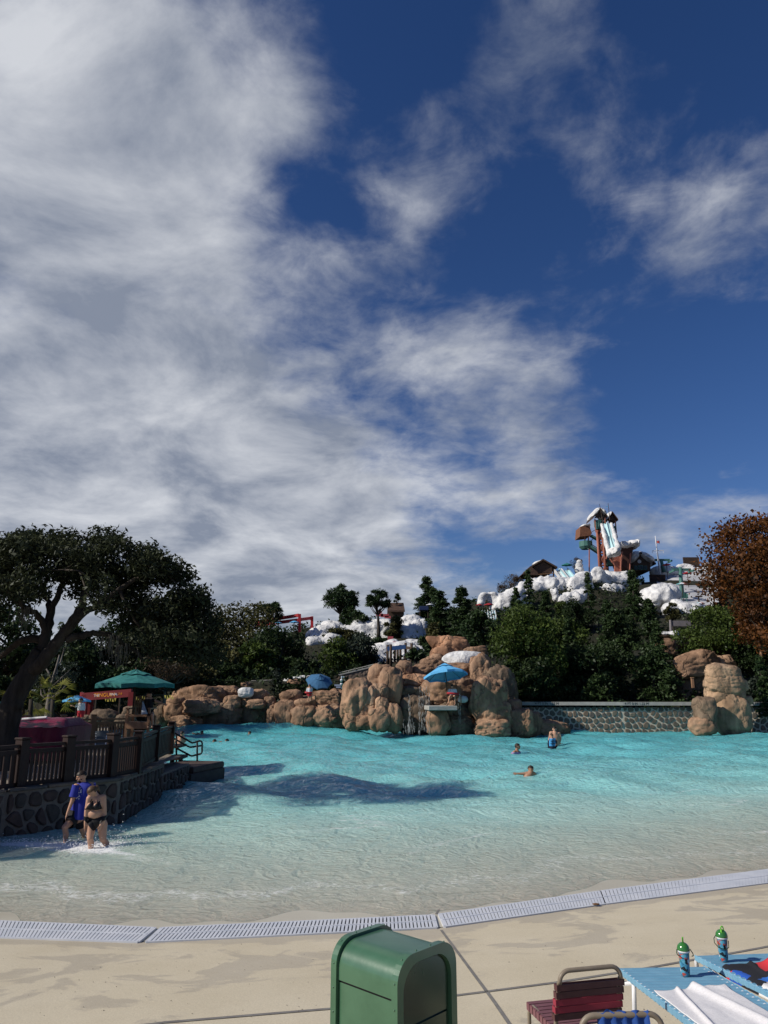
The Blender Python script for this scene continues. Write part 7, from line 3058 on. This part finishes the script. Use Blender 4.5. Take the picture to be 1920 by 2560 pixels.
def man():
    Y = 17.3
    J = lambda zx, zy, d=0: at_y(130 + zx / 8.295, 1900 + zy / 8.295, Y + d)
    root = empty('person', floor_hit(170, 2118), 'person in a blue printed T-shirt and black shorts wading past the stone wall', 'person')
    face = (-.72, -.66, -.18)
    hc = J(612, 345)
    hs, M, L, eyes = head_shapes(hc, .118, face)
    neck, chest = J(655, 480, .03), J(640, 640, .02)
    belly, pelvis = J(570, 960, .02), J(520, 1180, .03)
    shl, shr = J(500, 560, -.10), J(820, 545, .16)
    S = hs + limb_shapes([hc, neck, chest], [.06, .062, .085])
    S += [ell_geo(chest, (.20, .135, .19)), ell_geo((chest + belly) / 2, (.185, .13, .2)), ell_geo(belly, (.175, .13, .18)), ell_geo(pelvis, (.175, .13, .14))]
    S += limb_shapes([shl, chest], [.075, .1]) + limb_shapes([shr, chest], [.08, .1])
    el, wl = J(420, 850, -.14), J(318, 1110, -.20)
    S += limb_shapes([shl, el, wl], [.062, .044, .028]) + hand_shapes(wl, J(275, 1240, -.22) - wl, (1, .3, 0), .088)
    er, wr = J(880, 820, .26), J(800, 1080, .26)
    S += limb_shapes([shr, er, wr], [.062, .045, .03]) + hand_shapes(wr, (-.2, 0, -1), (-1, .2, 0), .088)
    hl, hr = J(425, 1230, -.06), J(595, 1240, .10)
    kl, al, tl = J(262, 1400, -.30), J(275, 1745, -.16), J(235, 1830, -.30)
    kr, ar, tr_ = J(650, 1490, .18), J(700, 1760, .42), J(640, 1830, .30)
    S += limb_shapes([pelvis, hl, kl], [.10, .098, .062]) + limb_shapes([kl, (kl + al) / 2 + [.01, .03, .02], al], [.058, .060, .036]) + limb_shapes([al, tl], [.042, .035])
    S += limb_shapes([pelvis, hr, kr], [.10, .098, .062]) + limb_shapes([kr, (kr + ar) / 2 + [.01, .03, 0], ar], [.058, .06, .036]) + limb_shapes([ar, tr_], [.042, .035])
    body = body_mesh(S, .0095, 4)
    obj('body', body[0], body[2], M_SKIN, root, smooth=True)
    # shirt: loose loft round the trunk
    m = bpy.data.materials.new('printed_blue_shirt')
    m.use_nodes = True
    nt, p, out = nodes_of(m)
    p.inputs['Roughness'].default_value = .85
    t = nt.nodes.new('ShaderNodeAttribute')
    t.attribute_name = 'print'
    n = nt.nodes.new('ShaderNodeTexNoise')
    n.inputs['Scale'].default_value = 26
    n.inputs['Detail'].default_value = 3
    tc2 = nt.nodes.new('ShaderNodeTexCoord')
    nt.links.new(tc2.outputs['Object'], n.inputs['Vector'])
    mu = nt.nodes.new('ShaderNodeMath')
    mu.operation = 'MULTIPLY'
    nt.links.new(n.outputs['Fac'], mu.inputs[0])
    nt.links.new(t.outputs['Fac'], mu.inputs[1])
    mr = nt.nodes.new('ShaderNodeMapRange')
    mr.inputs['From Min'].default_value, mr.inputs['From Max'].default_value = .44, .48
    nt.links.new(mu.outputs[0], mr.inputs['Value'])
    mx = nt.nodes.new('ShaderNodeMix')
    mx.data_type = 'RGBA'
    mx.inputs[6].default_value = (.012, .022, .26, 1)
    mx.inputs[7].default_value = (.70, .72, .75, 1)
    nt.links.new(mr.outputs[0], mx.inputs[0])
    nt.links.new(mx.outputs[2], p.inputs['Base Color'])
    rows = [(J(650, 455, .03), .080, .075), (J(652, 480, .03), .155, .105), (J(655, 530, .02), .232, .135), (J(645, 640, .02), .222, .15), (J(610, 820, .02), .205, .152),
            (J(580, 960, .02), .208, .155), (J(555, 1090, .02), .215, .162), (J(535, 1210, .02), .225, .17)]
    V, F, pr_ = [], [], []
    n_ = 40
    ax = Vector((.78, -.0, 0))
    yaw = -R(22)
    for k, (c, a, b) in enumerate(rows):
        for i in range(n_):
            th = 2 * PI * i / n_
            w = 1 + .03 * math.sin(th * 5 + k * .9) * (k / 7) + .02 * math.sin(th * 9 + k)
            x, y = a * w * math.cos(th), b * w * math.sin(th)
            V.append(c + [x * math.cos(yaw) - y * math.sin(yaw), x * math.sin(yaw) + y * math.cos(yaw), .012 * math.sin(th * 3) * (k > 5)])
            ang = math.atan2(math.sin(th + PI / 2 + .35), math.cos(th + PI / 2 + .35))
            pr_.append(1.08 * max(0, 1 - (abs(ang) / 1.15) ** 4) * math.exp(-((k - 3.0) / 1.35) ** 4))
    for k in range(len(rows) - 1):
        for i in range(n_):
            F.append((k * n_ + i, k * n_ + (i + 1) % n_, (k + 1) * n_ + (i + 1) % n_, (k + 1) * n_ + i))
    sh = obj('shirt', V, F, m, root, smooth=True)
    a = sh.data.attributes.new('print', 'FLOAT', 'POINT')
    a.data.foreach_set('value', np.array(pr_, dtype=np.float32))
    ss = sh.modifiers.new('sub', 'SUBSURF')
    ss.levels = ss.render_levels = 1
    for s0, e0 in ((shl, el), (shr, er)):
        mb = MB()
        d = e0 - s0
        mb.tube([s0 - d * .08 + [0, 0, .02], s0 + d * .2, s0 + d * .72], [.088, .088, .094], 14, cap=False)
        mb.build('sleeve', m, root, smooth=True)
    # shorts
    M_SH = mat('black_cloth', (.008, .008, .011), .8, (.014, .014, .018), 12, bump=.3)
    for h0, k0 in ((hl, kl), (hr, kr)):
        mb = MB()
        d = k0 - h0
        mb.tube([pelvis + (h0 - pelvis) * .3 + [0, 0, .06], h0, h0 + d * .55], [.165, .128, .128], 18, cap=False)
        mb.build('shorts_leg', M_SH, root, smooth=True)
    # cap, beard
    hair_cap(L, M, .118, lambda v: v[2] > .18 - .25 * (v[1] < -.2), M_HAIR, root, 'hair', 1.10)
    hair_cap(L, M, .118, lambda v: v[2] < -.42 and v[1] > .15, M_HAIR, root, 'beard', 1.0)
    mb = MB()
    mb.add(*ell_geo(L(0, .52, -.68), (.050, .045, .035), M))
    mb.build('beard', M_HAIR, root, smooth=True)
    add_eyes(eyes, .118, root)


def woman():
    Y = 16.5
    J = lambda zx, zy, d=0: at_y(130 + zx / 8.295, 1900 + zy / 8.295, Y + d)
    root = empty('person', floor_hit(238, 2135), 'person in a black bikini looking down while wading through the foam', 'person')
    hc = J(838, 655, -.06)
    hs, M, L, eyes = head_shapes(hc, .112, (-.66, -.50, -.55))
    neck, chest = J(925, 745, .03), J(895, 900, .0)
    waist, pelvis = J(885, 1110, .0), J(930, 1270, .02)
    shl, shr = J(770, 800, -.10), J(1060, 775, .05)
    S = hs + limb_shapes([hc, neck, J(910, 840, .02)], [.052, .055, .075])
    S += [ell_geo(chest, (.155, .115, .155)), ell_geo((chest + waist) / 2, (.145, .115, .16)), ell_geo(waist + [0, -.02, 0], (.160, .135, .13)), ell_geo(pelvis, (.185, .14, .14)), ell_geo(pelvis + [.02, .06, -.02], (.15, .12, .13))]
    S += limb_shapes([shl, J(900, 830)], [.06, .09]) + limb_shapes([shr, J(900, 830)], [.065, .09])
    for b in (J(800, 955, -.12), J(925, 965, -.10)):
        S.append(ell_geo(b, (.072, .075, .072)))
    el, wl = J(712, 1080, -.10), J(690, 1340, -.14)
    S += limb_shapes([shl, el, wl], [.058, .044, .028]) + hand_shapes(wl, (-.05, -.05, -1), (1, .2, 0), .078)
    er, wr = J(1085, 1120, .02), J(1010, 1360, -.12)
    S += limb_shapes([shr, er, wr], [.066, .050, .030]) + hand_shapes(wr, J(985, 1440, -.16) - wr, (-1, .1, 0), .078)
    hl, hr = J(815, 1345, -.05), J(1040, 1340, .06)
    kl, al, tl = J(790, 1620, -.14), J(800, 1935, -.06), J(760, 1995, -.20)
    kr, ar, tr_ = J(1055, 1640, -.02), J(1165, 1925, .20), J(1120, 1990, .08)
    S += limb_shapes([pelvis + [-.05, 0, 0], hl, kl], [.10, .105, .066]) + limb_shapes([kl, (kl + al) / 2 + [.0, .03, .03], al], [.062, .062, .038]) + limb_shapes([al, tl], [.040, .033])
    S += limb_shapes([pelvis + [.05, 0, 0], hr, kr], [.10, .110, .068]) + limb_shapes([kr, (kr + ar) / 2 + [.01, .03, .03], ar], [.062, .063, .038]) + limb_shapes([ar, tr_], [.040, .033])
    body = body_mesh(S, .0090, 5)
    obj('body', body[0], body[2], M_SKIN, root, smooth=True)
    M_BK = mat('black_lycra', (.006, .006, .008), .6)
    cL, cR = J(800, 960, -.14), J(928, 968, -.12)
    nk = J(930, 770, .06)

    def top(V):
        k = np.zeros(len(V), bool)
        for c in (cL, cR):
            d = V - c
            tri = (V[:, 2] > c[2] - .062) & (V[:, 2] < c[2] + .105)
            half = .078 * np.clip(1 - (V[:, 2] - c[2] + .03) / .15, .14, 1)
            shift = (V[:, 2] - c[2]) * .25
            k |= tri & (np.abs(d[:, 0] - shift) < half) & (V[:, 1] < c[1] + .12)
        band = (np.abs(V[:, 2] - (cL[2] - .055)) < .012) & (np.abs(V[:, 0] - chest[0]) < .17) & (V[:, 2] > waist[2] + .05)
        return k | band

    garment('bikini_top', body, top, .006, M_BK, root)

    def bottom(V):
        d = V - pelvis
        side = np.abs(d[:, 0]) / .2
        up = .075 + .05 * side
        lo = -.17 + .215 * np.clip(side, 0, 1)
        return (d[:, 2] < up) & (d[:, 2] > lo) & (np.abs(d[:, 0]) < .23) & (np.abs(d[:, 1]) < .3)

    garment('bikini_bottom', body, bottom, .007, M_BK, root)
    for a, b in ((J(940, 880, -.13), nk), (J(788, 890, -.13), J(850, 770, -.08))):
        MB().tube([a, (a + b) / 2 + [.01, -.035, .0], b], .009, 6).build('strap', M_BK, root)
    # hair drawn back into a low knot
    knot = [ell_geo(L(.1, -.92, .05), (.052, .06, .055), M), cap_geo(L(.2, -.95, .0), L(.3, -1.1, -.7), .04, .022)]
    hair_cap(L, M, .112, lambda v: v[2] > .10 - .55 * (v[1] < -.05), M_HAIR_BR, root, 'hair', 1.06, knot)
    add_eyes(eyes, .112, root)


man()
woman()


def bather(lab, head, face, Y, r=.115, hair=M_HAIR, skin=M_SKIN, shoulders=None, arms=(), torso=None, shirt=None, vest=None, group=None, voxel=.016, shorts=None, legs=(), base=None, hairlong=0):
    """a smaller figure: pixel positions of the joints at distance Y"""
    A = lambda p: at_y(p[0], p[1], Y + (p[2] if len(p) > 2 else 0))
    hc = A(head)
    root = empty('person', A(base) if base else (hc[0], Y, 0), lab, 'person', group)
    hs, M, L, eyes = head_shapes(hc, r, face)
    S = hs
    sh = [A(p) for p in shoulders]
    mid = (sh[0] + sh[1]) / 2
    S = S + limb_shapes([hc, mid + [0, 0, .02]], [r * .55, r * .6]) + limb_shapes([sh[0], sh[1]], [r * .6, r * .6])
    if torso is not None:
        tb = A(torso)
        S.append(ell_geo((mid * .65 + tb * .35), (abs(sh[1][0] - sh[0][0]) * .46 + r * .35, r * 1.0, abs(mid[2] - tb[2]) * .45 + r * .3)))
        S.append(ell_geo((mid * .3 + tb * .7), (abs(sh[1][0] - sh[0][0]) * .40 + r * .35, r * 1.0, abs(mid[2] - tb[2]) * .42 + r * .3)))
        S += limb_shapes([mid, tb], [r * .95, r * 1.05])
    for arm in arms:
        pts = [A(p) for p in arm]
        S += limb_shapes(pts, [r * .46, r * .36, r * .25][:len(pts)])
        d = pts[-1] - pts[-2]
        S += hand_shapes(pts[-1], d, (0, -1, .2), r * .72)
    for leg in legs:
        pts = [A(p) for p in leg]
        S += limb_shapes(pts, [r * .8, r * .52, r * .32, r * .3][:len(pts)])
    body = body_mesh(S, voxel, 3)
    obj('body', body[0], body[2], skin, root, smooth=True)
    hair_cap(L, M, r, (lambda v: v[2] > .15 - (.35 + hairlong) * (v[1] < -.1)), hair, root, 'hair', 1.08)
    add_eyes(eyes, r, root)
    if shirt is not None:
        m, z0, z1 = shirt
        zt_, zb = A((head[0], z0))[2], A((head[0], z1))[2]
        wid = abs(sh[1][0] - sh[0][0]) * .5 + r * 1.0
        garment('shirt', body, lambda V: (V[:, 2] < zt_) & (V[:, 2] > zb) & (np.abs(V[:, 0] - mid[0]) < wid), .018, m, root)
    if shorts is not None:
        m, z0, z1 = shorts
        zt_, zb = A((head[0], z0))[2], A((head[0], z1))[2]
        garment('shorts', body, lambda V: (V[:, 2] < zt_) & (V[:, 2] > zb), .02, m, root)
    if vest is not None:
        m, z0, z1 = vest
        zt_, zb = A((head[0], z0))[2], A((head[0], z1))[2]
        wid = abs(sh[1][0] - sh[0][0]) * .5 + r * .3
        v = garment('life_vest', body, lambda V: (V[:, 2] < zt_) & (V[:, 2] > zb) & (np.abs(V[:, 0] - mid[0]) < wid), .04, m, root)
        for f in (.35, .68):
            z = zb + (zt_ - zb) * f
            c = (mid[0], Y - r * 1.15 - .04, z)
            MB().box(c, (wid * 1.5, .03, .03)).build('vest_strap', M_BLACK, v)
        MB().box((mid[0], Y - r * 1.15 - .04, (zt_ + zb) / 2), (.02, .03, (zt_ - zb) * .9)).build('zip', M_BLACK, v)
    return root, A, L, M


YF = 49.0
bather('bare-chested adult standing in the pool behind the child in the blue vest', (1386, 1823), (-.15, -1, -.1), 44.4, r=.15, shoulders=((1377, 1832), (1397, 1833)), torso=(1388, 1862),
       arms=(((1376, 1834), (1373, 1848), (1372, 1858)), ((1399, 1834), (1402, 1846), (1400, 1855))))
bather('child in a bright blue life vest standing in the pool', (1379, 1840), (-.05, -1, -.1), 43.4, r=.125, hair=M_HAIR_BR, shoulders=((1373.5, 1848), (1386, 1848)), torso=(1380, 1872),
       arms=(((1373, 1849), (1371.5, 1860), (1371.5, 1868)), ((1387, 1849), (1395, 1862), (1389, 1868))),
       shirt=(mat('navy_rash', (.010, .014, .03), .7), 1850, 1885), vest=(mat('vest_blue', (.05, .27, .55), .7, (.07, .33, .62), 5), 1846, 1865))
bather('person in a lilac top up to the chest in the pool seen from the side', (1294, 1866), (.95, -.3, .1), 38.6, r=.14, shoulders=((1286, 1880, -.1), (1297, 1881, .15)), torso=(1288, 1900),
       skin=M_SKIN_TAN, arms=(((1285, 1882), (1279, 1885), (1276, 1890)),), shirt=(mat('lilac_top', (.42, .28, .50), .8), 1880, 1905), hairlong=.3)
bather('dark-haired boy swimming with an arm stretched out', (1327, 1923), (.5, -.85, -.05), 29.6, r=.128, shoulders=((1317, 1934), (1334, 1934)), torso=(1316, 1946),
       skin=M_SKIN_TAN, arms=(((1316, 1934), (1304, 1934.5), (1292, 1934)), ((1335, 1934), (1339, 1936), (1341, 1938))))
SW = 'swimmers far out by the left rocks'
for (px, py, f, lab, arms) in ((505, 1832, (.8, -.6, 0), 'swimmer paddling on the back nearest the layered outcrop', ((498, 1834), (490, 1835), (485, 1834))),
                               (536, 1854, (-.4, -.9, 0), 'swimmer with red shirt beside the hand rail', ((541, 1857), (545, 1857), (548, 1856))),
                               (567, 1853, (-.6, -.8, 0), 'swimmer turned sideways next to the red-shirted one', ((571, 1856), (575, 1857), (578, 1857))),
                               (624, 1833, (0, -1, 0), 'lone dark head of a swimmer off the left outcrop', ((628, 1838), (630, 1840), (632, 1842)))):
    zz = at_z(px, py + 4, .05)
    bather(lab, (px, py), f, float(zz[1]), r=.14, shoulders=((px - 5, py + 5.5), (px + 5, py + 5.5)), torso=(px, py + 14), arms=(arms,), skin=M_SKIN_TAN, group=SW,
           shirt=(M_RED, py + 5, py + 20) if px == 536 else None)
bather('bare-backed adult in the water beyond the black hand rail', (456, 1834), (.7, .7, 0), 42.0, r=.13, shoulders=((446, 1844), (460, 1845)), torso=(449, 1868),
       arms=(((445, 1845), (438, 1852), (436, 1860)), ((461, 1846), (464, 1852), (461, 1856))))
M_LGW = mat('white_shirt', (.62, .64, .68), .8)
M_LGR = mat('red_shorts', (.40, .02, .03), .8)
# lifeguards
bather('lifeguard sitting under the bright blue umbrella with a red rescue tube', (1130, 1716), (-.3, -1, -.25), 55.4, r=.125, shoulders=((1124, 1723), (1138, 1723)), torso=(1131, 1737),
       arms=(((1123, 1724), (1121, 1732), (1126, 1736)), ((1139, 1724), (1141, 1732), (1136, 1736))), shirt=(M_LGW, 1723, 1738),
       legs=(((1130, 1738), (1124, 1742, -.45), (1121, 1759, -.4), (1117, 1761, -.6)), ((1135, 1738), (1137, 1742, -.45), (1138, 1760, -.35), (1136, 1762, -.55))), hairlong=.4, base=(1131, 1764))
bather('lifeguard in white shirt and red shorts standing on the cracked ledge', (774, 1715), (-.3, -1, -.2), 61.5, r=.125, shoulders=((770, 1720), (779, 1720)), torso=(774, 1733),
       arms=(((769, 1721), (767, 1728), (768, 1734)), ((780, 1721), (779, 1728), (774, 1733))), shirt=(M_LGW, 1719.5, 1731), shorts=(M_LGR, 1731, 1741),
       legs=(((773, 1733), (772, 1742), (771, 1751), (770, 1752)), ((776, 1733), (776, 1742), (777, 1751), (776, 1752))), base=(774, 1752), hair=M_HAIR_BR)
bather('lifeguard in dark clothes on the tall chair stretching an arm towards the pool', (373, 1737), (.9, -.3, 0), 30.6, r=.125, shoulders=((366, 1748, -.1), (382, 1749, .1)), torso=(374, 1782),
       arms=(((383, 1750), (396, 1755), (409, 1760)), ((366, 1750), (362, 1765), (370, 1776))), shirt=(M_SH_DK if 'M_SH_DK' in globals() else mat('black_jacket', (.012, .010, .012), .8), 1747, 1800),
       legs=(((370, 1782), (372, 1788, -.45), (372, 1815, -.4), (370, 1818, -.55)), ((378, 1782), (381, 1788, -.45), (381, 1815, -.4), (380, 1818, -.55))), base=(374, 1790))
bather('attendant in a white shirt and red shorts beside the small blue umbrella', (202, 1752), (-.6, -.8, 0), 37.5, r=.125, shoulders=((196, 1760), (208, 1760)), torso=(202, 1779),
       arms=(((195, 1761), (188, 1766), (182, 1764)), ((209, 1761), (210, 1771), (208, 1780))), shirt=(M_LGW, 1758, 1776), shorts=(M_LGR, 1776, 1793),
       legs=(((199, 1778), (198, 1795), (197, 1816), (195, 1818)), ((205, 1778), (205, 1795), (206, 1816), (204, 1818))), base=(202, 1820))


def rescue_tube(lab, x0, x1, y, Y):
    p, q = at_y(x0, y, Y), at_y(x1, y + 1, Y)
    mid = (p + q) / 2 + [0, -.06, -.02]
    root = empty('rescue_tube', mid, lab, 'float', 'red rescue tubes held by lifeguards')
    MB().tube([p, p + (mid - p) * .1, mid, q + (mid - q) * .1, q], [.05, .085, .085, .085, .05], 10).build('float', M_RED, root, smooth=True)
    MB().tube([q, q + [.1, 0, -.12], q + [.02, 0, -.3]], .012, 5).build('strap', M_WHITE_P, root)


rescue_tube('red rescue tube lying across the lap of the seated lifeguard', 1117, 1147, 1733, 54.8)
rescue_tube('red rescue tube held in front of the standing lifeguard', 762, 780, 1731, 61.2)
# plain wooden chairs of the lifeguards
for lab, (x0, y0, x1, y1), Y in (('slatted chair of the lifeguard under the bright blue umbrella', (1120, 1716, 1153, 1762), 55.7), ('small wooden chair under the dark blue umbrella', (778, 1726, 790, 1751), 62.0)):
    c, r = pxbox(x0, y0, x1, y1, Y)
    root = empty('wooden_chair', (c[0], Y, c[2] - r[2]), lab, 'chair')
    zs = c[2] - r[2] * .1
    MB().box((c[0], Y, zs), (r[0] * 2, .55, .06)).build('seat', M_WOOD_LT, root)
    for k in range(6):
        x = c[0] - r[0] * .9 + r[0] * 1.8 * k / 5
        MB().box((x, Y + .28, zs + r[2] * .5), (r[0] * .22, .04, r[2])).build('back_slat', M_WOOD_LT, root)
    for sx in (-1, 1):
        for sy in (-1, 1):
            MB().box((c[0] + sx * r[0] * .9, Y + sy * .25, (zs + c[2] - r[2]) / 2), (.07, .07, zs - (c[2] - r[2]))).build('leg', M_WOOD_LT, root)

# ---- splashes where the two waders kick through the wave
rng = np.random.default_rng(3)
V, F = [], []
VI, FI = ico(1)
for (px, py, n, sx, sy, h) in ((150, 2112, 420, .9, .22, .06), (235, 2118, 420, .7, .22, .09), (70, 2106, 220, .6, .16, .04), (300, 2108, 160, .4, .2, .13), (200, 2090, 70, .2, .15, .34), (285, 2098, 80, .25, .15, .26), (238, 2132, 150, .4, .1, .05), (1030, 1826, 500, 1.3, .5, .12), (1100, 1832, 160, .8, .4, .1)):
    p = at_z(px, py, 0)
    for k in range(n):
        q = np.array([p[0] + rng.normal() * sx, p[1] + rng.normal() * sy, .02 + abs(rng.normal()) * h * rng.uniform(0, 1)])
        s = rng.uniform(.003, .012) * (1.6 if py < 1900 else 1)
        n0 = len(V)
        V += list(VI * s * [1.2, 1.2, .8] + q)
        F += [tuple(f + n0) for f in FI]
obj('splash_drops', V, F, mat('foam_white', (.80, .82, .83), .35), origin=(0, 0, 0), smooth=True, label='white splash drops thrown up by waders and waterfall', kind='stuff')
